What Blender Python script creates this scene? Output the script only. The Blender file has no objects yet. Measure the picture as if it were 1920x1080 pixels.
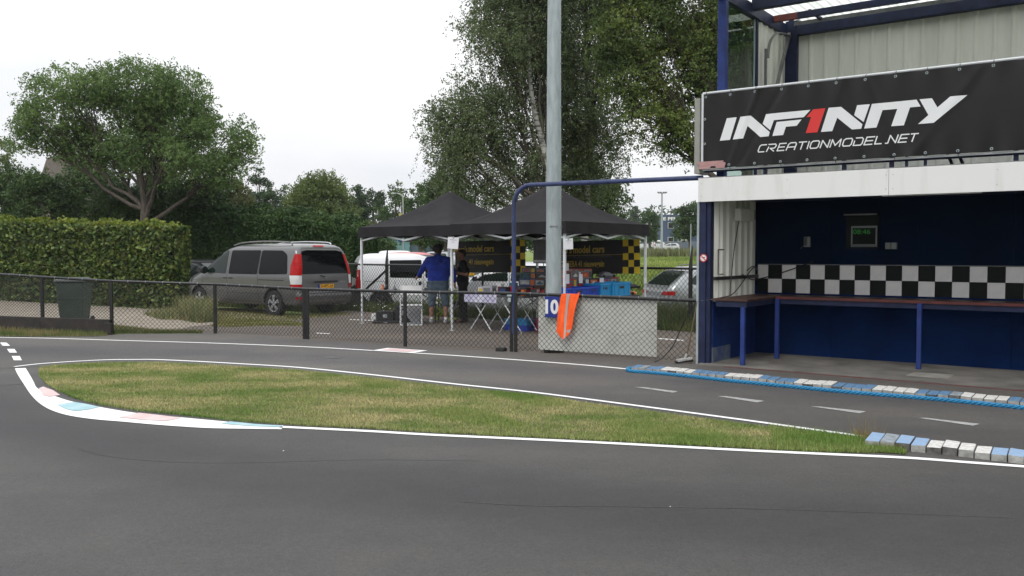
import bpy, bmesh, math, random
import numpy as np
from mathutils import Vector, Matrix, noise
from mathutils.bvhtree import BVHTree
from mathutils.geometry import delaunay_2d_cdt

rnd = random.Random(7)
rng = np.random.default_rng(7)
R = math.radians
sc = bpy.context.scene
COL = sc.collection

# ------------------------------------------------------------------ camera, world, sun, exposure
FPX = 1650.0          # focal length in pixels of the 1920 px wide photograph
EYE = 1.65
HORIZON = 472.0
PITCH = math.atan((540 - HORIZON) / FPX)
cd = bpy.data.cameras.new('camera')
cam = bpy.data.objects.new('camera', cd)
COL.objects.link(cam)
cd.sensor_width = 36.0
cd.lens = 36.0 * FPX / 1920.0
cd.clip_start = 0.05
cd.clip_end = 3000
cam.location = (0, 0, EYE)
cam.rotation_euler = (math.pi / 2 - PITCH, 0, 0)
sc.camera = cam

SUN_EL, SUN_AZ = 52.0, 205.0      # compass style azimuth: from behind and a little left
wd = bpy.data.worlds.new('World')
sc.world = wd
wd.use_nodes = True
nt = wd.node_tree
nt.nodes.clear()
out = nt.nodes.new('ShaderNodeOutputWorld')
bg = nt.nodes.new('ShaderNodeBackground')
sky = nt.nodes.new('ShaderNodeTexSky')
sky.sky_type = 'NISHITA'
sky.sun_disc = False
sky.sun_elevation = R(SUN_EL)
sky.sun_rotation = R(SUN_AZ)
sky.air_density = 1.0
sky.dust_density = 2.0
mixn = nt.nodes.new('ShaderNodeMix')
mixn.data_type = 'RGBA'
tc = nt.nodes.new('ShaderNodeTexCoord')
sep = nt.nodes.new('ShaderNodeSeparateXYZ')
mp = nt.nodes.new('ShaderNodeMapping')
mp.inputs['Scale'].default_value = (1.0, 1.0, 3.0)
nz = nt.nodes.new('ShaderNodeTexNoise')
nz.inputs['Scale'].default_value = 1.6
nz.inputs['Detail'].default_value = 5
nz.inputs['Roughness'].default_value = 0.5
rmp = nt.nodes.new('ShaderNodeValToRGB')     # broken cloud: thin grey veil to bright white
rmp.color_ramp.elements[0].position = 0.36
rmp.color_ramp.elements[0].color = (7.9, 8.2, 8.9, 1)
rmp.color_ramp.elements[1].position = 0.62
rmp.color_ramp.elements[1].color = (10.4, 10.4, 10.5, 1)
zr = nt.nodes.new('ShaderNodeMapRange')      # an overcast sky is brighter overhead than at the horizon
zr.inputs['From Min'].default_value = 0.0
zr.inputs['From Max'].default_value = 1.0
zr.inputs['To Min'].default_value = 0.93
zr.inputs['To Max'].default_value = 2.0
mul = nt.nodes.new('ShaderNodeVectorMath')
mul.operation = 'SCALE'
L = nt.links.new
L(tc.outputs['Generated'], mp.inputs['Vector'])
L(mp.outputs[0], nz.inputs['Vector'])
L(tc.outputs['Generated'], sep.inputs[0])
L(nz.outputs['Fac'], rmp.inputs['Fac'])
L(sep.outputs['Z'], zr.inputs['Value'])
L(rmp.outputs['Color'], mul.inputs[0])
L(zr.outputs['Result'], mul.inputs['Scale'])
mixn.inputs[0].default_value = 0.93
L(sky.outputs['Color'], mixn.inputs[6])
L(mul.outputs['Vector'], mixn.inputs[7])
L(mixn.outputs[2], bg.inputs['Color'])
bg.inputs['Strength'].default_value = 0.1
L(bg.outputs[0], out.inputs['Surface'])

sl = bpy.data.lights.new('sun', 'SUN')
sl.energy = 1.1
sl.angle = R(16)
sl.color = (1.0, 0.96, 0.9)
sun = bpy.data.objects.new('sun', sl)
COL.objects.link(sun)
az = R(SUN_AZ)
sdir = Vector((math.sin(az) * math.cos(R(SUN_EL)), math.cos(az) * math.cos(R(SUN_EL)), math.sin(R(SUN_EL))))
sun.rotation_euler = sdir.to_track_quat('Z', 'Y').to_euler()

sc.view_settings.view_transform = 'Standard'
sc.view_settings.look = 'None'
sc.view_settings.gamma = 1.0
sc.view_settings.exposure = 0.0
sc.view_settings.use_curve_mapping = False
sc.render.engine = 'CYCLES'
sc.cycles.use_denoising = True
sc.cycles.max_bounces = 8
sc.cycles.transparent_max_bounces = 12
sc.cycles.volume_step_rate = 4.0

# ------------------------------------------------------------------ where a sight line meets the ground or a wall
def ray(px, py):
    a, b = (px - 960) / FPX, (540 - py) / FPX
    c, s = math.cos(PITCH), math.sin(PITCH)
    return Vector((a, c + b * s, b * c - s))

def G(px, py, z=0.0):
    d = ray(px, py)
    t = (z - EYE) / d.z
    return Vector((d.x * t, d.y * t, z))

def at_depth(px, py, Y):
    d = ray(px, py)
    t = Y / d.y
    return Vector((d.x * t, Y, EYE + d.z * t))

def z_at(Y, py):
    return EYE + ray(960, py).z / ray(960, py).y * Y

class Frame:
    """a local upright frame: x = u, y = n, z up"""
    def __init__(s, o, deg):
        s.o = Vector(o); s.a = R(deg)
        s.u = Vector((math.cos(s.a), math.sin(s.a), 0)); s.n = Vector((-math.sin(s.a), math.cos(s.a), 0))
    def w(s, u, n, z=0.0):
        return s.o + s.u * u + s.n * n + Vector((0, 0, z))
    def hit(s, px, py, n):
        """(u, z) where a sight line meets the wall plane at depth n"""
        d = ray(px, py)
        c = Vector((0, 0, EYE))
        p0 = s.o + s.n * n
        t = (p0 - c).dot(s.n) / d.dot(s.n)
        q = c + d * t - s.o
        return q.dot(s.u), q.z

# ------------------------------------------------------------------ materials
MATS = {}
def mat(name, col, rough=0.6, metal=0.0, var=0.0, scale=6.0, bump=0.0, bscale=None, col2=None, spec=None, coat=0.0,
        detail=4.0, stretch=None, trans=0.0, alpha=1.0, emit=None, island=0.0, sss=0.0, lo=0.35, hi=0.65):
    if name in MATS: return MATS[name]
    m = bpy.data.materials.new(name); m.use_nodes = True
    t = m.node_tree; b = t.nodes['Principled BSDF']
    b.inputs['Roughness'].default_value = rough
    b.inputs['Metallic'].default_value = metal
    c = (*col, 1) if len(col) == 3 else col
    b.inputs['Base Color'].default_value = c
    if spec is not None: b.inputs['Specular IOR Level'].default_value = spec
    if coat: b.inputs['Coat Weight'].default_value = coat; b.inputs['Coat Roughness'].default_value = 0.06
    if trans: b.inputs['Transmission Weight'].default_value = trans
    if alpha < 1: b.inputs['Alpha'].default_value = alpha
    if emit: b.inputs['Emission Color'].default_value = (*emit[0], 1); b.inputs['Emission Strength'].default_value = emit[1]
    src = None
    if var or col2 or bump:
        tcn = t.nodes.new('ShaderNodeTexCoord')
        vec = tcn.outputs['Object']
        if stretch:
            mpn = t.nodes.new('ShaderNodeMapping'); mpn.inputs['Scale'].default_value = stretch
            t.links.new(vec, mpn.inputs['Vector']); vec = mpn.outputs[0]
    if var or col2:
        n1 = t.nodes.new('ShaderNodeTexNoise'); n1.inputs['Scale'].default_value = scale; n1.inputs['Detail'].default_value = detail
        n1.inputs['Roughness'].default_value = 0.6
        t.links.new(vec, n1.inputs['Vector'])
        rr = t.nodes.new('ShaderNodeValToRGB')
        rr.color_ramp.elements[0].position = lo; rr.color_ramp.elements[1].position = hi
        ca = c if col2 else tuple(x * (1 - var) for x in c[:3]) + (1,)
        cb = (*col2, 1) if col2 else tuple(min(1, x * (1 + var)) for x in c[:3]) + (1,)
        rr.color_ramp.elements[0].color = ca; rr.color_ramp.elements[1].color = cb
        t.links.new(n1.outputs['Fac'], rr.inputs['Fac'])
        src = rr.outputs['Color']
    if island:
        g = t.nodes.new('ShaderNodeNewGeometry')
        hs = t.nodes.new('ShaderNodeHueSaturation')
        mr = t.nodes.new('ShaderNodeMapRange'); mr.inputs['To Min'].default_value = 1 - island; mr.inputs['To Max'].default_value = 1 + island
        t.links.new(g.outputs['Random Per Island'], mr.inputs['Value'])
        t.links.new(mr.outputs[0], hs.inputs['Value'])
        mh = t.nodes.new('ShaderNodeMath'); mh.operation = 'MULTIPLY'; mh.inputs[1].default_value = 7.31
        fr = t.nodes.new('ShaderNodeMath'); fr.operation = 'FRACT'
        mr2 = t.nodes.new('ShaderNodeMapRange'); mr2.inputs['To Min'].default_value = 0.475; mr2.inputs['To Max'].default_value = 0.52
        t.links.new(g.outputs['Random Per Island'], mh.inputs[0]); t.links.new(mh.outputs[0], fr.inputs[0])
        t.links.new(fr.outputs[0], mr2.inputs['Value']); t.links.new(mr2.outputs[0], hs.inputs['Hue'])
        if src is not None: t.links.new(src, hs.inputs['Color'])
        else: hs.inputs['Color'].default_value = c
        src = hs.outputs['Color']
    if src is not None: t.links.new(src, b.inputs['Base Color'])
    if bump:
        n2 = t.nodes.new('ShaderNodeTexNoise'); n2.inputs['Scale'].default_value = bscale or scale * 4; n2.inputs['Detail'].default_value = 3
        t.links.new(vec, n2.inputs['Vector'])
        bp = t.nodes.new('ShaderNodeBump'); bp.inputs['Strength'].default_value = bump; bp.inputs['Distance'].default_value = 0.02
        t.links.new(n2.outputs['Fac'], bp.inputs['Height']); t.links.new(bp.outputs[0], b.inputs['Normal'])
    MATS[name] = m
    return m

def leafmat(name, col, col2=None, scale=0.9, isl=0.35, translu=0.35):
    """diffuse leaf with light passing through, tone differing leaf by leaf and clump by clump"""
    if name in MATS: return MATS[name]
    m = mat(name, col, rough=0.55, var=0.3 if not col2 else 0, col2=col2, scale=scale, island=isl, spec=0.3, detail=3)
    t = m.node_tree; b = t.nodes['Principled BSDF']
    src = b.inputs['Base Color'].links[0].from_socket
    tr = t.nodes.new('ShaderNodeBsdfTranslucent')
    mx = t.nodes.new('ShaderNodeMixShader'); mx.inputs[0].default_value = translu
    hs = t.nodes.new('ShaderNodeHueSaturation'); hs.inputs['Value'].default_value = 1.3; hs.inputs['Saturation'].default_value = 1.1
    t.links.new(src, hs.inputs['Color']); t.links.new(hs.outputs[0], tr.inputs['Color'])
    t.links.new(b.outputs[0], mx.inputs[1]); t.links.new(tr.outputs[0], mx.inputs[2])
    t.links.new(mx.outputs[0], t.nodes['Material Output'].inputs['Surface'])
    return m

# ------------------------------------------------------------------ objects
def tag(o, label=None, cat=None, group=None, kind=None):
    if label: o['label'] = label
    if cat: o['category'] = cat
    if group: o['group'] = group
    if kind: o['kind'] = kind
    return o

def thing(name, label, cat, loc=(0, 0, 0), rz=0.0, group=None):
    o = bpy.data.objects.new(name, None)
    COL.objects.link(o)
    o.location = loc; o.rotation_euler = (0, 0, rz); o.empty_display_size = 0.2
    return tag(o, label, cat, group)

class MB:
    def __init__(s): s.v = []; s.f = []
    def add(s, vs, fs):
        k = len(s.v); s.v += [tuple(v) for v in vs]; s.f += [tuple(i + k for i in f) for f in fs]; return s
    def box(s, x0, x1, y0, y1, z0, z1):
        vs = [(x, y, z) for z in (z0, z1) for y in (y0, y1) for x in (x0, x1)]
        return s.add(vs, [(0, 2, 3, 1), (4, 5, 7, 6), (0, 1, 5, 4), (2, 6, 7, 3), (0, 4, 6, 2), (1, 3, 7, 5)])
    def cbox(s, c, d): return s.box(c[0] - d[0] / 2, c[0] + d[0] / 2, c[1] - d[1] / 2, c[1] + d[1] / 2, c[2] - d[2] / 2, c[2] + d[2] / 2)
    def bar(s, p, q, w, h, up=(0, 0, 1)):
        p, q = Vector(p), Vector(q); d = (q - p).normalized(); up = Vector(up)
        if abs(d.dot(up)) > 0.98: up = Vector((1, 0, 0))
        a = d.cross(up).normalized(); b = a.cross(d)
        vs = [e + a * (sx * w / 2) + b * (sz * h / 2) for e in (p, q) for sx, sz in ((-1, -1), (1, -1), (1, 1), (-1, 1))]
        return s.add(vs, [(3, 2, 1, 0), (4, 5, 6, 7), (0, 1, 5, 4), (1, 2, 6, 5), (2, 3, 7, 6), (3, 0, 4, 7)])
    def tube(s, pts, r, n=8, cap=True):
        pts = [Vector(p) for p in pts]; rs = r if isinstance(r, (list, tuple)) else [r] * len(pts)
        k = len(s.v); ref = None
        for i, p in enumerate(pts):
            d = (pts[min(i + 1, len(pts) - 1)] - pts[max(i - 1, 0)]).normalized()
            if ref is None:
                ref = Vector((0, 0, 1)) if abs(d.z) < 0.9 else Vector((1, 0, 0))
            a = d.cross(ref)
            if a.length < 1e-4: a = d.orthogonal()
            a.normalize(); b = d.cross(a).normalized(); ref = b.cross(d) if False else ref
            for j in range(n):
                t = 2 * math.pi * j / n
                s.v.append(tuple(p + (a * math.cos(t) + b * math.sin(t)) * rs[i]))
        for i in range(len(pts) - 1):
            for j in range(n):
                s.f.append((k + i * n + j, k + (i + 1) * n + j, k + (i + 1) * n + (j + 1) % n, k + i * n + (j + 1) % n))
        if cap:
            s.f.append(tuple(k + j for j in range(n))); s.f.append(tuple(k + (len(pts) - 1) * n + n - 1 - j for j in range(n)))
        return s
    def prism(s, poly, z0, z1):
        """polygon in xy raised from z0 to z1 (counter-clockwise)"""
        n = len(poly)
        vs = [(p[0], p[1], z0) for p in poly] + [(p[0], p[1], z1) for p in poly]
        fs = [tuple(range(n - 1, -1, -1)), tuple(range(n, 2 * n))] + [(i, (i + 1) % n, n + (i + 1) % n, n + i) for i in range(n)]
        return s.add(vs, fs)
    def lathe(s, prof, n=24, axis='z', c=(0, 0, 0)):
        k = len(s.v); m = len(prof)
        for j in range(n):
            t = 2 * math.pi * j / n
            for r, h in prof:
                x, y = r * math.cos(t), r * math.sin(t)
                p = (x, y, h) if axis == 'z' else ((x, h, y) if axis == 'y' else (h, x, y))
                s.v.append((p[0] + c[0], p[1] + c[1], p[2] + c[2]))
        for j in range(n):
            for i in range(m - 1):
                a = k + j * m + i; b = k + ((j + 1) % n) * m + i
                s.f.append((a, b, b + 1, a + 1))
        return s
    def build(s, name, m, parent=None, smooth=None, bevel=0.0, loc=None, rz=None, **tags):
        me = bpy.data.meshes.new(name)
        me.from_pydata(s.v, [], s.f)
        me.update()
        bm = bmesh.new(); bm.from_mesh(me)
        bmesh.ops.recalc_face_normals(bm, faces=bm.faces)
        if bevel:
            bmesh.ops.bevel(bm, geom=[e for e in bm.edges if len(e.link_faces) == 2 and e.calc_face_angle(0) > 0.6], offset=bevel, segments=1, affect='EDGES')
        bm.to_mesh(me); bm.free()
        if smooth is not None:
            me.polygons.foreach_set('use_smooth', [True] * len(me.polygons))
            try: me.set_sharp_from_angle(angle=R(smooth))
            except Exception: pass
        return link(name, me, m, parent, loc, rz, **tags)

def link(name, me, m, parent=None, loc=None, rz=None, **tags):
    o = bpy.data.objects.new(name, me)
    COL.objects.link(o)
    if m is not None:
        me.materials.clear()
        for x in (m if isinstance(m, (list, tuple)) else [m]): me.materials.append(x)
    if parent is not None: o.parent = parent
    if loc is not None: o.location = loc
    if rz is not None: o.rotation_euler = (0, 0, rz)
    if tags: tag(o, **tags)
    return o

def copy_tree(o, parent=None, label=None):
    c = o.copy(); COL.objects.link(c); c.parent = parent
    if label: c['label'] = label
    for ch in list(o.children): copy_tree(ch, c)
    return c

def sheet(name, poly, z, m, parent=None, grid=None, **tags):
    """flat sheet from a list of xy points, triangulated"""
    pts = [Vector((p[0], p[1])) for p in poly]
    edges = [(i, (i + 1) % len(pts)) for i in range(len(pts))]
    v, e, f, *_ = delaunay_2d_cdt(pts, edges, [], 1, 1e-5)
    b = MB(); b.add([(p.x, p.y, z) for p in v], [tuple(x) for x in f])
    o = b.build(name, m, parent, **tags)
    if len(o.data.polygons) and sum(p.normal.z for p in o.data.polygons) < 0: o.data.flip_normals()
    return o

def ribbon(name, pts, w, z, m, parent=None, **tags):
    """painted line of width w along pts"""
    pts = [Vector((p[0], p[1])) for p in pts]
    pts = smooth_line(pts)
    b = MB(); vs = []
    for i, p in enumerate(pts):
        d = (pts[min(i + 1, len(pts) - 1)] - pts[max(0, i - 1)]).normalized()
        nn = Vector((-d.y, d.x)) * (w / 2)
        vs += [(p.x + nn.x, p.y + nn.y, z), (p.x - nn.x, p.y - nn.y, z)]
    b.add(vs, [(2 * i, 2 * i + 1, 2 * i + 3, 2 * i + 2) for i in range(len(pts) - 1)])
    o = b.build(name, m, parent, **tags)
    if sum(p.normal.z for p in o.data.polygons) < 0: o.data.flip_normals()
    return o

def smooth_line(pts, k=6):
    out = []
    P = [Vector(p) for p in pts]
    for i in range(len(P) - 1):
        p0, p1, p2, p3 = P[max(0, i - 1)], P[i], P[i + 1], P[min(len(P) - 1, i + 2)]
        for j in range(k):
            t = j / k
            out.append(0.5 * ((2 * p1) + (p2 - p0) * t + (2 * p0 - 5 * p1 + 4 * p2 - p3) * t * t + (3 * p1 - p0 - 3 * p2 + p3) * t ** 3))
    out.append(P[-1])
    return out

def rpoly(pts, r, n=4):
    """round the corners of a polygon"""
    out = []
    P = [Vector(p) for p in pts]; N = len(P)
    for i in range(N):
        a, b, c = P[i - 1], P[i], P[(i + 1) % N]
        d1, d2 = (a - b), (c - b)
        q = min(r, d1.length * 0.45, d2.length * 0.45)
        s, e = b + d1.normalized() * q, b + d2.normalized() * q
        for k in range(n + 1):
            t = k / n
            out.append((s * (1 - t) ** 2 + b * 2 * t * (1 - t) + e * t * t))
    return out

def fill2d(poly, step):
    """triangulate a 2D polygon with inner points every step; returns verts, faces"""
    P = [Vector((p[0], p[1])) for p in poly]; Q = []
    for i in range(len(P)):
        a, b = P[i], P[(i + 1) % len(P)]
        k = max(1, int((b - a).length / step))
        Q += [a.lerp(b, j / k) for j in range(k)]
    n = len(Q); edges = [(i, (i + 1) % n) for i in range(n)]
    xs = [p.x for p in Q]; ys = [p.y for p in Q]
    def inside(x, y):
        c = False
        for i in range(n):
            a, b = Q[i], Q[(i + 1) % n]
            if (a.y > y) != (b.y > y) and x < (b.x - a.x) * (y - a.y) / (b.y - a.y) + a.x: c = not c
        return c
    x = min(xs) + step * 0.5
    while x < max(xs):
        y = min(ys) + step * 0.5
        while y < max(ys):
            if inside(x, y): Q.append(Vector((x, y)))
            y += step
        x += step
    v, e, f, *_ = delaunay_2d_cdt(Q, edges, [], 1, 1e-6)
    return v, f

def bvh_of(objs):
    dg = None
    vs, fs = [], []
    for o in objs:
        k = len(vs)
        vs += [v.co.copy() for v in o.data.vertices]
        fs += [[i + k for i in p.vertices] for p in o.data.polygons]
    return BVHTree.FromPolygons(vs, fs)

def decal(name, bvh, poly, axis, side, off, m, parent, step=0.07, thick=0.0, **tags):
    """a panel that follows a curved body: polygon in side view (x,z) or end view (y,z) cast onto the body"""
    v, f = fill2d(poly, step)
    vs = []; ok = []
    for p in v:
        if axis == 'y': o, d = Vector((p.x, side * 4, p.y)), Vector((0, -side, 0))
        elif axis == 'x': o, d = Vector((side * 12, p.x, p.y)), Vector((-side, 0, 0))
        else: o, d = Vector((p.x, p.y, 6)), Vector((0, 0, -1))
        h = bvh.ray_cast(o, d)
        if h[0] is None: vs.append(None)
        else:
            nn = h[1] if h[1].dot(d) < 0 else -h[1]
            vs.append(h[0] + (nn * 0.3 - d * 0.7).normalized() * off)
    idx = {}; b = MB()
    for i, q in enumerate(vs):
        if q is not None: idx[i] = len(b.v); b.v.append(tuple(q))
    for t in f:
        if all(i in idx for i in t): b.f.append(tuple(idx[i] for i in t))
    if not b.f: return None
    o = b.build(name, m, parent, smooth=40, **tags)
    dd = Vector((0, side, 0)) if axis == 'y' else (Vector((side, 0, 0)) if axis == 'x' else Vector((0, 0, 1)))
    if sum(p.normal.dot(dd) for p in o.data.polygons) < 0: o.data.flip_normals()
    return o

def text_mesh(name, s, size, m, parent, width=None, bold=0.0, align='LEFT', shear=0.0):
    """flat lettering as a mesh in the xz plane, facing -y"""
    cu = bpy.data.curves.new('lettering', 'FONT'); cu.body = s; cu.size = size; cu.align_x = align; cu.offset = bold; cu.shear = shear
    cu.resolution_u = 3
    o = bpy.data.objects.new('lettering', cu); COL.objects.link(o)
    dg = bpy.context.evaluated_depsgraph_get()
    me = bpy.data.meshes.new_from_object(o.evaluated_get(dg))
    bpy.data.objects.remove(o); bpy.data.curves.remove(cu)
    co = np.zeros(len(me.vertices) * 3); me.vertices.foreach_get('co', co); co = co.reshape(-1, 3)
    if width and len(co):
        w = co[:, 0].max() - co[:, 0].min()
        mid = 0 if align == 'LEFT' else (co[:, 0].max() + co[:, 0].min()) / 2
        co[:, 0] = (co[:, 0] - (co[:, 0].min() if align == 'LEFT' else mid)) * (width / w)
    new = np.stack([co[:, 0], np.zeros(len(co)), co[:, 1]], 1)
    me.vertices.foreach_set('co', new.ravel()); me.update()
    return link(name, me, m, parent)

def npmesh(name, V, F, m, parent=None, **tags):
    """mesh from numpy arrays; F is (n, k) with k = 3 or 4"""
    me = bpy.data.meshes.new(name)
    k = F.shape[1]
    me.vertices.add(len(V)); me.vertices.foreach_set('co', np.ascontiguousarray(V, dtype=np.float32).ravel())
    me.loops.add(F.size); me.loops.foreach_set('vertex_index', F.ravel().astype(np.int32))
    me.polygons.add(len(F)); me.polygons.foreach_set('loop_start', np.arange(0, F.size, k, dtype=np.int32))
    try: me.polygons.foreach_set('loop_total', np.full(len(F), k, dtype=np.int32))
    except Exception: pass
    me.update(calc_edges=True)
    return link(name, me, m, parent, **tags)
# ------------------------------------------------------------------ shared materials
M_asphalt = mat('asphalt', (0.1, 0.098, 0.094), rough=0.68, spec=0.42, bump=0.3, bscale=180)
def build_asphalt(m, base, dark, mode):
    t = m.node_tree; b = t.nodes['Principled BSDF']
    tcn = t.nodes.new('ShaderNodeTexCoord')
    def nse(scale, st=(1, 1, 1), det=4, rough=0.6):
        mpn = t.nodes.new('ShaderNodeMapping'); mpn.inputs['Scale'].default_value = st
        n = t.nodes.new('ShaderNodeTexNoise'); n.inputs['Scale'].default_value = scale; n.inputs['Detail'].default_value = det; n.inputs['Roughness'].default_value = rough
        t.links.new(tcn.outputs['Object'], mpn.inputs[0]); t.links.new(mpn.outputs[0], n.inputs['Vector']); return n.outputs['Fac']
    def ramp(src, a, ca, bb, cb):
        r = t.nodes.new('ShaderNodeValToRGB'); r.color_ramp.elements[0].position = a; r.color_ramp.elements[1].position = bb
        r.color_ramp.elements[0].color = (*ca, 1); r.color_ramp.elements[1].color = (*cb, 1); t.links.new(src, r.inputs[0]); return r.outputs[0]
    def mixc(a, bcol, fac, mode='MULTIPLY'):
        x = t.nodes.new('ShaderNodeMix'); x.data_type = 'RGBA'; x.blend_type = mode
        if isinstance(fac, float): x.inputs[0].default_value = fac
        else: t.links.new(fac, x.inputs[0])
        t.links.new(a, x.inputs[6]); t.links.new(bcol, x.inputs[7]); return x.outputs[2]
    band = ramp(nse(0.55, (0.16, 1.0, 1), 3, 0.45), 0.40, dark, 0.60, base)          # rubbered racing line and cleaner tarmac, along the lane
    blot = ramp(nse(0.9, det=6), 0.3, (0.88, 0.88, 0.9), 0.7, (1.07, 1.06, 1.04))
    patchn = ramp(nse(2.6, (0.6, 1, 1), det=8, rough=0.7), 0.3, (0.88, 0.88, 0.89), 0.7, (1.10, 1.10, 1.09))
    grain = ramp(nse(190, det=2), 0.3, (0.66, 0.66, 0.66), 0.7, (1.32, 1.32, 1.32))
    grain2 = ramp(nse(45, det=4, rough=0.75), 0.25, (0.70, 0.70, 0.70), 0.75, (1.28, 1.28, 1.27))
    spk = ramp(nse(60, det=1), 0.25, (0.35, 0.35, 0.35), 0.31, (1, 1, 1))
    spk2 = ramp(nse(85, det=1), 0.70, (1, 1, 1), 0.76, (1.9, 1.85, 1.75))
    c = mixc(band, blot, 1.0); c = mixc(c, patchn, 1.0); c = mixc(c, grain, 1.0); c = mixc(c, grain2, 1.0); c = mixc(c, spk, 0.6); c = mixc(c, spk2, 0.6)
    if mode:
        # rubber laid down along the two driving lines
        sp = t.nodes.new('ShaderNodeSeparateXYZ'); t.links.new(tcn.outputs['Object'], sp.inputs[0])
        def mth(op, a, b_=None):
            n = t.nodes.new('ShaderNodeMath'); n.operation = op
            for i, v in enumerate((a, b_)):
                if v is None: continue
                if isinstance(v, (int, float)): n.inputs[i].default_value = v
                else: t.links.new(v, n.inputs[i])
            return n.outputs[0]
        X, Y = sp.outputs['X'], sp.outputs['Y']
        # the pit lane beyond the island is coloured paler than the main straight
        ln = t.nodes.new('ShaderNodeMapRange'); ln.inputs['From Min'].default_value = 10.2; ln.inputs['From Max'].default_value = 11.0; ln.inputs['To Min'].default_value = 0; ln.inputs['To Max'].default_value = 1
        t.links.new(mth('ADD', Y, mth('MULTIPLY', X, 0.55)), ln.inputs['Value'])
        pale = t.nodes.new('ShaderNodeRGB'); pale.outputs[0].default_value = (1.36, 1.33, 1.30, 1); c = mixc(c, pale.outputs[0], ln.outputs[0]); wob = nse(0.35, (0.5, 1, 1), 4, 0.6)
        for (k0, k1, k2, wid, dk) in ((5.75, -0.33, 0.05, 0.85, 0.50), (12.35, -0.45, -0.02, 0.5, 0.74), (4.0, -0.1, 0.03, 0.18, 0.8)):
            cx = mth('ADD', mth('ADD', mth('MULTIPLY', X, k1), mth('MULTIPLY', mth('MULTIPLY', X, X), k2)), k0)
            d = mth('SUBTRACT', mth('SUBTRACT', Y, cx), mth('MULTIPLY', mth('SUBTRACT', wob, 0.5), 1.3))
            g_ = mth('DIVIDE', 1.0, mth('ADD', 1.0, mth('POWER', mth('ABSOLUTE', mth('DIVIDE', d, wid)), 3.0)))
            dark_ = t.nodes.new('ShaderNodeRGB'); dark_.outputs[0].default_value = (dk, dk * 1.01, dk * 1.10, 1)
            c = mixc(c, dark_.outputs[0], g_)
    t.links.new(c, b.inputs['Base Color'])
build_asphalt(M_asphalt, (0.082, 0.078, 0.071), (0.066, 0.063, 0.060), 1)
M_paving = mat('paddock_paving', (0.10, 0.086, 0.072), rough=0.9, bump=0.4, bscale=120)
build_asphalt(M_paving, (0.150, 0.124, 0.100), (0.115, 0.095, 0.077), 0)
M_gravel = mat('fine_gravel', (0.21, 0.18, 0.14), rough=0.95, col2=(0.30, 0.26, 0.205), scale=3, bump=0.5, bscale=60, detail=8)
M_conc = mat('concrete', (0.09, 0.085, 0.075), rough=0.9, col2=(0.19, 0.18, 0.16), scale=1.6, bump=0.2, bscale=40, detail=8)
M_white = mat('white_road_paint', (0.70, 0.70, 0.68), rough=0.7, col2=(0.82, 0.82, 0.80), scale=14, detail=9, lo=0.28, hi=0.42)
M_pink = mat('faded_red_paint', (0.60, 0.42, 0.41), rough=0.75, col2=(0.68, 0.53, 0.51), scale=5, detail=8)
M_teal = mat('faded_turquoise_paint', (0.27, 0.45, 0.49), rough=0.75, col2=(0.40, 0.56, 0.59), scale=5, detail=8)
M_dash = mat('worn_white_paint', (0.26, 0.26, 0.25), rough=0.8, col2=(0.40, 0.40, 0.385), scale=20, detail=8)
M_black = mat('black_coated_steel', (0.012, 0.012, 0.013), rough=0.35, var=0.3, scale=20)
M_rubber = mat('black_rubber', (0.015, 0.014, 0.013), rough=0.8, var=0.4, scale=10)
M_blue = mat('blue_steel_paint', (0.017, 0.038, 0.175), rough=0.5, spec=0.3, var=0.25, scale=4, bump=0.05)
M_dblue = mat('dark_blue_steel_paint', (0.013, 0.019, 0.055), rough=0.55, spec=0.3, var=0.3, scale=5)
M_wallshade = mat('shaded_wall_paint', (0.0009, 0.0052, 0.0175), rough=0.7, spec=0.04, col2=(0.0016, 0.0088, 0.029), scale=1.3, detail=9, bump=0.1, bscale=15)  # upper wall boards: shade below the ceiling put into the colour
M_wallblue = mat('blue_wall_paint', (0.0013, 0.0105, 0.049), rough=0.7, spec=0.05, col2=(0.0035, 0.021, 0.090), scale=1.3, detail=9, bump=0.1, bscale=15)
M_whitesheet = mat('white_board', (0.66, 0.655, 0.63), rough=0.5, col2=(0.74, 0.74, 0.72), scale=2.2, detail=9, stretch=(3, 3, 0.5), lo=0.3, hi=0.5)
M_cream = mat('cream_profiled_sheet', (0.68, 0.675, 0.61), rough=0.5, col2=(0.77, 0.765, 0.70), scale=2, stretch=(3, 3, 0.4), detail=6)
M_galv = mat('galvanised_steel', (0.28, 0.325, 0.335), rough=0.55, metal=0.2, col2=(0.39, 0.435, 0.445), scale=6, stretch=(3, 3, 0.6), detail=7)
M_alu = mat('pale_aluminium', (0.55, 0.57, 0.6), rough=0.4, metal=0.3, var=0.08)
M_grey = mat('grey_metal', (0.16, 0.16, 0.16), rough=0.5, var=0.2)
M_steelw = mat('white_painted_metal', (0.62, 0.64, 0.66), rough=0.4, var=0.06)

# ------------------------------------------------------------------ ground
def GP(lst, z=0.0): return [G(x, y, z).xy for x, y in lst]
BF = Frame((2.79, 12.84, 0), -36.1)        # pit building: u along its front, n into it
TF = Frame((-3.47, 20.16, 0), -40.0)       # stall tents

M_field = mat('meadow_ground', (0.105, 0.15, 0.03), rough=1.0, col2=(0.18, 0.24, 0.05), scale=0.5, stretch=(0.35, 1, 1), detail=9, bump=0.4, bscale=5)
g = MB(); g.box(-1400, 1400, -300, 2200, -1.0, -0.12)
g.build('ground', M_field, kind='structure')

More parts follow.
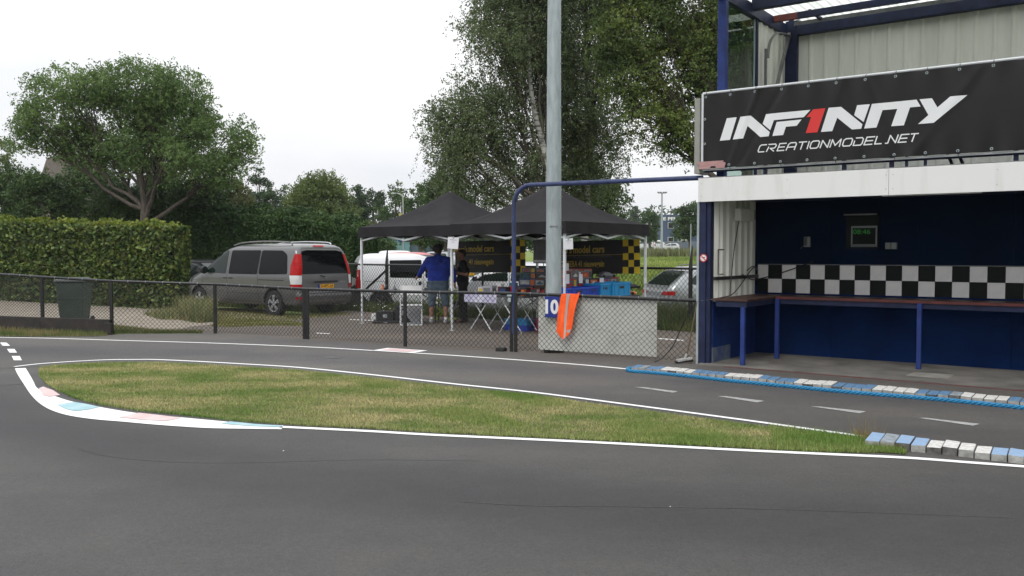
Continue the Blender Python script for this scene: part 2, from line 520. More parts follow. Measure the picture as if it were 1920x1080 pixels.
# track: one asphalt slab from under the camera to the fence
trk = [(-60, -12), (-60, 20.4)] + [tuple(p) for p in GP([(-300, 628), (0, 633), (180, 632), (232, 627), (404, 626), (490, 630), (574, 637), (760, 651), (963, 661), (1150, 674), (1318, 685)])]
trk += [tuple(BF.w(0.0, -0.16).xy), tuple(BF.w(12, -0.16).xy), (14, -12)]
T0 = MB(); T0.prism([(p[0], p[1]) for p in trk][::-1], -0.12, 0.012)
track = T0.build('track', M_asphalt, kind='structure')

fl = GP([(-300, 628), (0, 633), (180, 632), (232, 627), (404, 626), (490, 630), (574, 637), (760, 651), (963, 661), (1150, 674), (1318, 685)])
GL = lambda t: Vector((-3.36, 23.6)) + Vector((0.785, -0.62)) * t      # edge of the paving, in front of the rear fence
pav = [tuple(p) for p in GP([(300, 627), (404, 626), (490, 630), (574, 637), (760, 651), (963, 661), (1150, 674), (1318, 685)])] + [tuple(BF.w(0, 4).xy), tuple(GL(13)), tuple(GL(0)), tuple(GL(-1.6)), tuple(G(540, 597).xy), tuple(G(430, 606).xy), tuple(G(360, 612).xy)]
P0 = MB(); P0.prism(pav, -0.12, 0.004); P0.build('paddock_paving', M_paving, kind='structure')
gra = [tuple(p) for p in GP([(-300, 628), (0, 633), (180, 632), (232, 627), (300, 627), (360, 612), (430, 606), (540, 597), (520, 580), (360, 575), (345, 566), (0, 532), (-500, 532)])]
P1 = MB(); P1.prism(gra, -0.12, 0.0); P1.build('gravel_yard', M_gravel, kind='structure')

# painted lines
Z1 = 0.017
line1 = [(-200, 630), (0, 634), (100, 636), (230, 640), (400, 645), (574, 652), (700, 659), (830, 667), (960, 676), (1090, 686), (1176, 694)]
ribbon('painted_line', GP(line1), 0.075, Z1, M_white, track)
line2 = [(27, 689.5), (75, 684), (140, 679.5), (200, 676.5), (250, 676), (290, 676), (360, 679), (450, 684), (560, 691), (700, 705), (850, 722), (1000, 738), (1200, 764), (1400, 791), (1500, 805), (1617, 821)]
ribbon('painted_line', GP(line2), 0.07, Z1, M_white, track)
line3 = [(527, 803.5), (600, 807), (700, 812), (800, 818), (950, 825), (1100, 832), (1250, 840), (1400, 848), (1550, 855), (1700, 862), (1820, 871), (1940, 880), (2100, 893), (2400, 918)]
l3 = GP(line3); l3.append(l3[-1] + (l3[-1] - l3[-2]).normalized() * 5); ribbon('painted_line', l3, 0.08, Z1, M_white, track)
outer = [(28, 693), (33, 704), (43, 720), (60, 745), (83, 765), (117, 779), (167, 788), (233, 794), (300, 800), (383, 805.5), (450, 807), (528, 808)]
inner = [(48, 692), (57, 707), (63, 718), (71, 731), (100, 744), (133, 755), (187, 766), (260, 778), (343, 786), (417, 793), (470, 798), (531, 801)]
mid = [(38, 692.5), (45, 706), (54, 719), (68, 738), (92, 754), (125, 767), (177, 777), (247, 786), (322, 793), (400, 800), (460, 803), (530, 805)]
# painted kerb strip round the grass island: an outer white band, an inner band of coloured patches
o3 = smooth_line(GP(outer)); i3 = smooth_line(GP(inner))
kb = MB(); N = len(o3)
kb.add([(p.x, p.y, Z1) for p in o3] + [(p.x, p.y, Z1) for p in i3], [(i, i + 1, N + i + 1, N + i) for i in range(N - 1)])
ko = kb.build('painted_kerb_band', M_white, track)
if sum(p.normal.z for p in ko.data.polygons) < 0: ko.data.flip_normals()
def patch(pts, m, z=Z1 + 0.004):
    o = sheet('painted_patch', [tuple(p) for p in GP(pts)], z, m, track); return o
patch([(73, 731), (81, 728), (100, 735), (113, 744), (92, 747), (81, 744)], M_pink)
patch([(107, 762), (139, 757), (163, 761), (187, 766.5), (168, 771), (141, 774.5), (122, 770)], M_teal)
patch([(222, 786), (260, 777.5), (300, 782), (340, 787), (312, 793), (266, 790.5)], M_pink)
patch([(414, 798), (432, 794), (480, 799), (529, 802), (525, 804.5), (470, 802.5)], M_teal)
for q in ([(0, 644), (12, 644), (19, 650), (5, 650)], [(13, 656), (27, 656), (32, 663), (18, 663)], [(22, 669.5), (37, 669.5), (41, 677.5), (26, 677.5)], [(-22, 634), (-12, 634), (-4, 640), (-16, 640)]):
    sheet('painted_square', [tuple(p) for p in GP(q)], Z1, M_white, track)
for q in ([(1188, 728), (1208, 728.5), (1271, 736.5), (1262, 739)], [(1345, 745.5), (1362, 745.5), (1434, 754.5), (1420, 757.5)], [(1520, 765), (1537, 765), (1624, 774.5), (1612, 778)], [(1721, 786.5), (1737, 786.5), (1837, 798), (1824, 801.5)], [(1960, 812), (1976, 812), (2080, 826), (2062, 830)]):
    sheet('painted_dash', [tuple(p) for p in GP(q)], Z1, M_dash, track)
sheet('painted_box', [tuple(p) for p in GP([(697, 659.5), (727, 654.5), (802, 659.5), (772, 664.5)])], Z1 + 0.004, M_white, track)
sheet('painted_box_centre', [tuple(p) for p in GP([(712, 659), (732, 655.6), (786, 659.5), (764, 663)])], Z1 + 0.008, M_pink, track)
for q in ([(592, 624.5), (619, 625.7), (619, 626.9), (592, 625.7)], [(1234, 634.5), (1281, 638.2), (1281, 639.6), (1234, 636)], [(655, 599.3), (676, 600), (676, 600.9), (655, 600.2)], [(682, 600.3), (700, 601), (700, 601.9), (682, 601.2)]):
    sheet('bay_marking', [tuple(p) for p in GP(q)], 0.008, M_white, kind='structure')
M_tar = mat('dark_tar_seam', (0.058, 0.058, 0.06), rough=0.8, var=0.3, scale=3)
M_stain = mat('dark_stain', (0.062, 0.06, 0.058), rough=0.6, var=0.2)
for pts, w in (([(-40, 694), (30, 691), (75, 689)], 0.03), ([(0, 725), (45, 722)], 0.02)):
    ribbon('tar_seam', GP(pts), w, Z1 - 0.002, M_tar, track)
M_faint = mat('faint_paving_seam', (0.054, 0.053, 0.052), rough=0.7, var=0.3, scale=4)
for pts in ([(150, 845), (200, 858), (300, 868), (420, 871), (560, 868), (700, 865), (900, 867)], [(860, 944), (1000, 952), (1200, 954), (1500, 960), (1900, 975)]):
    ribbon('tar_seam', GP(pts), 0.007, Z1 - 0.002, M_faint, track)
sheet('oil_stain', [tuple(p) for p in GP([(608, 670), (622, 669.5), (636, 671), (640, 672.5), (626, 674), (612, 673)])], Z1 - 0.001, M_stain, track)
# litter specks on the asphalt
for px, py, s in ((530, 850, 0.012), (1256, 956, 0.006), (1750, 845, 0.014), (640, 658, 0.012)):
    p = G(px, py); b = MB(); b.add([(0, 0, 0), (s, 0.3 * s, 0.004), (1.2 * s, s, 0), (0.1 * s, 0.8 * s, 0.006)], [(0, 1, 2, 3)])
    o = b.build('paper_scrap', M_whitesheet, loc=(p.x, p.y, 0.018)); tag(o, {530: 'tiny white scrap lying on the asphalt below the painted kerb patches', 1256: 'smallest white speck lying alone on the foreground asphalt', 1750: 'tiny white scrap lying beside the near row of kerb blocks', 640: 'tiny white speck on the lane beside the oil stain'}[px], 'litter')

# island of grass
isl = [(72, 689), (100, 684.5), (150, 681.5), (205, 679.5), (290, 679), (360, 682), (450, 687), (560, 694), (700, 708), (850, 725), (1000, 741), (1200, 768), (1400, 796), (1560, 817), (1640, 828), (1690, 842), (1700, 850), (1650, 852), (1550, 850), (1400, 843), (1250, 835), (1100, 827), (950, 820), (800, 812), (700, 806), (600, 801), (531, 797), (470, 793), (417, 788), (343, 780), (260, 772), (187, 760), (140, 748), (110, 735), (85, 721), (72, 705)]
ip_ = [G(x, y, 0.018 if k < 17 else 0.0).xy for k, (x, y) in enumerate(isl)]
M_soil = mat('dry_turf_soil', (0.09, 0.085, 0.035), rough=1.0, col2=(0.16, 0.135, 0.07), scale=3, detail=8, bump=0.6, bscale=40)
sheet('grass_island', [tuple(p) for p in ip_], 0.020, M_soil, kind='structure')

def grass_mat(name, green, dry, scale=0.7, lo=0.42, hi=0.6, st=(0.6, 1.2, 1)):
    m = mat(name, green, rough=0.6, col2=dry, scale=scale, island=0.4, spec=0.2, detail=6, stretch=st, lo=lo, hi=hi); return m
def inpoly(P, X, Y):
    P = np.array([(p[0], p[1]) for p in P]); c = np.zeros(len(X), bool); n = len(P)
    for i in range(n):
        x1, y1 = P[i]; x2, y2 = P[(i + 1) % n]
        with np.errstate(divide='ignore', invalid='ignore'):
            k = ((y1 > Y) != (y2 > Y)) & (X < (x2 - x1) * (Y - y1) / (y2 - y1) + x1)
        c ^= k
    return c
def blades(name, poly, count, h, w, m, z=0.02, lean=0.5, dens=None, hvar=0.5, zf=None, **tags):
    P = np.array([(p[0], p[1]) for p in poly]); lo_, hi_ = P.min(0), P.max(0)
    X = np.empty(0); Y = np.empty(0)
    while len(X) < count:
        x = rng.uniform(lo_[0], hi_[0], count * 2); y = rng.uniform(lo_[1], hi_[1], count * 2)
        k = inpoly(poly, x, y)
        if dens is not None: k &= rng.random(len(x)) < dens(x, y)
        X = np.concatenate([X, x[k]]); Y = np.concatenate([Y, y[k]])
    X, Y = X[:count], Y[:count]
    n = count; a = rng.uniform(0, 2 * np.pi, n); hh = h * (1 + hvar * rng.uniform(-1, 1, n)); b = rng.uniform(0, 2 * np.pi, n); le = lean * hh * rng.random(n)
    base = np.stack([X, Y, np.full(n, z) if zf is None else zf(X, Y)], 1)
    dx = np.stack([np.cos(a), np.sin(a), np.zeros(n)], 1) * (w * rng.uniform(0.6, 1.3, n))[:, None]
    tip = base + np.stack([np.cos(b) * le, np.sin(b) * le, hh], 1)
    V = np.stack([base - dx, base + dx, tip], 1).reshape(-1, 3)
    F = np.arange(3 * n).reshape(-1, 3)
    return npmesh(name, V, F, m, **tags)
M_turf = grass_mat('island_turf', (0.155, 0.245, 0.052), (0.47, 0.43, 0.20), scale=1.3, lo=0.38, hi=0.64, st=(0.7, 1.1, 1))
M_turfg = grass_mat('green_turf', (0.14, 0.24, 0.05), (0.28, 0.32, 0.11))
ip = [G(x, y, 0.024 if k < 17 else 0.0).xy for k, (x, y) in enumerate(isl)]
blades('grass', ip, 210000, 0.021, 0.0028, M_turf, z=0.018, lean=0.9, kind='stuff', label='short mown grass with dry straw patches covering the island')
# longer tufts on the island's rim
rim = [(1440, 803), (1560, 818), (1640, 828), (1690, 842), (1700, 852), (1600, 853), (1400, 844), (1250, 836), (1250, 826), (1450, 838)]
patchy = lambda x, y: np.clip(-0.1 + 0.12 * x + 0.35 * np.sin(x * 1.9 + y * 0.7) * np.sin(y * 2.7 - x * 0.4) + 0.2 * np.sin(x * 5.1 + y * 3.3), 0, 1)
blades('grass', ip, 60000, 0.025, 0.003, M_turfg, z=0.018, lean=0.8, dens=patchy, kind='stuff')
edge = GP([(p_[0] + rnd.uniform(-2, 2), p_[1] + 2.0) for p_ in isl[17:]] + [(700, 780), (1400, 830)])
blades('grass', edge, 5000, 0.03, 0.0028, M_turfg, z=0.016, lean=1.0, dens=lambda x, y: (~inpoly(ip, x, y)) * 1.0, kind='stuff')
blades('grass', GP(rim), 5000, 0.045, 0.003, M_turfg, z=0.018, kind='stuff', dens=lambda x, y: np.clip((x - 1.4) * 0.8, 0, 1) * rng.random(len(x)))
M_dry = grass_mat('dry_grass_stalks', (0.22, 0.17, 0.07), (0.34, 0.27, 0.13))
blades('dry_grass', GP([(1600, 815), (1640, 822), (1700, 842), (1702, 852), (1660, 850), (1620, 838)]), 900, 0.05, 0.002, M_dry, z=0.018, lean=1.2, kind='stuff')
p = G(1622, 822)
blades('weed_stalks', [(p.x - 0.1, p.y - 0.08), (p.x + 0.16, p.y - 0.12), (p.x + 0.16, p.y + 0.1), (p.x - 0.1, p.y + 0.12)], 60, 0.16, 0.002, M_dry, lean=0.6, kind='stuff')

# strip of rough grass in front of the kickboard
strip = [(-300, 626), (-300, 600), (0, 609), (206, 625), (200, 631), (120, 632.5), (0, 631.5)]
sheet('verge', [tuple(p) for p in GP(strip)], 0.016, M_soil, kind='structure')
M_rough = grass_mat('rough_verge_grass', (0.085, 0.13, 0.03), (0.25, 0.21, 0.1), scale=1.2)
blades('grass', GP(strip), 24000, 0.09, 0.005, M_rough, z=0.0, kind='stuff')
blades('grass', GP([(204, 628), (214, 612), (290, 620), (380, 622), (380, 626), (240, 627)]), 5000, 0.06, 0.005, M_rough, z=0.0, kind='stuff', dens=lambda x, y: np.full(len(x), 0.5))
# moss and low growth between gravel and paving
M_moss = grass_mat('moss_and_clover', (0.14, 0.15, 0.035), (0.25, 0.24, 0.09), scale=2)
blades('moss', GP([(395, 612), (410, 598), (470, 600), (560, 604), (575, 612), (500, 611), (430, 614)]), 9000, 0.03, 0.010, M_moss, z=0.0, lean=1.2, kind='stuff')
blades('moss', GP([(395, 590), (410, 580), (560, 590), (650, 585), (660, 590), (540, 602), (400, 600)]), 4500, 0.04, 0.010, M_moss, z=0.0, lean=1.2, kind='stuff')
# tall weeds at the end of the ivy hedge
M_weed = grass_mat('weeds', (0.13, 0.16, 0.06), (0.34, 0.30, 0.15), scale=2)
blades('weeds', GP([(330, 598), (345, 585), (400, 588), (400, 604), (370, 606)]), 3600, 0.42, 0.010, M_weed, z=-0.05, lean=0.5, kind='stuff')
blades('weeds', GP([(270, 590), (330, 586), (345, 600), (300, 600)]), 1200, 0.22, 0.010, M_weed, z=-0.05, lean=0.5, kind='stuff')
# strip of uncut grass under the rear fence
def gband(t0, t1, w0, w1): 
    nn = Vector((0.62, 0.785)); return [tuple(GL(t0) + nn * w0), tuple(GL(t1) + nn * w0), tuple(GL(t1) + nn * w1), tuple(GL(t0) + nn * w1)]
M_uncut = grass_mat('uncut_grass', (0.05, 0.085, 0.018), (0.13, 0.15, 0.045), scale=1.5)
blades('uncut_grass', gband(-9, 14, -0.05, 1.2), 46000, 0.3, 0.011, M_uncut, z=-0.12, lean=0.6, kind='stuff')
blades('uncut_grass', gband(6.5, 14, 0.3, 1.6), 16000, 0.5, 0.012, M_uncut, z=-0.12, lean=0.6, kind='stuff')
blades('parking_grass', gband(-12, 22, 1.2, 9), 60000, 0.14, 0.02, M_uncut, z=-0.12, lean=0.8, kind='stuff')
M_daisy = mat('daisy_petals', (0.8, 0.8, 0.76), rough=0.6)
q = MB()
for i in range(150):
    v = GL(rnd.uniform(-2.5, 2.2)) + Vector((0.62, 0.785)) * rnd.uniform(0, 0.9); s = 0.022; z = rnd.uniform(0.02, 0.2)
    q.add([(v.x - s, v.y, z), (v.x, v.y - s, z - .01), (v.x + s, v.y, z), (v.x, v.y + s, z + .01)], [(0, 1, 2, 3)])
q.build('daisies', M_daisy, kind='stuff')

# ------------------------------------------------------------------ kerb blocks and rope
M_kblue = mat('faded_light_blue_paint', (0.20, 0.31, 0.47), rough=0.85, col2=(0.27, 0.38, 0.52), scale=30, detail=8)
M_kwhite = mat('faded_white_paint', (0.44, 0.43, 0.40), rough=0.85, col2=(0.68, 0.67, 0.64), scale=30, detail=8)
M_kgrey = mat('weathered_concrete_block', (0.24, 0.235, 0.22), rough=0.9, col2=(0.42, 0.42, 0.39), scale=14, detail=8, bump=0.3, bscale=60)
M_kworn = mat('bare_block_top', (0.17, 0.18, 0.18), rough=0.9, col2=(0.28, 0.33, 0.38), scale=12, detail=8)
M_kdeep = mat('worn_mid_blue_paint', (0.055, 0.14, 0.27), rough=0.85, col2=(0.12, 0.22, 0.34), scale=26, detail=8)
M_kdark = mat('rubber_marked_block', (0.06, 0.056, 0.05), rough=0.9, col2=(0.16, 0.155, 0.145), scale=16, detail=8, bump=0.3, bscale=60)
def kerb(front, back, h, size, start, seed, zf, mblue):
    root = bpy.data.objects.new('kerb', None); COL.objects.link(root); tag(root, kind='structure')
    F = [G(x, y, zf) for x, y in front]; B = [G(x, y, zf) for x, y in back]
    for P_ in (F, B): P_.append(P_[-1] + (F[-1] - F[-3]).normalized() * 3.0)
    def along(P, s):
        tot = 0
        for i in range(len(P) - 1):
            l = (P[i + 1] - P[i]).length
            if s <= tot + l or i == len(P) - 2: return P[i].lerp(P[i + 1], (s - tot) / l)
            tot += l
    LF = sum((F[i + 1] - F[i]).length for i in range(len(F) - 1)); LB = sum((B[i + 1] - B[i]).length for i in range(len(B) - 1))
    n = int(LF / size); rr = random.Random(seed)
    for k in range(n):
        a, b = k / n, (k + 1) / n; gap = 0.0045 / LF
        f0, f1 = along(F, (a + gap) * LF), along(F, (b - gap) * LF); b0, b1 = along(B, (a + gap) * LB), along(B, (b - gap) * LB)
        dz = rr.uniform(-0.006, 0.006); tl = rr.uniform(-0.006, 0.006)
        mb = MB(); vs = []
        cz = f0.lerp(b1, 0.5)
        for z, pts in ((0.0, (f0, f1, b1, b0)), (h + dz, (f0, f1, b1, b0))):
            for i, p in enumerate(pts): vs.append((p.x, p.y, z + (tl if (i in (0, 3) and z > 0) else 0)))
        mb.add(vs, [(3, 2, 1, 0), (4, 5, 6, 7), (0, 1, 5, 4), (1, 2, 6, 5), (2, 3, 7, 6), (3, 0, 4, 7)])
        ph = (k + start) // 4 % 2
        top = mblue if ph == 0 else M_kwhite
        if ph == 0 and rr.random() < 0.12: top = M_kworn
        o = mb.build('kerb_block', [M_kdark if rr.random() < (0.12 if zf < 0.072 else 0.4) else M_kgrey, top], root, bevel=0.004)
        for p_ in o.data.polygons:
            if p_.normal.z > 0.5: p_.material_index = 1
kerb([(1183, 687.6), (1238, 693), (1296, 698), (1357, 703.6), (1420, 709.6), (1488, 716.4), (1559, 722.5), (1633, 729.6), (1711, 735.7), (1794, 741.8), (1879, 749.6), (1920, 753), (2100, 768)], [(1195, 683), (1248, 688), (1305, 692.6), (1368, 698.6), (1432, 704), (1498, 709.8), (1567.5, 715.5), (1642, 722.2), (1719, 728.5), (1801, 735.3), (1886, 742.5), (1928, 746), (2110, 760)], 0.07, 0.1125, 0, 3, 0.07, M_kdeep)
kerb([(1621, 825.5), (1694.5, 831.5), (1747, 836), (1799, 841.5), (1824, 844.5), (1881, 851.3), (1920, 855.5), (2100, 876)], [(1634, 810.4), (1707.7, 818), (1756, 823.8), (1808, 830), (1834, 833.3), (1891, 839.7), (1930, 844), (2110, 863)], 0.074, 0.116, 0, 5, 0.074, M_kblue)

# twisted rope: three strands wound round each other
rope = thing('rope', 'thick turquoise blue twisted rope lying along the front of the far kerb row', 'rope')
M_rope = mat('turquoise_rope', (0.012, 0.19, 0.38), rough=0.55, var=0.3, scale=60, bump=0.3)
rp = [G(x, y, 0.029) for x, y in ((1188, 689.5), (1179, 690.5), (1177, 694), (1184, 696), (1226, 699.2), (1292, 705.8), (1358, 713), (1424, 719.3), (1480, 724.8), (1550, 731.6), (1638, 739.2), (1760, 749), (1845, 757.3), (1920, 764.8), (2050, 777), (2200, 792))]
rp.append(rp[-1] + (rp[-1] - rp[-3]).normalized() * 3.0); cl = smooth_line(rp, 10); dist = [0.0]
for i in range(1, len(cl)): dist.append(dist[-1] + (cl[i] - cl[i - 1]).length)
def rope_at(s):
    import bisect
    i = min(max(bisect.bisect(dist, s) - 1, 0), len(cl) - 2); t = (s - dist[i]) / max(1e-6, dist[i + 1] - dist[i])
    return cl[i].lerp(cl[i + 1], t), (cl[i + 1] - cl[i]).normalized()
for k in range(3):
    pts = []; s = 0.0
    while s < dist[-1]:
        c, d = rope_at(s); a = d.cross(Vector((0, 0, 1))).normalized(); b = a.cross(d)
        th = s / 0.17 * 2 * math.pi + k * 2 * math.pi / 3
        pts.append(c + (a * math.cos(th) + b * math.sin(th)) * 0.0155); s += 0.014
    MB().tube(pts, 0.0135, 6).build('strand', M_rope, rope, smooth=60)
# ------------------------------------------------------------------ pit building
bld = thing('pit_building', 'blue steel two storey pit building with open bay below and roofed deck above', 'building', BF.o, BF.a)
U1 = 9.0
def bp(name, m, *boxes, bevel=0.0, label=None):
    b = MB()
    for x in boxes: b.box(*x)
    o = b.build(name, m, bld, bevel=bevel)
    if label: o['label'] = label
    return o
bp('bay_floor', M_conc, (0.0, U1, -0.15, 1.95, -0.1, 0.03))
M_redline = mat('worn_red_paint', (0.12, 0.03, 0.03), rough=0.8, col2=(0.09, 0.06, 0.055), scale=10)
bp('floor_edge_line', M_redline, (0.4, U1, -0.19, -0.153, -0.05, 0.022))
M_slab = mat('pale_concrete_slab', (0.26, 0.25, 0.22), rough=0.9, var=0.2, scale=4)
s0, s1 = G(1700, 705, 0.03), G(1790, 708, 0.03)
sheet('floor_slab', [tuple(G(x, y, 0.03).xy - BF.o.xy) for x, y in ((1697, 705), (1714, 698), (1789, 703), (1777, 711))], 0.0, M_slab, None).parent = bld
fs = bld.children[-1]; fs.rotation_euler = (0, 0, -BF.a); fs.location = (0, 0, 0.034)
# back wall boards of the bay, seams between them; upper row coloured darker as ceiling shade
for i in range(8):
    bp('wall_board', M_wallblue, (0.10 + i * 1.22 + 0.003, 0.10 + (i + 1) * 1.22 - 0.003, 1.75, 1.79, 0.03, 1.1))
    bp('wall_board', M_wallshade, (0.10 + i * 1.22 + 0.003, 0.10 + (i + 1) * 1.22 - 0.003, 1.75, 1.79, 1.103, 2.5))
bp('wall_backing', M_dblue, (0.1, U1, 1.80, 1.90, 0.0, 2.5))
# side wall: blue blockwork below, cream profiled sheet above
M_block = mat('blue_painted_blockwork', (0.005, 0.018, 0.09), rough=0.8, spec=0.1, col2=(0.012, 0.035, 0.14), scale=2.5, detail=9, bump=0.2, bscale=25)
M_blockw = mat('worn_block', (0.12, 0.15, 0.16), rough=0.9, col2=(0.03, 0.05, 0.16), scale=5, detail=8)
for r in range(4):
    off = 0 if r % 2 else 0.22
    x = 0.05
    while x < 1.74:
        e = min(x + (0.44 if x > 0.05 else 0.44 - off), 1.74)
        if e - x > 0.05:
            bp('block', M_blockw if (r == 0 and x < 0.3) else M_block, (0.04, 0.14 - rnd.uniform(0, 0.003), x + 0.002, e - 0.002, 0.03 + r * 0.222, 0.03 + (r + 1) * 0.222 - 0.004))
        x = e
def corrugated(name, p0, p1, z0, z1, pitch, depth, m, parent, side=1, rib=0.3, horizontal=False):
    """profiled sheet between two plan points: flat pans with raised ribs"""
    p0, p1 = Vector((p0[0], p0[1])), Vector((p1[0], p1[1])); d = (p1 - p0); Ln = d.length; d.normalize(); nn = Vector((-d.y, d.x)) * side
    prof = []; s = 0.0
    while s < Ln:
        for a, h in ((0, 0), (1 - rib - 0.12, 0), (1 - rib, depth), (0.88, depth), (1.0, 0)):
            t = s + a * pitch
            if t <= Ln and (not prof or t > prof[-1][0] + 1e-5): prof.append((t, h))
        s += pitch
    prof.append((Ln, 0)); b = MB(); k = len(prof)
    for off in (0.0, 0.0012):
        for t, h in prof:
            q = p0 + d * t + nn * (h - off)
            b.v += [(q.x, q.y, z0), (q.x, q.y, z1)]
    for i in range(k - 1):
        b.f.append((2 * i, 2 * i + 2, 2 * i + 3, 2 * i + 1)); j = 2 * k + 2 * i; b.f.append((j, j + 1, j + 3, j + 2))
    return b.build(name, m, parent)
corrugated('profiled_sheet', (0.12, 1.745), (0.12, 0.10), 0.93, 2.5, 0.24, 0.035, M_cream, bld, rib=0.5)
bp('side_rail', M_black, (0.145, 0.185, 0.02, 1.74, 1.235, 1.285))
bp('side_wall_skin', M_cream, (0.02, 0.035, 0.06, 3.1, 0.92, 2.66))
# checkered boards above the counter
M_tb = mat('black_panel_paint', (0.004, 0.006, 0.005), rough=0.5, var=0.4, scale=2, spec=0.15)
M_tw = mat('white_panel_paint', (0.60, 0.58, 0.57), rough=0.5, col2=(0.72, 0.70, 0.68), scale=4, detail=8)
tw = 0.222; tiles = {}
k = 0; u = 0.17
while u < 7.0:
    w_ = 0.17 if k == 0 else tw
    for r in (0, 1):
        black = (k + r) % 2 == 1 if r == 0 else (k % 2 == 0)
        zt = 1.444 - r * tw
        m_ = M_tb if black else M_tw
        key = (w_, black)
        if key not in tiles:
            b = MB(); b.box(0.002, w_ - 0.002, -0.012, 0, 0.002, tw - 0.002); o = b.build('tile', m_, bld, bevel=0.002); tiles[key] = o.data
        else:
            o = bpy.data.objects.new('tile', tiles[key]); COL.objects.link(o); o.parent = bld
        o.location = (u, 1.748 - rnd.uniform(0, 0.002), zt - tw)
    u += w_; k += 1
bp('tile_trim', M_grey, (0.17, 7.0, 1.735, 1.749, 1.446, 1.456))
# counter
M_top = mat('varnished_counter_wood', (0.034, 0.016, 0.012), rough=0.5, spec=0.25, col2=(0.085, 0.045, 0.034), scale=2.0, stretch=(1, 6, 1), detail=9)
M_topedge = mat('red_counter_edge', (0.10, 0.018, 0.015), rough=0.5, var=0.3)
bp('counter_top', M_top, (0.15, 0.68, -0.02, 1.14, 0.94, 0.975), bevel=0.004)
bp('counter_top', M_top, (0.15, U1, 1.142, 1.735, 0.94, 0.975), bevel=0.004)
bp('counter_edge', M_topedge, (0.684, U1, 1.128, 1.14, 0.935, 0.972))
bp('counter_rail', M_dblue, (0.2, 0.66, 0.0, 0.05, 0.86, 0.938), (0.60, U1, 1.16, 1.2, 0.86, 0.938), (0.60, 0.65, 0.052, 1.158, 0.86, 0.938))
for (u, n) in ((0.6, 0.03), (0.72, 1.10), (2.72, 1.06), (4.75, 1.06), (6.8, 1.06)):
    b = MB(); b.box(u - 0.03, u + 0.03, n - 0.03, n + 0.03, 0.03, 0.86 if n < 1 else 0.937); b.build('counter_leg', M_blue, bld, bevel=0.004)
# frame
bp('post', M_dblue, (-0.04, 0.06, -0.06, 0.06, -0.05, 2.37), bevel=0.005)
bp('post_cover', M_galv, (-0.075, -0.042, -0.065, 0.0, -0.05, 2.37))
bp('post', M_dblue, (0.063, 0.12, -0.03, 0.07, -0.05, 2.37))
bp('post', M_blue, (0.06, 0.18, 0.30, 0.42, 2.6, 5.6), bevel=0.006)
bp('post', M_dblue, (0.07, 0.13, 1.68, 1.76, 2.6, 5.35))
bp('post', M_dblue, (0.14, 0.34, 2.98, 3.12, 2.3, 5.6))
bp('post', M_dblue, (4.5, 4.62, 1.55, 1.74, 0.0, 2.37)); bp('post', M_dblue, (6.6, 6.72, -0.04, 0.08, -0.05, 2.37))
bp('post', M_blue, (6.6, 6.72, 0.0, 0.12, 2.6, 5.6))
bp('deck', M_dblue, (0.0, U1, 0.0, 3.1, 2.5, 2.66))
bp('ceiling_board', M_dblue, (0.2, U1, 0.0, 1.74, 2.44, 2.496))
bp('side_beam', M_dblue, (0.06, 0.16, -0.5, 3.1, 5.34, 5.52))
bp('roof_beam', M_dblue, (0.17, U1, 1.34, 1.46, 5.40, 5.57), bevel=0.005)
M_rust = mat('red_primer', (0.13, 0.022, 0.016), rough=0.6, var=0.3, scale=8)
bp('purlin', M_rust, (0.17, 0.56, 2.32, 2.40, 5.42, 5.52))
bp('purlin', M_dblue, (0.563, U1, 2.32, 2.40, 5.42, 5.52))
bp('purlin_bracket', M_dblue, (0.72, 0.76, 2.36, 2.98, 5.50, 5.545))
bp('roof_beam', M_dblue, (0.35, U1, 2.92, 3.05, 5.30, 5.46), bevel=0.005)
bp('roof_beam', M_dblue, (0.17, U1, 0.3, 0.42, 5.40, 5.57))
bp('roof_beam', M_dblue, (-0.1, U1, -0.52, -0.42, 5.40, 5.57))
M_conc2 = mat('grey_lintel', (0.10, 0.105, 0.10), rough=0.8, var=0.3)
bp('lintel', M_conc2, (0.30, U1, 2.95, 3.04, 5.463, 5.53))
corrugated('profiled_sheet', (U1, 3.08), (0.3, 3.08), 2.3, 5.45, 0.25, 0.03, M_cream, bld, rib=0.24)
corrugated('profiled_sheet', (0.10, 3.12), (0.10, 1.78), 2.3, 5.33, 0.25, 0.03, M_cream, bld, rib=0.24)
# roof: pale translucent profiled sheets
M_roof = mat('translucent_roof_sheet', (0.55, 0.57, 0.52), rough=0.5, col2=(0.66, 0.67, 0.62), scale=3, detail=8)
t = M_roof.node_tree; tr = t.nodes.new('ShaderNodeBsdfTranslucent'); tr.inputs['Color'].default_value = (0.92, 0.95, 0.9, 1); mx = t.nodes.new('ShaderNodeMixShader'); mx.inputs[0].default_value = 0.85
t.links.new(t.nodes['Principled BSDF'].outputs[0], mx.inputs[1]); t.links.new(tr.outputs[0], mx.inputs[2]); t.links.new(mx.outputs[0], t.nodes['Material Output'].inputs['Surface'])
for i in range(9):
    u0 = -0.15 + i * 1.0; b = MB(); prof = []
    for j in range(7):
        s = u0 + j * 0.147
        prof += [(s, 0.0), (s + 0.05, 0.0), (s + 0.065, 0.035), (s + 0.13, 0.035)]
    prof.append((u0 + 7 * 0.147, 0.0)); zz = 0.0006 * (i % 2)
    for (u, h) in prof: b.v += [(u, -0.75, 5.60 + h + zz), (u, 3.2, 5.56 + h + zz)]
    for q in range(len(prof) - 1): b.f.append((2 * q, 2 * q + 2, 2 * q + 3, 2 * q + 1))
    b.build('roof_sheet', M_roof, bld)
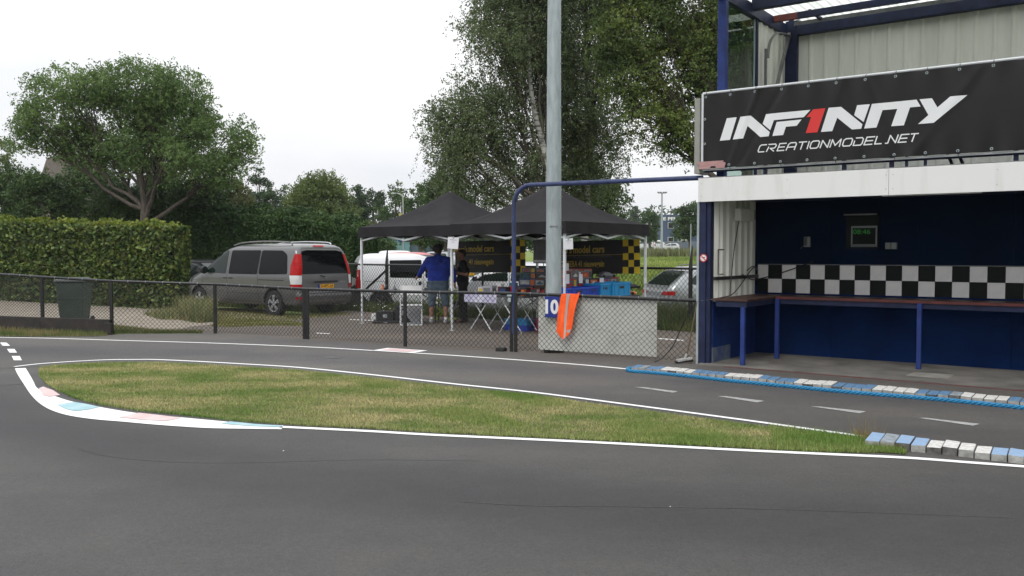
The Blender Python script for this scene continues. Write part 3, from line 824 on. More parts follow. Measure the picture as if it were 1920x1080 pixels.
# glass screen at the deck's side
M_glass = mat('clear_glass', (0.62, 0.72, 0.68), rough=0.02, trans=1.0)
t = M_glass.node_tree; t.nodes.remove(t.nodes['Principled BSDF'])
gl = t.nodes.new('ShaderNodeBsdfGlossy'); gl.inputs['Roughness'].default_value = 0.02
tp = t.nodes.new('ShaderNodeBsdfTransparent'); tp.inputs['Color'].default_value = (0.66, 0.76, 0.72, 1)
fr = t.nodes.new('ShaderNodeLayerWeight'); fr.inputs['Blend'].default_value = 0.25; pw = t.nodes.new('ShaderNodeMath'); pw.operation = 'POWER'; pw.inputs[1].default_value = 3.0; t.links.new(fr.outputs['Facing'], pw.inputs[0]); mx = t.nodes.new('ShaderNodeMixShader')
ad = t.nodes.new('ShaderNodeMath'); ad.operation = 'ADD'; ad.inputs[1].default_value = 0.03; t.links.new(pw.outputs[0], ad.inputs[0])
t.links.new(ad.outputs[0], mx.inputs[0]); t.links.new(tp.outputs[0], mx.inputs[1]); t.links.new(gl.outputs[0], mx.inputs[2]); t.links.new(mx.outputs[0], t.nodes['Material Output'].inputs['Surface'])
bp('pane', M_glass, (0.098, 0.106, 0.43, 1.672, 2.7, 5.335))
bp('glazing_strip', M_galv, (0.092, 0.112, 1.64, 1.672, 2.7, 5.33))
b = MB(); b.bar((0.22, 1.9, 3.6), (0.22, 2.95, 5.35), 0.045, 0.045); b.build('brace', M_grey, bld)
b = MB(); b.bar((0.2, 1.9, 2.66), (0.2, 1.9, 4.9), 0.055, 0.03); b.build('cable_duct', M_grey, bld)
for dx in (0, 0.025): 
    b = MB(); b.tube(smooth_line([(0.22 + dx, 1.9, 4.75), (0.22 + dx, 1.98, 5.0), (0.22 + dx, 2.25, 5.2), (0.22 + dx, 2.6, 5.28), (0.22 + dx, 2.95, 5.3)]), 0.011, 5); b.build('cable', M_grey, bld, smooth=60)
# fascia boards
M_screw = mat('screw_head', (0.2, 0.2, 0.2), rough=0.4, metal=0.5)
uc = BF.hit(1667, 340, -0.07)[0]
for a, c in ((-0.05, uc - 0.002), (uc + 0.002, uc + 2.44), (uc + 2.445, U1)):
    bp('fascia_board', M_whitesheet, (a, c, -0.09, -0.062, 2.37, 2.71), bevel=0.002)
    q = MB()
    for uu in (a + 0.05, (a + c) / 2, c - 0.03):
        for z in (2.45, 2.63): q.cbox((uu, -0.0915, z), (0.008, 0.003, 0.008))
    q.build('screws', M_screw, bld, kind='stuff')
bp('fascia_cap', M_grey, (-0.05, U1, -0.08, 0.0, 2.712, 2.722))
# railing posts behind the banner
for px in (1436, 1583, 1672, 1700, 1735, 1905):
    u = BF.hit(px, 300, 0.02)[0]; w = 0.05 if px in (1583, 1672, 1905) else 0.03
    bp('railing_post', M_dblue, (u - w / 2, u + w / 2, 0.0, 0.05, 2.66, 3.9))
for i in range(3): bp('railing_post', M_dblue, (4.6 + i * 1.3, 4.65 + i * 1.3, 0.0, 0.05, 2.66, 3.9))
for px in (1775, 1795):
    u = BF.hit(px, 300, 0.25)[0]; b = MB(); b.bar((u - 0.12, 0.25, 3.2), (u + 0.1, 0.25, 2.66), 0.035, 0.035); b.build('railing_brace', M_dblue, bld)
bp('railing', M_dblue, (0.0, U1, 0.0, 0.04, 3.86, 3.9), (0.0, U1, 0.0, 0.04, 2.80, 2.83))
M_cp = mat('dull_grey_panel', (0.28, 0.28, 0.25), rough=0.6, var=0.12, scale=3)
bp('corner_panel', M_cp, (-0.11, -0.03, -0.1, 0.25, 2.78, 3.86))
# no smoking roundel on the front post
M_red = mat('red_plastic', (0.5, 0.02, 0.02), rough=0.4); M_wp = mat('white_plastic', (0.7, 0.7, 0.7), rough=0.4)
b = MB(); b.lathe([(0.001, -0.002), (0.045, -0.002), (0.045, 0.002)], 24, 'x', (0.063, -0.008, 1.58)); 
st = MB(); st.lathe([(0.001, 0), (0.06, 0), (0.06, -0.003)], 24, 'y', (0.03, -0.063, 1.56)); so = st.build('sticker', M_red, bld)
st = MB(); st.lathe([(0.001, 0), (0.046, 0)], 24, 'y', (0.03, -0.0665, 1.56)); st.build('sticker_face', M_wp, so)
st = MB(); st.bar((-0.005, -0.068, 1.595), (0.065, -0.068, 1.525), 0.012, 0.002, up=(0, 1, 0)); st.build('sticker_bar', M_red, so)
st = MB(); st.cbox((0.03, -0.0675, 1.565), (0.05, 0.001, 0.012)); st.build('sticker_cigarette', M_black, so)

# ceiling tube light (off)
tl = thing('tube_light', 'unlit white tube light fixture under the ceiling at the bay front', 'light fixture', BF.w(0, 0, 0), BF.a)
u0, u1 = BF.hit(1647, 370, 0.3)[0], BF.hit(1850, 366, 0.3)[0]
M_fix = mat('grey_white_enamel', (0.34, 0.34, 0.33), rough=0.5, var=0.15)
b = MB(); b.box(u0, u1, 0.22, 0.36, 2.405, 2.438); b.build('housing', M_fix, tl, bevel=0.004)
b = MB(); b.tube([(u0 + 0.05, 0.29, 2.39), (u1 - 0.05, 0.29, 2.39)], 0.013, 8); b.build('tube', M_wp, tl)

# monitor on the back wall
mon = thing('monitor', 'small screen showing 08:46 in green digits, in a black box on the blue wall', 'screen', BF.w(0, 0, 0), BF.a)
(a0, zt), (a1, zb) = BF.hit(1587, 402, 1.74), BF.hit(1648, 466, 1.74)
b = MB(); b.box(a0, a1, 1.735, 1.748, zb, zt - 0.03); b.box(a0, a1, 1.62, 1.732, zt - 0.02, zt); b.build('box', M_tb, mon)
b = MB(); b.box(a0, a1, 1.60, 1.619, zt - 0.02, zt); b.build('box_edge', M_grey, mon)
(m0, mt), (m1, mb_) = BF.hit(1596, 424, 1.68), BF.hit(1644, 463, 1.68)
M_mon = mat('grey_monitor_case', (0.17, 0.19, 0.18), rough=0.45)
b = MB(); b.box(m0, m1, 1.68, 1.70, mb_ + 0.035, mb_ + 0.0); b.box(m0, m1, 1.68, 1.70, mb_, mb_ + 0.04); b.box(m0, m1, 1.68, 1.70, mt - 0.03, mt); b.box(m0, m0 + 0.02, 1.68, 1.70, mb_ + 0.04, mt - 0.03); b.box(m1 - 0.02, m1, 1.68, 1.70, mb_ + 0.04, mt - 0.03); b.box(m0 + 0.02, m1 - 0.02, 1.70, 1.733, mb_ + 0.02, mt - 0.02)
b.build('case', M_mon, mon)
M_scr = mat('dark_screen', (0.002, 0.004, 0.003), rough=0.3, spec=0.08)
b = MB(); b.box(m0 + 0.02, m1 - 0.02, 1.69, 1.699, mb_ + 0.04, mt - 0.03); b.build('screen', M_scr, mon)
M_dig = mat('green_digits', (0.02, 0.2, 0.02), emit=((0.05, 0.5, 0.08), 0.10))
d_ = text_mesh('digits', '08:46', 0.1, M_dig, mon, width=(m1 - m0) * 0.66, bold=0.0); d_.location = (m0 + 0.028, 1.688, mt - 0.12)
# sockets and intercom
soc = thing('wall_socket', 'double grey wall socket right of the monitor', 'socket', BF.w(0, 0, 0), BF.a)
(a0, zt), (a1, zb) = BF.hit(1661, 455, 1.74), BF.hit(1682, 467, 1.74); am = (a0 + a1) / 2
for x0, x1 in ((a0, am - 0.003), (am + 0.003, a1)):
    b = MB(); b.box(x0, x1, 1.70, 1.748, zb, zt); b.box(x0 + 0.015, x1 - 0.015, 1.694, 1.6995, zb + 0.02, zt - 0.02); b.build('socket_box', M_mon, soc, bevel=0.003)
ph = thing('intercom', 'small grey handset box with dangling lead, left of the monitor', 'intercom', BF.w(0, 0, 0), BF.a)
(a0, zt), (a1, zb) = BF.hit(1509, 444, 1.74), BF.hit(1520, 463, 1.74)
b = MB(); b.box(a0, a1, 1.69, 1.748, zb, zt); b.build('case', M_mon, ph, bevel=0.004)
b = MB(); b.box(a0 + 0.01, a1 - 0.045, 1.67, 1.688, zb + 0.02, zt - 0.01); b.build('handset', M_black, ph, bevel=0.004)
b = MB(); b.tube([(a0 - 0.06, 1.74, zb - 0.03), (a0 - 0.03, 1.72, zb + 0.01), (a0 + 0.005, 1.72, zb + 0.02)], 0.008, 5); b.build('lead', M_black, ph)
# leads on the side wall
cb = thing('cable_bundle', 'black leads looping over the side rail and down to the counter', 'cable', BF.w(0, 0, 0), BF.a)
for pts in ([(0.0, -0.07, 0.93), (0.25, 0.1, 0.985), (0.25, 0.5, 1.02), (0.22, 0.9, 1.15), (0.2, 1.3, 1.33), (0.2, 1.5, 1.40), (0.2, 1.65, 1.34)], [(0.2, 1.0, 1.30), (0.22, 1.3, 1.22), (0.25, 1.6, 1.22), (0.6, 1.71, 1.33), (0.95, 1.72, 1.46), (1.05, 1.735, 1.5)], [(0.2, 1.2, 1.36), (0.2, 1.45, 1.42), (0.2, 1.66, 1.36)], [(0.21, 0.85, 2.2), (0.21, 0.65, 1.7), (0.21, 0.55, 1.3), (0.21, 0.5, 1.0)]):
    b = MB(); b.tube(smooth_line(pts), 0.008, 5); b.build('lead', M_black, cb, smooth=60)
bx = MB(); bx.box(0.17, 0.27, 0.75, 1.3, 2.12, 2.3); bx.build('speaker_box', M_cream, loc=BF.w(0, 0), rz=BF.a); tag(bpy.data.objects['speaker_box'], 'pale box fixed high on the ribbed side wall of the bay', 'speaker')
b = MB(); b.tube([(0.2, 1.35, 2.3), (0.2, 1.35, 2.15)], 0.06, 10); so = b.build('floodlight', M_black, loc=BF.w(0, 0), rz=BF.a); tag(so, 'small black lamp high in the back corner of the bay', 'lamp')
b = MB(); b.tube([(0.18, 0.12, 1.68), (0.18, 0.12, 1.32), (0.18, 0.3, 1.32)], 0.009, 5); b.tube([(0.18, 0.12, 1.68), (0.18, 0.32, 1.68)], 0.009, 5); so = b.build('wire_bracket', M_black, loc=BF.w(0, 0), rz=BF.a); tag(so, 'thin black wire bracket on the ribbed side wall above the rail', 'bracket')

# ------------------------------------------------------------------ banner
ban = thing('banner', 'large black vinyl banner with white INF1NITY lettering above the white fascia', 'banner', BF.w(0, 0, 0), BF.a)
NB = -0.10
ztop_l = 3.90; zbot_l = 2.845
def banner_y(u, z):
    """hanging vinyl: gentle sag between grommets plus diagonal tension folds near the left end"""
    v = (z - zbot_l) / (ztop_l - zbot_l)
    y = 0.012 * math.cos(u * 17.2) * (abs(v - 0.5) * 2) ** 3
    for (c, s, amp, wd, ul) in ((0.62, 0.42, 0.016, 0.035, 1.4), (0.86, 0.62, -0.012, 0.05, 1.2), (1.75, 0.45, 0.008, 0.07, 1.0), (3.2, 0.8, 0.010, 0.08, 1.0), (4.3, 0.3, 0.012, 0.09, 1.0), (2.5, -0.5, 0.006, 0.06, 1.0), (5.6, 0.5, 0.012, 0.08, 1.0)):
        d = u - (c + s * (v - 0.5)); y -= amp * 1.7 * math.exp(-(d / wd) ** 2) * (0.4 + 0.6 * abs(v - 0.3))
    y += 0.008 * noise.noise(Vector((u * 1.3, z * 1.3, 3)))
    return NB + y
M_vinyl = mat('black_vinyl', (0.009, 0.0075, 0.008), rough=0.36, var=0.15, scale=3, spec=0.32)
b = MB(); nu, nz_ = 260, 44; UB = 7.2
for j in range(nz_ + 1):
    for i in range(nu + 1):
        u = 0.03 + (UB - 0.03) * i / nu; z = zbot_l + (ztop_l - zbot_l) * j / nz_
        b.v.append((u, banner_y(u, z), z))
W_ = nu + 1
for j in range(nz_):
    for i in range(nu): b.f.append((j * W_ + i, j * W_ + i + 1, (j + 1) * W_ + i + 1, (j + 1) * W_ + i))
b.build('cloth', M_vinyl, ban, smooth=80)
M_print = mat('white_print', (0.72, 0.73, 0.74), rough=0.4); M_printr = mat('red_print', (0.62, 0.025, 0.02), rough=0.4)
def banner_shape(name, px, m):
    poly = [Vector(BF.hit(x, y, NB)) for x, y in px]
    v, f = fill2d(poly, 0.03); b = MB()
    b.add([(p.x, banner_y(p.x, p.y) - 0.007, p.y) for p in v], [tuple(t) for t in f])
    o = b.build(name, m, ban, smooth=80)
    if sum(p.normal.y for p in o.data.polygons) > 0: o.data.flip_normals()
    return o
c1 = lambda L_: [(1340 + x / 8, 190 + y / 8) for x, y in L_]
c2 = lambda L_: [(1540 + x / 6.857, 170 + y / 6.857) for x, y in L_]
for L_ in ([(185, 255), (333, 238), (232, 578), (80, 592)], [(388, 232), (545, 216), (828, 462), (812, 524), (685, 536), (495, 368), (430, 557), (274, 574)],
           [(768, 192), (1440, 128), (1338, 238), (890, 284), (836, 434), (718, 335)], [(932, 310), (1306, 272), (1232, 368), (1072, 382), (1030, 506), (868, 520)]):
    banner_shape('letter', c1(L_), M_print)
banner_shape('letter', c1([(1478, 122), (1665, 104), (1545, 464), (1368, 478), (1448, 234), (1378, 238)]), M_printr)['label'] = 'red figure one in place of a letter'
for L_ in ([(98, 222), (255, 208), (530, 432), (514, 490), (396, 500), (206, 348), (142, 520), (-2, 532)], [(462, 188), (626, 174), (545, 404), (424, 314)],
           [(652, 172), (1226, 116), (1278, 204), (1142, 216), (1062, 446), (900, 458), (978, 234), (790, 252), (710, 474), (552, 488)],
           [(1264, 112), (1424, 98), (1494, 216), (1660, 76), (1880, 58), (1448, 414), (1244, 430), (1378, 314)]):
    banner_shape('letter', c2(L_), M_print)
# the second line: stroke lettering, slanted
ST = {'C': [[(1, 1), (.25, 1), (.05, .8), (0, .2), (.12, 0), (.9, 0)]], 'R': [[(0, 0), (.12, .62)], [(.05, 1), (.85, 1), (1, .8), (.9, .5), (.75, .42), (.35, .42), (.85, 0)]],
      'E': [[(1, 1), (.1, 1), (0, 0), (.95, 0)], [(.08, .5), (.9, .5)]], 'A': [[(0, 0), (.1, .8), (.3, 1), (.85, 1), (1, .8), (.95, 0)], [(.07, .4), (.95, .4)]],
      'T': [[(0, 1), (1.1, 1)], [(.55, 1), (.5, 0)]], 'I': [[(.3, 0), (.3, 1)]], 'O': [[(.2, 1), (.85, 1), (1, .8), (1, .2), (.85, 0), (.15, 0), (0, .2), (0, .8), (.2, 1)]],
      'N': [[(0, 0), (.05, 1), (.95, 0), (1, 1)]], 'M': [[(0, 0), (.05, 1), (.5, .2), (.95, 1), (1, 0)]], 'D': [[(.1, 1), (.8, 1), (1, .8), (1, .2), (.85, 0), (0, 0), (0, .6)]],
      'L': [[(0, 1), (0, 0), (.9, 0)]], '.': [[(.3, 0.0), (.55, 0.0)]]}
xs = [65, 160, 275, 375, 495, 588, 630, 745, 850, 985, 1105, 1222, 1340, 1440, 1480, 1595, 1712, 1800]
word = 'CREATIONMODEL.NET'
base = lambda x: (1410 + x / 5.818, 240 + (270 - (x - 65) * (118 / 1715)) / 5.818)
for i, ch in enumerate(word):
    ua, za = BF.hit(*base(xs[i]), NB); ub, _ = BF.hit(*base(xs[i + 1]), NB); wv = (ub - ua) * 0.78; hgt = 0.094
    if ch == 'I': wv = 0.06
    if ch == '.': wv = 0.06
    b = MB()
    for st_ in ST[ch]:
        pts = [Vector((ua + p[0] * wv + p[1] * hgt * 0.30, za + 0.008 + p[1] * hgt)) for p in st_]
        for a_, c_ in zip(pts, pts[1:]):
            d = (c_ - a_).normalized(); a2, c2_ = a_ - d * 0.006, c_ + d * 0.006; nn = Vector((-d.y, d.x)) * 0.0075
            q = [a2 - nn, a2 + nn, c2_ + nn, c2_ - nn]
            b.add([(p.x, banner_y(p.x, p.y) - 0.007, p.y) for p in q], [(0, 1, 2, 3)])
    o = b.build('letter', M_print, ban)
b = MB(); b.tube([(0.0, -0.06, 3.925), (UB, -0.06, 3.925)], 0.018, 8); b.tube([(0.0, -0.06, 2.83), (UB, -0.06, 2.83)], 0.014, 8); b.build('frame_tube', M_steelw, ban)
b = MB(); b.bar((0.005, -0.08, 2.85), (0.005, -0.08, 3.92), 0.012, 0.03); b.build('frame_side', M_steelw, ban)
for i in range(20):
    for z in (3.865, 2.88):
        u = 0.06 + i * 0.365
        if u > UB - 0.1: continue
        b = MB(); b.lathe([(0.008, -0.004), (0.012, -0.008), (0.018, -0.006), (0.019, 0.0)], 12, 'y', (u, banner_y(u, z), z)); b.build('grommet', M_galv, ban)
        if z > 3 or i % 2: 
            b = MB(); b.bar((u, banner_y(u, z) - 0.012, z), (u + 0.005, -0.08, z + (0.07 if z > 3 else -0.06)), 0.006, 0.006); b.build('cable_tie', M_black, ban)
for z in (3.55, 3.2):
    b = MB(); b.lathe([(0.008, -0.004), (0.012, -0.008), (0.018, -0.006), (0.019, 0.0)], 12, 'y', (0.05, banner_y(0.05, z), z)); b.build('grommet', M_galv, ban)
M_tape = mat('pinkish_tape', (0.34, 0.17, 0.17), rough=0.35, col2=(0.5, 0.3, 0.28), scale=25, stretch=(0.3, 1, 6))
for i, (x0, x1, z0, z1) in enumerate(((-0.04, 0.36, 2.84, 2.885), (-0.03, 0.37, 2.875, 2.92), (-0.05, 0.34, 2.905, 2.945))):
    b = MB(); b.box(x0, x1, NB - 0.012 - 0.002 * i, NB - 0.009 - 0.002 * i, z0, z1); b.build('tape', M_tape, ban)

# ------------------------------------------------------------------ front fence
def lattice(mb, p0, p1, h0, h1, zb0, zb1, pitch=0.088, vp=0.092, r=0.0028):
    """chain link between two posts: straight wire runs in both slants, clipped to the panel"""
    p0, p1 = Vector(p0), Vector(p1); Ln = (p1 - p0).xy.length; sl_ = vp / pitch
    H = max(h0, h1)
    def P(s, z):
        t = s / Ln; zb = zb0 + (zb1 - zb0) * t; ht = h0 + (h1 - h0) * t
        return Vector((p0.x + (p1.x - p0.x) * t, p0.y + (p1.y - p0.y) * t, zb + (ht - zb) * z / H))
    nn = Vector((-(p1 - p0).y, (p1 - p0).x, 0)).normalized()
    for sgn in (1, -1):
        c = -H / sl_ if sgn == 1 else 0
        c = math.floor(c / pitch) * pitch
        while c < Ln + (H / sl_ if sgn == -1 else 0):
            s0, z0, s1, z1 = c, 0.0, c + sgn * H / sl_, H
            lo_, hi_ = 0.0, 1.0; ds = s1 - s0
            ta, tb = (0 - s0) / ds, (Ln - s0) / ds
            lo_, hi_ = max(lo_, min(ta, tb)), min(hi_, max(ta, tb))
            if hi_ - lo_ > 0.01:
                a, b_ = P(s0 + ds * lo_, z0 + (z1 - z0) * lo_), P(s0 + ds * hi_, z0 + (z1 - z0) * hi_)
                o = nn * (0.0025 * sgn); mb.bar(a + o, b_ + o, r * 2, r * 2)
            c += pitch
M_wire = mat('black_coated_wire', (0.016, 0.016, 0.016), rough=0.5)
M_wireold = mat('black_green_wire', (0.05, 0.055, 0.05), rough=0.5)
fence = thing('chain_link_fence', 'knee to waist high black chain link fence running along the edge of the track', 'fence')
FPOS = [(-6.0, None)]
fp = []   # (x, y, base z, top z, double)
def gp(px, py, top, dbl=False, zt=None):
    p = G(px, py); z = zt if zt else z_at(p.y, top); fp.append((p.x, p.y, 0.0, z, dbl)); return p
a80 = at_depth(80, 600, 18.1); a0 = at_depth(0, 600, 18.56)
am = at_depth(-130, 600, 19.3)
fp.append((am.x, am.y, 0.0, 1.26, False)); 
fp.append((a80.x, a80.y, 0.0, 1.13, False))
gp(210, 627, 527); gp(404, 626, 533); gp(574, 636, 542, True); gp(760, 650, 547); gp(963, 660, 550, True)
e = BF.w(-0.06, -0.02); fp.append((e.x, e.y, 0.0, 0.935, False))
for i, (x, y, z0, z1, dbl) in enumerate(fp):
    if i < len(fp) - 1:
        top = z1 + 0.015
        for k in ((-0.04, 0.04) if dbl else (0.0,)):
            dx = k * 0.86
            b = MB(); b.box(x + dx - 0.03, x + dx + 0.03, y - dx * 0.6 - 0.03, y - dx * 0.6 + 0.03, -0.1, top); b.build('post', M_black, fence, bevel=0.006)
    if i:
        a, c = fp[i - 1], fp[i]
        b = MB(); b.tube([(a[0], a[1], a[3]), (c[0], c[1], c[3])], 0.027, 10); b.build('top_rail', M_black, fence, smooth=60)
        b = MB(); lattice(b, a[:3], c[:3], a[3] - 0.02, c[3] - 0.02, 0.30 if i <= 2 else 0.035, 0.30 if i <= 2 else 0.035); b.build('wire_mesh', M_wire, fence, kind='stuff')
        n_ = int((Vector(c[:2]) - Vector(a[:2])).length / 0.3); q = MB()
        for k in range(1, n_):
            t = k / n_; x, y, z = [a[j] + (c[j] - a[j]) * t for j in (0, 1, 3)]
            q.lathe([(0.029, -0.004), (0.032, 0), (0.029, 0.004)], 8, 'x', (x, y, z))
        q.build('wire_ties', M_galv, fence, kind='stuff')
M_kick = mat('black_rubber_board', (0.018, 0.016, 0.014), rough=0.85, col2=(0.035, 0.028, 0.024), scale=5, bump=0.4, bscale=12, detail=8)
for a, c in ((fp[0], fp[1]), (fp[1], fp[2])):
    b = MB(); b.bar((a[0], a[1] - 0.07, 0.14), (c[0], c[1] - 0.07, 0.14), 0.05, 0.33); b.build('kickboard', M_kick, fence, bevel=0.008)
b = MB(); b.cbox((fp[2][0] - 0.03, fp[2][1] - 0.11, 0.1), (0.14, 0.07, 0.28)); b.build('kickboard_end', M_kick, fence, bevel=0.01)
# gate latch on the double post
b = MB(); x, y = fp[6][:2]; b.cbox((x - 0.07, y - 0.03, 0.86), (0.05, 0.06, 0.07)); b.cbox((x - 0.07, y - 0.03, 0.93), (0.08, 0.04, 0.03)); b.build('latch', M_galv, fence, bevel=0.005)
# tubular blue frame
pp = (fp[6][0] + 0.005, fp[6][1] + 0.01); q1 = BF.w(-0.02, 0.0)
dirv = (Vector((q1.x, q1.y)) - Vector(pp)).normalized(); top = 2.73; pts = [(pp[0], pp[1], 0.3), (pp[0], pp[1], top - 0.32)]
for k in range(1, 9):
    t = k / 8 * math.pi / 2; s = 0.32 * (1 - math.cos(t)); pts.append((pp[0] + dirv.x * s, pp[1] + dirv.y * s, top - 0.32 + 0.32 * math.sin(t)))
pts.append((q1.x, q1.y, top - 0.005))
M_pipe = mat('dull_blue_pipe_paint', (0.028, 0.042, 0.12), rough=0.5, var=0.3, scale=6)
b = MB(); b.tube(pts, 0.036, 12); pf = b.build('pipe_frame', M_pipe, smooth=50); tag(pf, 'blue bent pipe rising from the fence post and reaching across to the building', 'pipe')

# fence hung things: local frame along the last fence section
FD = Vector((fp[7][0] - fp[6][0], fp[7][1] - fp[6][1])); FF = Frame((fp[6][0], fp[6][1], 0), math.degrees(math.atan2(FD.y, FD.x)))
M_panel = mat('weathered_white_board', (0.52, 0.52, 0.46), rough=0.7, col2=(0.68, 0.68, 0.63), scale=2.2, detail=9, lo=0.3, hi=0.55)
u0 = FF.hit(1010, 600, 0.05)[0]; u1 = FF.hit(1232, 600, 0.05)[0]
b = MB(); b.box(u0, u1, 0.04, 0.055, 0.065, 0.925); pn = b.build('white_panel', M_panel, loc=FF.w(0, 0), rz=FF.a, bevel=0.002); tag(pn, 'large weathered off-white board fixed behind the fence mesh beside the building', 'board')
sg = thing('number_sign', 'small blue plate with white number 10 hung on the fence rail', 'sign', FF.w(0, 0), FF.a)
u0, u1 = FF.hit(1022, 570, -0.04)[0], FF.hit(1049, 570, -0.04)[0]
M_signb = mat('deep_blue_enamel', (0.01, 0.025, 0.2), rough=0.35)
b = MB(); b.box(u0, u1, -0.045, -0.038, 0.6, 0.935); b.build('plate', M_signb, sg, bevel=0.002)
t_ = text_mesh('number', '10', 0.3, M_wp, sg, width=(u1 - u0) * 0.92, bold=0.012, align='LEFT'); t_.location = (u0 + 0.008, -0.0475, 0.67)
for v in t_.data.vertices: v.co.z *= 1.0
# orange vest
vest = thing('safety_vest', 'bright orange safety vest with silver stripe draped over the fence', 'vest', FF.w(0, 0), FF.a)
M_or = mat('fluorescent_orange_cloth', (1.0, 0.11, 0.01), rough=0.7, var=0.1, scale=12, bump=0.4, bscale=9)
M_silv = mat('silver_reflective_tape', (0.42, 0.38, 0.36), rough=0.4)
def vy(u, z, o=0.0):
    return -0.07 - o - 0.016 * math.sin((u * 26) + z * 5) - 0.009 * math.sin(u * 61 - z * 11) - 0.012 * abs(math.sin(u * 17 + z * 2.3 + 1)) + 0.02 * (z - 0.6)
def vshape(name, px, m, o=0.0):
    poly = [Vector(FF.hit(x, y, -0.06)) for x, y in px]; v, f = fill2d(poly, 0.025); b = MB()
    b.add([(p.x, vy(p.x, p.y, o), p.y) for p in v], [tuple(t) for t in f])
    k = len(b.v)
    if o == 0.0:
        b.add([(p.x, vy(p.x, p.y, -0.008), p.y) for p in v], [tuple(t)[::-1] for t in f])
    return b.build(name, m, vest, smooth=70)
vshape('cloth', [(1053, 551), (1066, 550), (1081, 551), (1087, 547), (1086, 555), (1081, 570), (1077, 590), (1075, 608), (1069, 625), (1059, 636), (1050, 630), (1043.5, 622), (1046, 600), (1050, 575)], M_or)
vshape('stripe', [(1064, 551), (1070, 551), (1065, 575), (1062.5, 600), (1062, 634), (1059, 634.5), (1059, 600), (1061, 575)], M_silv, 0.004)
vshape('stripe', [(1063, 619), (1071, 617), (1069, 623), (1066, 625)], M_silv, 0.004)
b = MB(); vs = []
uu0, uu1 = FF.hit(1053, 551, -0.06)[0], FF.hit(1085, 551, -0.06)[0]
for i in range(9):
    u = uu0 + (uu1 - uu0) * i / 8
    for a in range(8):
        t = a / 7; ang = math.pi * t
        vs.append((u, -math.cos(ang) * 0.05 - 0.005, 0.945 + math.sin(ang) * 0.03 - (0.15 if a == 7 else 0)))
b.add(vs, [(i * 8 + a, i * 8 + a + 1, i * 8 + a + 9, i * 8 + a + 8) for i in range(8) for a in range(7)]); b.build('fold', M_or, vest, smooth=70)

# steel mast behind the fence
mst = thing('steel_mast', 'tall thick galvanised round mast standing behind the number ten sign', 'mast', (0.685, 14.47, 0))
b = MB(); b.tube([(0, 0, -0.1), (0, 0, 2.0), (0, 0, 5.0), (0.03, 0, 11.0)], [0.133, 0.126, 0.112, 0.09], 24); b.build('pole', M_galv, mst, smooth=60)
b = MB(); b.box(-0.16, 0.16, -0.2, 0.06, -0.05, 0.105); b.build('foot', M_rubber, mst, bevel=0.01)
for z in (2.05, 2.55, 3.3, 4.0, 4.7, 5.2, 5.9):
    b = MB(); b.tube([(0.10, -0.05, z), (0.135, -0.07, z)], 0.008, 6); b.build('bolt', M_grey, mst)
b = MB(); b.box(-0.07, 0.07, -0.128, -0.118, 2.05, 2.075); b.build('worn_label', M_grey, mst)
blk = MB(); p = G(940, 661); blk.box(-0.08, 0.07, -0.07, 0.07, -0.01, 0.07); o = blk.build('rubber_block', M_rubber, loc=(p.x, p.y + 0.1, 0), rz=-0.5, bevel=0.01); tag(o, 'small black rubber block on the ground left of the gate post', 'block')
# broom leaning on the fence by the building
br = thing('broom', 'broom with pale head leaning on the fence beside the building post', 'broom')
p = G(1283, 682); q = FF.w((FF.hit(1309, 590, 0.0)[0]), -0.035, 0.93)
M_broom = mat('pale_broom_head', (0.36, 0.36, 0.34), rough=0.6, var=0.3, scale=20); M_wood = mat('brown_handle_wood', (0.11, 0.08, 0.05), rough=0.6, var=0.2)
b = MB(); b.tube([(p.x + 0.03, p.y, 0.08), tuple(q)], 0.012, 8); b.build('handle', M_wood, br)
b = MB(); b.bar((p.x - 0.12, p.y - 0.05, 0.05), (p.x + 0.12, p.y + 0.02, 0.08), 0.07, 0.04); b.tube([(p.x, p.y, 0.06), (p.x + 0.04, p.y, 0.15)], 0.022, 8); b.build('head', M_broom, br, bevel=0.008)
b = MB(); b.bar((p.x - 0.14, p.y - 0.055, 0.03), (p.x + 0.12, p.y + 0.02, 0.045), 0.06, 0.03); b.build('bristles', M_black, br)
cbl = MB(); cbl.tube(smooth_line([G(1228, 678, 0.02), G(1245, 668, 0.03), at_depth(1262, 648, 13.4), at_depth(1275, 620, 13.3), at_depth(1290, 590, 13.1), at_depth(1305, 566, 12.95)], 8), 0.008, 6)
o = cbl.build('cable', M_black, smooth=60); tag(o, 'black cable sagging from the fence rail to the ground beside the broom', 'cable')
w_ = MB(); w_.tube(smooth_line([FF.w(FF.hit(1105, 620, -0.02)[0], -0.02, 0.42), FF.w(FF.hit(1130, 617, -0.02)[0], -0.025, 0.44), FF.w(FF.hit(1165, 622, -0.02)[0], -0.02, 0.37), FF.w(FF.hit(1215, 613, -0.02)[0], -0.02, 0.46), FF.w(FF.hit(1232, 624, -0.02)[0], -0.02, 0.36)], 8), 0.0025, 4)
o = w_.build('loose_wire', M_wireold); tag(o, 'thin loose wire trailing across the off-white board', 'wire')

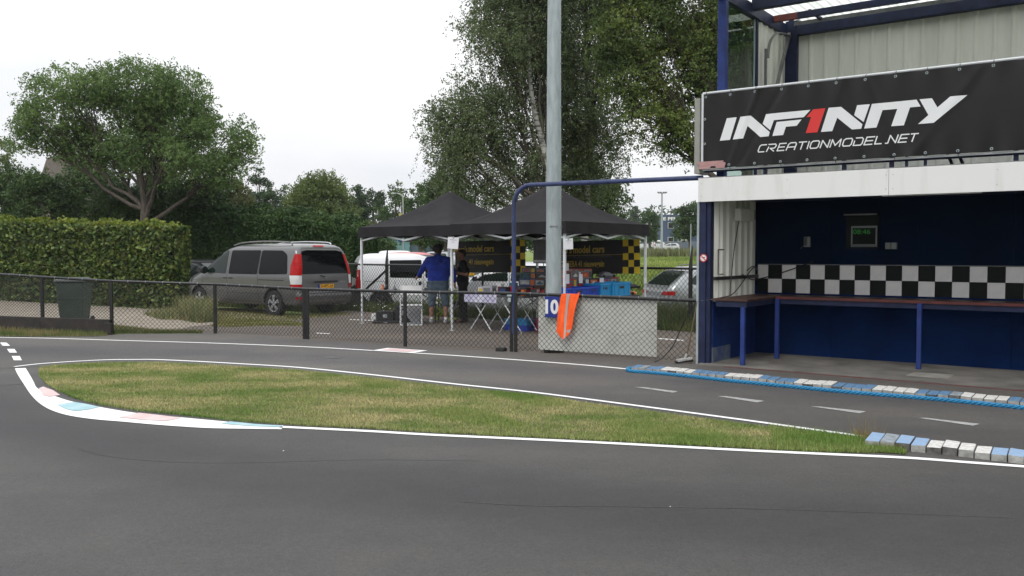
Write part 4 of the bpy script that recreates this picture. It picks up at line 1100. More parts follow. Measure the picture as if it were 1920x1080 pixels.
# ------------------------------------------------------------------ rear fence
rf = thing('chain_link_fence', 'waist high black chain link fence behind the stall with tall spiked posts', 'fence')
def RP(px): 
    a = (px - 960) / FPX; P0_ = Vector((-3.45, 24.2)); D = Vector((0.785, -0.62))
    t = (a * P0_.y - P0_.x) / (D.x - a * D.y); return P0_ + D * t
posts = [(RP(355), 1.30), (RP(540), 1.30), (RP(725), 1.29), (RP(905), 1.29), (RP(1110), 1.29), (RP(1295), 1.295), (RP(1480), 1.3), (RP(1700), 1.3)]
for i, (p, h) in enumerate(posts):
    if i in (0, 2, 5, 7): b = MB(); b.tube([(p.x, p.y, -0.15), (p.x, p.y, 1.3), (p.x, p.y, 1.35), (p.x + 0.03, p.y, 1.78)], [0.045, 0.045, 0.04, 0.012], 8); b.build('post', M_black, rf)
    else: b = MB(); b.tube([(p.x, p.y, -0.15), (p.x, p.y, 1.3)], 0.028, 8); b.build('post', M_black, rf)
    if i:
        a = posts[i - 1][0]; b = MB(); b.tube([(a.x, a.y, posts[i - 1][1]), (p.x, p.y, h)], 0.026, 8); b.build('top_rail', M_black, rf)
        b = MB(); lattice(b, (a.x, a.y, 0), (p.x, p.y, 0), 1.28, 1.28, -0.08, -0.08, 0.1, 0.11, 0.0028); b.build('wire_mesh', M_wire, rf, kind='stuff')
p = posts[2][0]; b = MB(); b.bar((p.x, p.y, 1.15), (p.x - 0.95, p.y + 0.7, 0.35), 0.045, 0.045); b.build('brace', M_black, rf)
b = MB(); b.add([(p.x - 0.65, p.y + .3, -0.1), (p.x - 1.5, p.y + .5, -0.1), (p.x - 1.15, p.y + .6, 0.62), (p.x - 0.98, p.y + .55, 0.72), (p.x - 0.6, p.y + .5, 0.25), (p.x - .65, p.y + .9, -0.1), (p.x - 1.5, p.y + 1.1, -.1)], [(0, 4, 3, 2, 1), (0, 5, 6, 1), (0, 4, 5), (4, 3, 5), (3, 2, 6, 5), (2, 1, 6)]); o = b.build('covered_trailer_nose', M_rubber); tag(o, 'black wedge shaped cover behind the rear fence between the grey van and the white van', 'cover')
# ------------------------------------------------------------------ vehicles
M_tyre = mat('tyre_rubber', (0.014, 0.014, 0.014), rough=0.85)
M_alloy = mat('alloy_rim', (0.5, 0.5, 0.52), rough=0.3, metal=0.7)
M_steelrim = mat('dark_rim', (0.05, 0.05, 0.05), rough=0.5, metal=0.5)
M_tint = mat('tinted_glass', (0.003, 0.0035, 0.004), rough=0.04, spec=0.14)
M_cglass = mat('car_glass', (0.010, 0.018, 0.014), rough=0.04, spec=0.32)
M_trim = mat('black_trim_plastic', (0.012, 0.012, 0.012), rough=0.6)
M_lred = mat('red_lamp_lens', (0.36, 0.004, 0.004), rough=0.25, spec=0.2)
M_lclr = mat('clear_lamp_lens', (0.6, 0.6, 0.6), rough=0.12, coat=1.0)
M_under = mat('car_underbody', (0.01, 0.01, 0.01), rough=0.9)
M_seam = mat('panel_gap', (0.008, 0.008, 0.008), rough=0.8)
M_chrome = mat('chrome', (0.6, 0.6, 0.62), rough=0.15, metal=1.0)
def paint(name, c, metal=0.0, rough=0.3): return mat(name, c, rough=rough, metal=metal, coat=0.7, var=0.03, scale=3)

def outline(xr, xf, hw, rr, rf):
    pts = []
    rr = min(rr, hw * 0.95); rf = min(rf, hw * 0.95)
    def arc(cx, cy, rx, ry, a0, a1, n=8):
        for k in range(n + 1):
            t = a0 + (a1 - a0) * k / n
            c, s = math.cos(t), math.sin(t); e = 0.85
            pts.append((cx + rx * math.copysign(abs(c) ** e, c), cy + ry * math.copysign(abs(s) ** e, s)))
    def seg(p, q, n):
        for k in range(1, n): pts.append((p[0] + (q[0] - p[0]) * k / n, p[1] + (q[1] - p[1]) * k / n))
    fr = min(rf * 1.5, (xf - xr) * 0.45); re = min(rr, (xf - xr) * 0.45)
    arc(xf - fr, hw - rf, fr, rf, 0, math.pi / 2); seg((xf - fr, hw), (xr + re, hw), 16)
    arc(xr + re, hw - rr, re, rr, math.pi / 2, math.pi); seg((xr, hw - rr), (xr, -hw + rr), 8)
    arc(xr + re, -hw + rr, re, rr, math.pi, math.pi * 1.5); seg((xr + re, -hw), (xf - fr, -hw), 16)
    arc(xf - fr, -hw + rf, fr, rf, math.pi * 1.5, math.pi * 2); seg((xf, -hw + rf), (xf, hw - rf), 8)
    return pts

def loft(levels, dz=0.045):
    Z = []; z = levels[0][0]
    ks = [l[0] for l in levels]
    for a, b in zip(ks, ks[1:]):
        n = max(1, int(round((b - a) / dz))); Z += [a + (b - a) * k / n for k in range(n)]
    Z.append(ks[-1]); A = np.array(levels, float)
    def ev(z):
        i = max(0, min(len(ks) - 2, np.searchsorted(ks, z, side='right') - 1)); t = (z - ks[i]) / (ks[i + 1] - ks[i])
        p1, p2 = A[i], A[i + 1]; h = ks[i + 1] - ks[i]
        def slope(j):
            if j <= 0 or j >= len(ks) - 1: return None
            d0 = (A[j] - A[j - 1]) / (ks[j] - ks[j - 1]); d1 = (A[j + 1] - A[j]) / (ks[j + 1] - ks[j])
            s = np.where(d0 * d1 > 0, 2 * d0 * d1 / np.where(np.abs(d0 + d1) < 1e-9, 1, d0 + d1), 0); return s
        s1, s2 = slope(i), slope(i + 1); d = (p2 - p1) / h
        s1 = d if s1 is None else s1; s2 = d if s2 is None else s2
        return (2 * t ** 3 - 3 * t * t + 1) * p1 + (t ** 3 - 2 * t * t + t) * h * s1 + (-2 * t ** 3 + 3 * t * t) * p2 + (t ** 3 - t * t) * h * s2
    b = MB(); n = None
    for z in Z:
        q = ev(z); o = outline(*q[1:6]); n = len(o); b.v += [(x, y, z) for x, y in o]
    for i in range(len(Z) - 1):
        for j in range(n): b.f.append((i * n + j, i * n + (j + 1) % n, (i + 1) * n + (j + 1) % n, (i + 1) * n + j))
    b.f.append(tuple(range(n - 1, -1, -1))); k = (len(Z) - 1) * n; b.f.append(tuple(range(k, k + n)))
    return b

def make_wheel(car, x, y, Rr, w, spokes, rim_m, side, label=None):
    b = MB(); ro = Rr; ri = Rr * 0.66
    b.lathe([(ri, -w / 2), (ro * 0.93, -w / 2), (ro, -w / 2 + 0.03), (ro, w / 2 - 0.03), (ro * 0.93, w / 2), (ri, w / 2), (ri, w / 2 - 0.02), (0.02, w * 0.2)], 28, 'y')
    wh = b.build('wheel', M_tyre, car, smooth=40, loc=(x, y, Rr))
    r = MB(); yo = side * (w / 2 - 0.012)
    r.lathe([(ri * 0.9, yo - side * 0.05), (ri * 0.93, yo), (ri * 1.02, yo + side * 0.004), (ri * 1.03, yo - side * 0.03)], 28, 'y')
    r.lathe([(0.001, yo + side * 0.004), (0.055, yo + side * 0.002), (0.06, yo - side * 0.03)], 14, 'y')
    for k in range(spokes):
        a = 2 * math.pi * k / spokes + 0.3
        for s in (-0.16, 0.16) if spokes <= 5 else (0,):
            p = (math.cos(a) * 0.04, yo - side * 0.004, math.sin(a) * 0.04); q = (math.cos(a + s) * ri * 0.95, yo - side * 0.006, math.sin(a + s) * ri * 0.95)
            r.bar(p, q, 0.035 if spokes <= 5 else 0.03, 0.02, up=(0, 1, 0))
    r.build('rim', rim_m, wh, smooth=40)
    return wh

def cut_arches(o, wheels, rad, hw):
    for x, z in wheels:
        b = MB(); b.lathe([(0.0005, -2), (rad, -2), (rad, -hw + 0.30), (0.0005, -hw + 0.30)], 32, 'y', (x, 0, z)); c1_ = b.build('cut', None)
        b = MB(); b.lathe([(0.0005, hw - 0.30), (rad, hw - 0.30), (rad, 2), (0.0005, 2)], 32, 'y', (x, 0, z)); c2_ = b.build('cut', None)
        for c in (c1_, c2_):
            mdf = o.modifiers.new('b', 'BOOLEAN'); mdf.operation = 'DIFFERENCE'; mdf.solver = 'EXACT'; mdf.object = c
    par = o.parent; o.parent = None
    mw = [m for m in o.modifiers]
    dg = bpy.context.evaluated_depsgraph_get(); dg.update()
    me = bpy.data.meshes.new_from_object(o.evaluated_get(dg))
    cs = [m.object for m in o.modifiers]; o.modifiers.clear(); o.data = me; o.parent = par
    for c in cs: bpy.data.objects.remove(c)
    me.polygons.foreach_set('use_smooth', [True] * len(me.polygons)); me.set_sharp_from_angle(angle=R(38))

def arch_lip(car, bvh, x, z, rad, side, m, a0=-0.1, a1=math.pi + 0.1):
    """raised lip round the wheel opening"""
    inner_, outer_ = [], []
    for k in range(21):
        t = a0 + (a1 - a0) * k / 20; c, s = math.cos(t), math.sin(t)
        inner_.append((x + c * rad, z + s * rad)); outer_.append((x + c * (rad + 0.045), z + s * (rad + 0.045)))
    return decal('wheel_arch', bvh, outer_ + inner_[::-1], 'y', side, 0.012, m, car, step=0.05)

def seam(car, bvh, pts, w=0.010, side=1, axis='y', m=None, name='panel_seam', off=0.003):
    P = [Vector(p) for p in pts]; l, r = [], []
    for i, p in enumerate(P):
        d = (P[min(i + 1, len(P) - 1)] - P[max(0, i - 1)]).normalized(); nn = Vector((-d.y, d.x)) * w / 2; l.append(p + nn); r.append(p - nn)
    return decal(name, bvh, [tuple(p) for p in l] + [tuple(p) for p in r[::-1]], axis, side, off, m or M_seam, car, step=0.08)

def plate(car, bvh, y0, y1, z0, z1, text, m, side=-1):
    d = bvh.ray_cast(Vector((side * 12, (y0 + y1) / 2, (z0 + z1) / 2)), Vector((-side, 0, 0)))[0]
    b = MB(); x = d.x + side * 0.02; b.box(min(x, x - side * 0.02), max(x, x - side * 0.02), y0, y1, z0, z1)
    p = b.build('licence_plate', m, car)
    return p, x

# --- grey people carrier
van = thing('minivan', 'dark grey metallic passenger minivan seen from behind with tinted windows and yellow plate', 'minivan')
M_vg = paint('grey_metallic_paint', (0.118, 0.117, 0.116), metal=0.4, rough=0.3)
vl = [(0.27, 0.12, 4.78, 0.84, 0.12, 0.3), (0.34, 0.04, 4.93, 0.915, 0.14, 0.4), (0.55, 0.0, 5.0, 0.94, 0.15, 0.5), (0.62, 0.03, 5.0, 0.945, 0.15, 0.5), (0.80, 0.04, 4.97, 0.95, 0.15, 0.5), (0.95, 0.045, 4.85, 0.95, 0.14, 0.5), (1.05, 0.05, 4.55, 0.945, 0.14, 0.45),
      (1.15, 0.06, 4.12, 0.93, 0.13, 0.3), (1.28, 0.08, 3.88, 0.905, 0.13, 0.25), (1.5, 0.14, 3.55, 0.86, 0.13, 0.22), (1.68, 0.20, 3.24, 0.815, 0.14, 0.2), (1.77, 0.26, 3.02, 0.765, 0.16, 0.2), (1.83, 0.34, 2.8, 0.68, 0.2, 0.2), (1.865, 0.5, 2.55, 0.52, 0.2, 0.2), (1.875, 0.8, 2.3, 0.25, 0.1, 0.1)]
vb = loft(vl).build('body', M_vg, van, smooth=50)
VB = bvh_of([vb]); VWX, VR = (0.98, 4.15), 0.335
cut_arches(vb, [(x, VR) for x in VWX], 0.41, 0.94)
for sd in (1, -1):
    decal('door_window', VB, rpoly([(2.93, 1.07), (3.84, 1.10), (3.62, 1.30), (3.22, 1.66), (3.05, 1.70), (2.93, 1.70)], 0.05), 'y', sd, 0.006, M_cglass, van)
    decal('side_window', VB, rpoly([(1.62, 1.07), (2.82, 1.07), (2.80, 1.70), (1.60, 1.70)], 0.04), 'y', sd, 0.006, M_tint, van)
    decal('side_window', VB, rpoly([(0.42, 1.09), (1.56, 1.07), (1.55, 1.70), (0.72, 1.69), (0.52, 1.58)], 0.07), 'y', sd, 0.006, M_tint, van)
    decal('quarter_light', VB, rpoly([(3.87, 1.10), (4.02, 1.11), (3.68, 1.36)], 0.02), 'y', sd, 0.006, M_trim, van)
    for x in VWX: arch_lip(van, VB, x, VR, 0.40, sd, M_vg)
    seam(van, VB, [(1.59, 0.40), (1.59, 1.74)], side=sd); seam(van, VB, [(2.88, 0.38), (2.88, 1.0), (2.86, 1.72)], side=sd); seam(van, VB, [(3.95, 0.42), (3.98, 1.02)], side=sd)
    seam(van, VB, [(0.55, 0.93), (1.58, 0.93)], side=sd, w=0.022, m=M_trim, name='sliding_rail')
    seam(van, VB, [(0.5, 1.0), (2.2, 1.0), (3.9, 0.93), (4.6, 0.86)], side=sd, w=0.012, m=M_vg, name='waist_crease', off=0.012)
    seam(van, VB, [(1.45, 0.60), (2.8, 0.60), (3.7, 0.60)], side=sd, w=0.03, m=M_vg, name='rub_strip', off=0.014)
    seam(van, VB, [(1.45, 0.36), (3.7, 0.36)], side=sd, w=0.012, m=M_chrome, name='sill_strip', off=0.008)
    for xx in (2.97, 2.72): 
        b = MB(); b.box(xx - 0.07, xx + 0.07, sd * 0.955 - 0.015, sd * 0.955 + 0.015, 0.945, 0.975); b.build('door_handle', M_trim, van, bevel=0.008)
    # rear lamp cluster: tall, red above and below a clear band
    lp = [(0.80 * sd, 0.72), (0.96 * sd, 0.72), (0.975 * sd, 0.95), (0.92 * sd, 1.30), (0.84 * sd, 1.58), (0.77 * sd, 1.66), (0.755 * sd, 1.3), (0.79 * sd, 0.95)]
    def lamp(zlo, zhi, m):
        # band on the side and round the corner
        q = []
        for (x0, z0) in ((0.50, 0), ): pass
        side_poly = [(0.0, zlo), (0.26 + 0.05 * math.sin((zlo - 0.7) * 3), zlo), (0.28 + 0.05 * math.sin((zhi - 0.7) * 3) - (0.06 if zhi > 1.5 else 0), zhi), (0.0, zhi)]
        a = decal('tail_light', VB, side_poly, 'y', sd, 0.012, m, van, step=0.04)
        w0 = lambda z: 0.80 - 0.10 * max(0, (z - 1.0)) / 0.6
        rear_poly = [(sd * w0(zlo), zlo), (sd * 1.0, zlo), (sd * 1.0, zhi), (sd * w0(zhi), zhi)]
        decal('tail_light', VB, rear_poly, 'x', -1, 0.012, m, van, step=0.03)
    lamp(0.72, 0.83, M_lred); lamp(0.835, 1.06, M_lclr); lamp(1.065, 1.34, M_lred); lamp(1.345, 1.60, M_lred)
    b = MB(); b.tube(smooth_line([(0.55, sd * 0.66, 1.85), (0.7, sd * 0.66, 1.905), (1.6, sd * 0.665, 1.93), (2.5, sd * 0.66, 1.90), (2.95, sd * 0.64, 1.83)]), 0.02, 8); b.build('roof_rail', M_alloy if sd < 0 else M_grey, van, smooth=60)
    b = MB(); b.lathe([(0.01, -0.06), (0.09, -0.05), (0.115, 0.0), (0.10, 0.05), (0.01, 0.07)], 14, 'x', (3.75, sd * 1.05, 1.17)); b.bar((3.75, sd * 0.88, 1.12), (3.75, sd * 1.02, 1.15), 0.05, 0.05); mir = b.build('mirror', M_trim, van, smooth=50)
    gb = MB(); gb.lathe([(0.001, 0.0), (0.085, 0.0)], 14, 'x', (3.69, sd * 1.05, 1.17)); gb.build('mirror_glass', M_cglass, mir)
    for x in VWX: make_wheel(van, x, sd * 0.83, VR, 0.22, 5, M_alloy, sd)
decal('rear_window', VB, rpoly([(-0.775, 1.09), (0.775, 1.09), (0.69, 1.66), (0.5, 1.70), (-0.5, 1.70), (-0.69, 1.66)], 0.04), 'x', -1, 0.008, M_tint, van)
decal('windscreen', VB, rpoly([(-0.82, 1.18), (0.82, 1.18), (0.68, 1.72), (-0.68, 1.72)], 0.05), 'x', 1, 0.006, M_cglass, van)
decal('headlight', VB, rpoly([(0.55, 0.72), (0.9, 0.74), (0.88, 0.98), (0.6, 0.93)], 0.04), 'x', 1, 0.008, M_lclr, van); decal('headlight', VB, rpoly([(-0.55, 0.72), (-0.9, 0.74), (-0.88, 0.98), (-0.6, 0.93)], 0.04), 'x', 1, 0.008, M_lclr, van)
decal('grille', VB, rpoly([(-0.45, 0.7), (0.45, 0.7), (0.5, 0.92), (-0.5, 0.92)], 0.04), 'x', 1, 0.008, M_trim, van)
seam(van, VB, [(-0.78, 1.08), (-0.80, 0.62), (-0.78, 0.60), (0.78, 0.60), (0.80, 0.62), (0.78, 1.08)], side=-1, axis='x', name='tailgate_seam', w=0.012)
seam(van, VB, [(-0.86, 0.40), (0.86, 0.40)], side=-1, axis='x', m=M_chrome, name='bumper_line', w=0.008)
decal('plate_recess', VB, rpoly([(-0.36, 0.68), (0.36, 0.68), (0.42, 0.88), (-0.42, 0.88)], 0.04), 'x', -1, 0.004, M_vg, van)
seam(van, VB, [(-0.40, 0.885), (0.40, 0.885)], side=-1, axis='x', m=M_trim, name='tailgate_grip', w=0.05, off=0.02)
decal('reflector', VB, rpoly([(0.82, 0.45), (0.93, 0.45), (0.93, 0.52), (0.82, 0.52)], 0.01), 'x', -1, 0.01, M_lred, van)
decal('high_brake_light', VB, rpoly([(-0.16, 1.79), (0.2, 1.79), (0.2, 1.825), (-0.16, 1.825)], 0.01), 'x', -1, 0.02, M_lred, van)
M_plate = mat('yellow_plate', (0.72, 0.36, 0.01), rough=0.4); M_pblue = mat('plate_blue', (0.01, 0.04, 0.3), rough=0.4)
pl, px_ = plate(van, VB, -0.27, 0.27, 0.715, 0.83, '', M_trim)
b = MB(); b.box(px_ - 0.004, px_ - 0.001, -0.262, 0.21, 0.722, 0.823); b.build('plate_face', M_plate, pl)
b = MB(); b.box(px_ - 0.004, px_ - 0.001, 0.213, 0.262, 0.722, 0.823); b.build('plate_band', M_pblue, pl)
t_ = text_mesh('characters', '5-VFT-19', 0.1, M_trim, pl, width=0.40, bold=0.003); t_.rotation_euler = (0, 0, -math.pi / 2); t_.location = (px_ - 0.006, 0.18, 0.738)
b = MB(); b.lathe([(0.034, -0.004), (0.045, -0.008), (0.05, 0.0)], 20, 'x', (0.055, 0, 0.99))
for k in range(3):
    a = math.pi / 2 + k * 2 * math.pi / 3; b.bar((0.045, 0, 0.99), (0.045, math.cos(a) * 0.04, 0.99 + math.sin(a) * 0.04), 0.009, 0.008)
b.build('emblem', M_chrome, van)
b = MB(); b.bar((0.045, 0.02, 1.01), (0.055, 0.18, 1.05), 0.02, 0.03); b.build('wiper', M_trim, van)
t_ = text_mesh('badge', 'VITO', 0.05, M_chrome, van, width=0.16); t_.rotation_euler = (0, 0, -math.pi / 2); t_.location = (0.03, -0.5, 0.86)
# heading 36 degrees away to the left; rear left wheel stands at (-6.08, 22.7)
va = R(180 - 36)
hd = Vector((math.cos(va), math.sin(va))); lf = Vector((-hd.y, hd.x))        # lf = vehicle's left
o2 = Vector((-6.08, 22.7)) - hd * 0.98 - lf * 0.83
van.location = (o2.x, o2.y, -0.01); van.rotation_euler = (0, 0, va)

def simple_car(name, label, cat, levels, paintm, loc, ang, wheels, Rr, wins, rearwin, frontwin, glass=M_cglass, rims=(8, M_alloy), lamp=None, group=None, seams=(), hwid=0.83, rails=False, scale=1.0, plate_m=None):
    c = thing(name, label, cat, loc, ang, group); body = loft(levels, 0.06).build('body', paintm, c, smooth=45); B = bvh_of([body])
    cut_arches(body, [(x, Rr) for x in wheels], Rr * 1.18, hwid)
    for sd in (1, -1):
        for wn in wins: decal('side_window', B, rpoly(wn, 0.04), 'y', sd, 0.006, glass, c, step=0.12)
        for sm in seams: seam(c, B, sm, side=sd)
        for x in wheels: make_wheel(c, x, sd * (hwid - 0.11), Rr, 0.19, rims[0], rims[1], sd)
        if lamp:
            q = [(sd * y, z) for y, z in lamp]
            decal('tail_light', B, rpoly(q, 0.03), 'x', -1, 0.01, M_lred, c, step=0.05)
            zs = [z for _, z in lamp]; decal('tail_light', B, [(0.0, min(zs)), (0.16, min(zs)), (0.2, max(zs)), (0.0, max(zs))], 'y', sd, 0.01, M_lred, c, step=0.05)
        if rails:
            b = MB(); z = levels[-1][0]; b.tube([(0.9, sd * 0.55, z - 0.02), (1.0, sd * 0.56, z + 0.03), (2.0, sd * 0.57, z + 0.03), (2.1, sd * 0.56, z - 0.02)], 0.015, 6); b.build('roof_rail', M_grey, c)
        xm = [w_ for w_ in wins][-1] if wins else None
        b = MB(); zz = min(p[1] for p in wins[0]); xx = max(p[0] for p in wins[0]) - 0.15; b.cbox((xx, sd * (hwid + 0.09), zz + 0.07), (0.1, 0.16, 0.12)); b.build('mirror', M_trim, c, bevel=0.02)
        mz = levels[3][0]; decal('headlight', B, rpoly([(sd * 0.42, mz - 0.16), (sd * 0.75, mz - 0.14), (sd * 0.75, mz), (sd * 0.45, mz - 0.02)], 0.03), 'x', 1, 0.01, M_lclr, c, step=0.05)
    if rearwin: decal('rear_window', B, rpoly(rearwin, 0.05), 'x', -1, 0.006, glass, c, step=0.1)
    if frontwin: decal('windscreen', B, rpoly(frontwin, 0.05), 'x', 1, 0.006, glass, c, step=0.1)
    pz = levels[1][0] + 0.12
    plate(c, B, -0.26, 0.26, pz, pz + 0.11, '', plate_m or M_plate); plate(c, B, -0.26, 0.26, pz, pz + 0.11, '', plate_m or M_plate, 1)
    return c, B

# --- white small van beside it
M_wpaint = paint('white_car_paint', (0.68, 0.69, 0.70), rough=0.3)
dl = [(0.22, 0.08, 3.82, 0.76, 0.12, 0.3), (0.33, 0.0, 3.93, 0.82, 0.13, 0.35), (0.6, 0.0, 3.96, 0.845, 0.13, 0.4), (0.85, 0.01, 3.86, 0.845, 0.12, 0.4), (0.98, 0.02, 3.55, 0.84, 0.12, 0.35), (1.06, 0.03, 3.15, 0.83, 0.12, 0.25), (1.3, 0.06, 2.75, 0.79, 0.12, 0.2), (1.5, 0.11, 2.38, 0.74, 0.12, 0.2), (1.62, 0.18, 2.12, 0.66, 0.14, 0.2), (1.69, 0.28, 1.9, 0.52, 0.14, 0.2), (1.72, 0.5, 1.7, 0.28, 0.1, 0.1)]
wv, WB = simple_car('small_van', 'white small van parked behind the rear fence beside the grey minivan', 'van', dl, M_wpaint, (0, 0, 0), 0, (0.72, 3.2), 0.30,
    [[(2.02, 1.0), (2.98, 1.04), (2.75, 1.26), (2.42, 1.5), (2.02, 1.53)], [(0.98, 1.02), (1.92, 1.0), (1.92, 1.53), (0.98, 1.52)]],
    [(-0.66, 1.0), (0.66, 1.0), (0.58, 1.45), (-0.58, 1.45)], [(-0.7, 1.1), (0.7, 1.1), (0.6, 1.55), (-0.6, 1.55)], glass=M_tint, rims=(6, M_alloy), lamp=[(0.70, 0.72), (0.9, 0.72), (0.86, 1.25), (0.74, 1.25), (0.68, 0.95)],
    seams=([(1.97, 0.34), (1.97, 1.58)], [(0.95, 0.62), (0.95, 1.56)], [(0.25, 0.92), (0.95, 0.91)], [(2.95, 0.4), (3.0, 1.0)]))
for x in (1.86, 2.1):
    b = MB(); b.box(x - 0.045, x + 0.045, -0.875, -0.845, 0.72, 0.90); b.build('door_handle', M_trim, wv, bevel=0.012)
wva = R(15); h2 = Vector((math.cos(wva), math.sin(wva))); l2 = Vector((-h2.y, h2.x)); cr = at_depth(667, 500, 25.3).xy + l2 * 0.84
wv.location = (cr.x, cr.y, -0.12); wv.rotation_euler = (0, 0, wva)

# --- silver estate on the right
M_silver = paint('silver_paint', (0.33, 0.35, 0.35), metal=0.6, rough=0.3)
wl = [(0.2, 0.1, 4.3, 0.78, 0.15, 0.3), (0.35, 0.0, 4.42, 0.85, 0.16, 0.4), (0.55, 0.0, 4.43, 0.87, 0.18, 0.4), (0.75, 0.03, 4.35, 0.87, 0.18, 0.4), (0.88, 0.06, 3.7, 0.86, 0.18, 0.35), (0.95, 0.1, 3.1, 0.845, 0.17, 0.25), (1.1, 0.28, 2.8, 0.79, 0.16, 0.2), (1.25, 0.48, 2.45, 0.73, 0.15, 0.2), (1.35, 0.66, 2.2, 0.66, 0.15, 0.2), (1.40, 0.8, 2.05, 0.52, 0.15, 0.2), (1.42, 1.1, 1.8, 0.28, 0.1, 0.1)]
est, EB = simple_car('estate_car', 'silver estate car with slim red tail lights parked right of the stall', 'car', wl, M_silver, (0, 0, 0), 0, (0.93, 3.53), 0.31,
    [[(1.98, 0.96), (2.95, 0.97), (2.55, 1.2), (2.3, 1.32), (2.0, 1.34)], [(1.15, 0.97), (1.9, 0.96), (1.9, 1.34), (1.2, 1.34)], [(0.5, 1.02), (1.08, 0.98), (1.1, 1.33), (0.85, 1.3)]],
    [(-0.66, 0.98), (0.66, 0.98), (0.56, 1.32), (-0.56, 1.32)], [(-0.7, 0.98), (0.7, 0.98), (0.56, 1.33), (-0.56, 1.33)], glass=M_cglass, rims=(12, M_alloy), lamp=[(0.42, 0.76), (0.9, 0.76), (0.9, 0.85), (0.5, 0.84)],
    seams=([(1.95, 0.3), (1.95, 1.36)], [(1.12, 0.6), (1.12, 1.36)], [(2.95, 0.3), (3.0, 0.96)]), hwid=0.86, rails=True)
ea = R(14); h2 = Vector((math.cos(ea), math.sin(ea))); l2 = Vector((-h2.y, h2.x)); cr = at_depth(1252, 540, 20.3).xy + l2 * 0.86
est.location = (cr.x, cr.y, -0.12); est.rotation_euler = (0, 0, ea)
seam(est, EB, [(-0.8, 0.56), (0.8, 0.56)], side=-1, axis='x', w=0.01); b = MB(); b.box(-0.02, 0.0, -0.8, 0.8, 0.42, 0.5); b.build('bumper_strip', M_silver, est, bevel=0.01)

hl = [(0.22, 0.08, 3.8, 0.76, 0.15, 0.3), (0.35, 0.0, 3.93, 0.82, 0.16, 0.35), (0.55, 0.0, 3.95, 0.84, 0.18, 0.4), (0.78, 0.02, 3.85, 0.84, 0.18, 0.4), (0.9, 0.05, 3.35, 0.83, 0.18, 0.3), (1.0, 0.09, 2.95, 0.81, 0.17, 0.25), (1.15, 0.2, 2.65, 0.77, 0.16, 0.2), (1.3, 0.38, 2.3, 0.71, 0.15, 0.2), (1.42, 0.5, 2.05, 0.64, 0.15, 0.2), (1.48, 0.68, 1.85, 0.5, 0.15, 0.2), (1.50, 0.9, 1.7, 0.28, 0.1, 0.1)]
hw_ = [[(1.75, 1.0), (2.75, 1.02), (2.4, 1.28), (2.15, 1.4), (1.77, 1.42)], [(0.6, 1.04), (1.67, 1.0), (1.67, 1.42), (0.85, 1.4)]]
def hatch(label, m, px, Y, ang, zoff=-0.12, sc_=1.0, group=None, side=0, cat='car', name='parked_car'):
    c, B = simple_car(name, label, cat, hl, m, (0, 0, 0), 0, (0.65, 3.15), 0.30, hw_, [(-0.66, 1.0), (0.66, 1.0), (0.56, 1.38), (-0.56, 1.38)], [(-0.68, 1.04), (0.68, 1.04), (0.55, 1.40), (-0.55, 1.40)], rims=(8, M_alloy), lamp=[(0.66, 0.72), (0.88, 0.72), (0.86, 1.0), (0.7, 1.0)], seams=([(1.71, 0.3), (1.71, 1.42)],), group=group)
    q = at_depth(px, 500, Y); a = R(ang); h = Vector((math.cos(a), math.sin(a))); p = q.xy - h * 1.97 * sc_
    c.location = (p.x, p.y, zoff); c.rotation_euler = (0, 0, a); c.scale = (sc_, sc_, sc_); return c
GC = 'cars parked on the grass behind the stall'
hatch('white hatchback partly hidden behind the stall tables, its wheel beside the blue pipe', M_wpaint, 945, 23.6, 172, group=GC)
hatch('dark hatchback parked between the ivy hedge and the grey minivan', paint('dark_blue_grey_paint', (0.02, 0.024, 0.03), metal=0.3), 392, 31, -25, group=GC)
hatch('pale silver car half hidden behind the ivy hedge end, farther off', M_silver, 345, 37, -20, sc_=1.1, group=GC)
hatch('white car whose roof shows above the white small van', M_wpaint, 738, 42, 100, sc_=1.22, group=GC)
hatch('bright red car behind the white small van, left of the man in blue', paint('red_car_paint', (0.5, 0.012, 0.012)), 782, 38, -58, sc_=1.17, group=GC)
hatch('silver car seen just left of the man in blue, behind the red one', M_silver, 812, 46, 150, sc_=1.2, group=GC)
hatch('white car low behind the roof of the small van, its roof pinkish white', paint('pinkish_white_paint', (0.6, 0.5, 0.48)), 700, 40, 170, sc_=1.14, group=GC)
GD = 'vehicles across the meadow near the blue building'
hatch('white car parked across the meadow in front of the blue building', M_wpaint, 1254, 162, 175, 1.74, 1.0, group=GD)
hatch('small pale car between the white vans and the white car across the meadow', M_silver, 1233, 168, 170, 1.79, 1.0, group=GD)
hatch('white van nearest the tent corner across the meadow', M_wpaint, 1204, 158, 160, 1.70, 1.35, group=GD, name='parked_van', cat='van')
hatch('white van between its left neighbour and the pale car across the meadow', M_wpaint, 1222, 166, 165, 1.77, 1.35, group=GD, name='parked_van', cat='van')
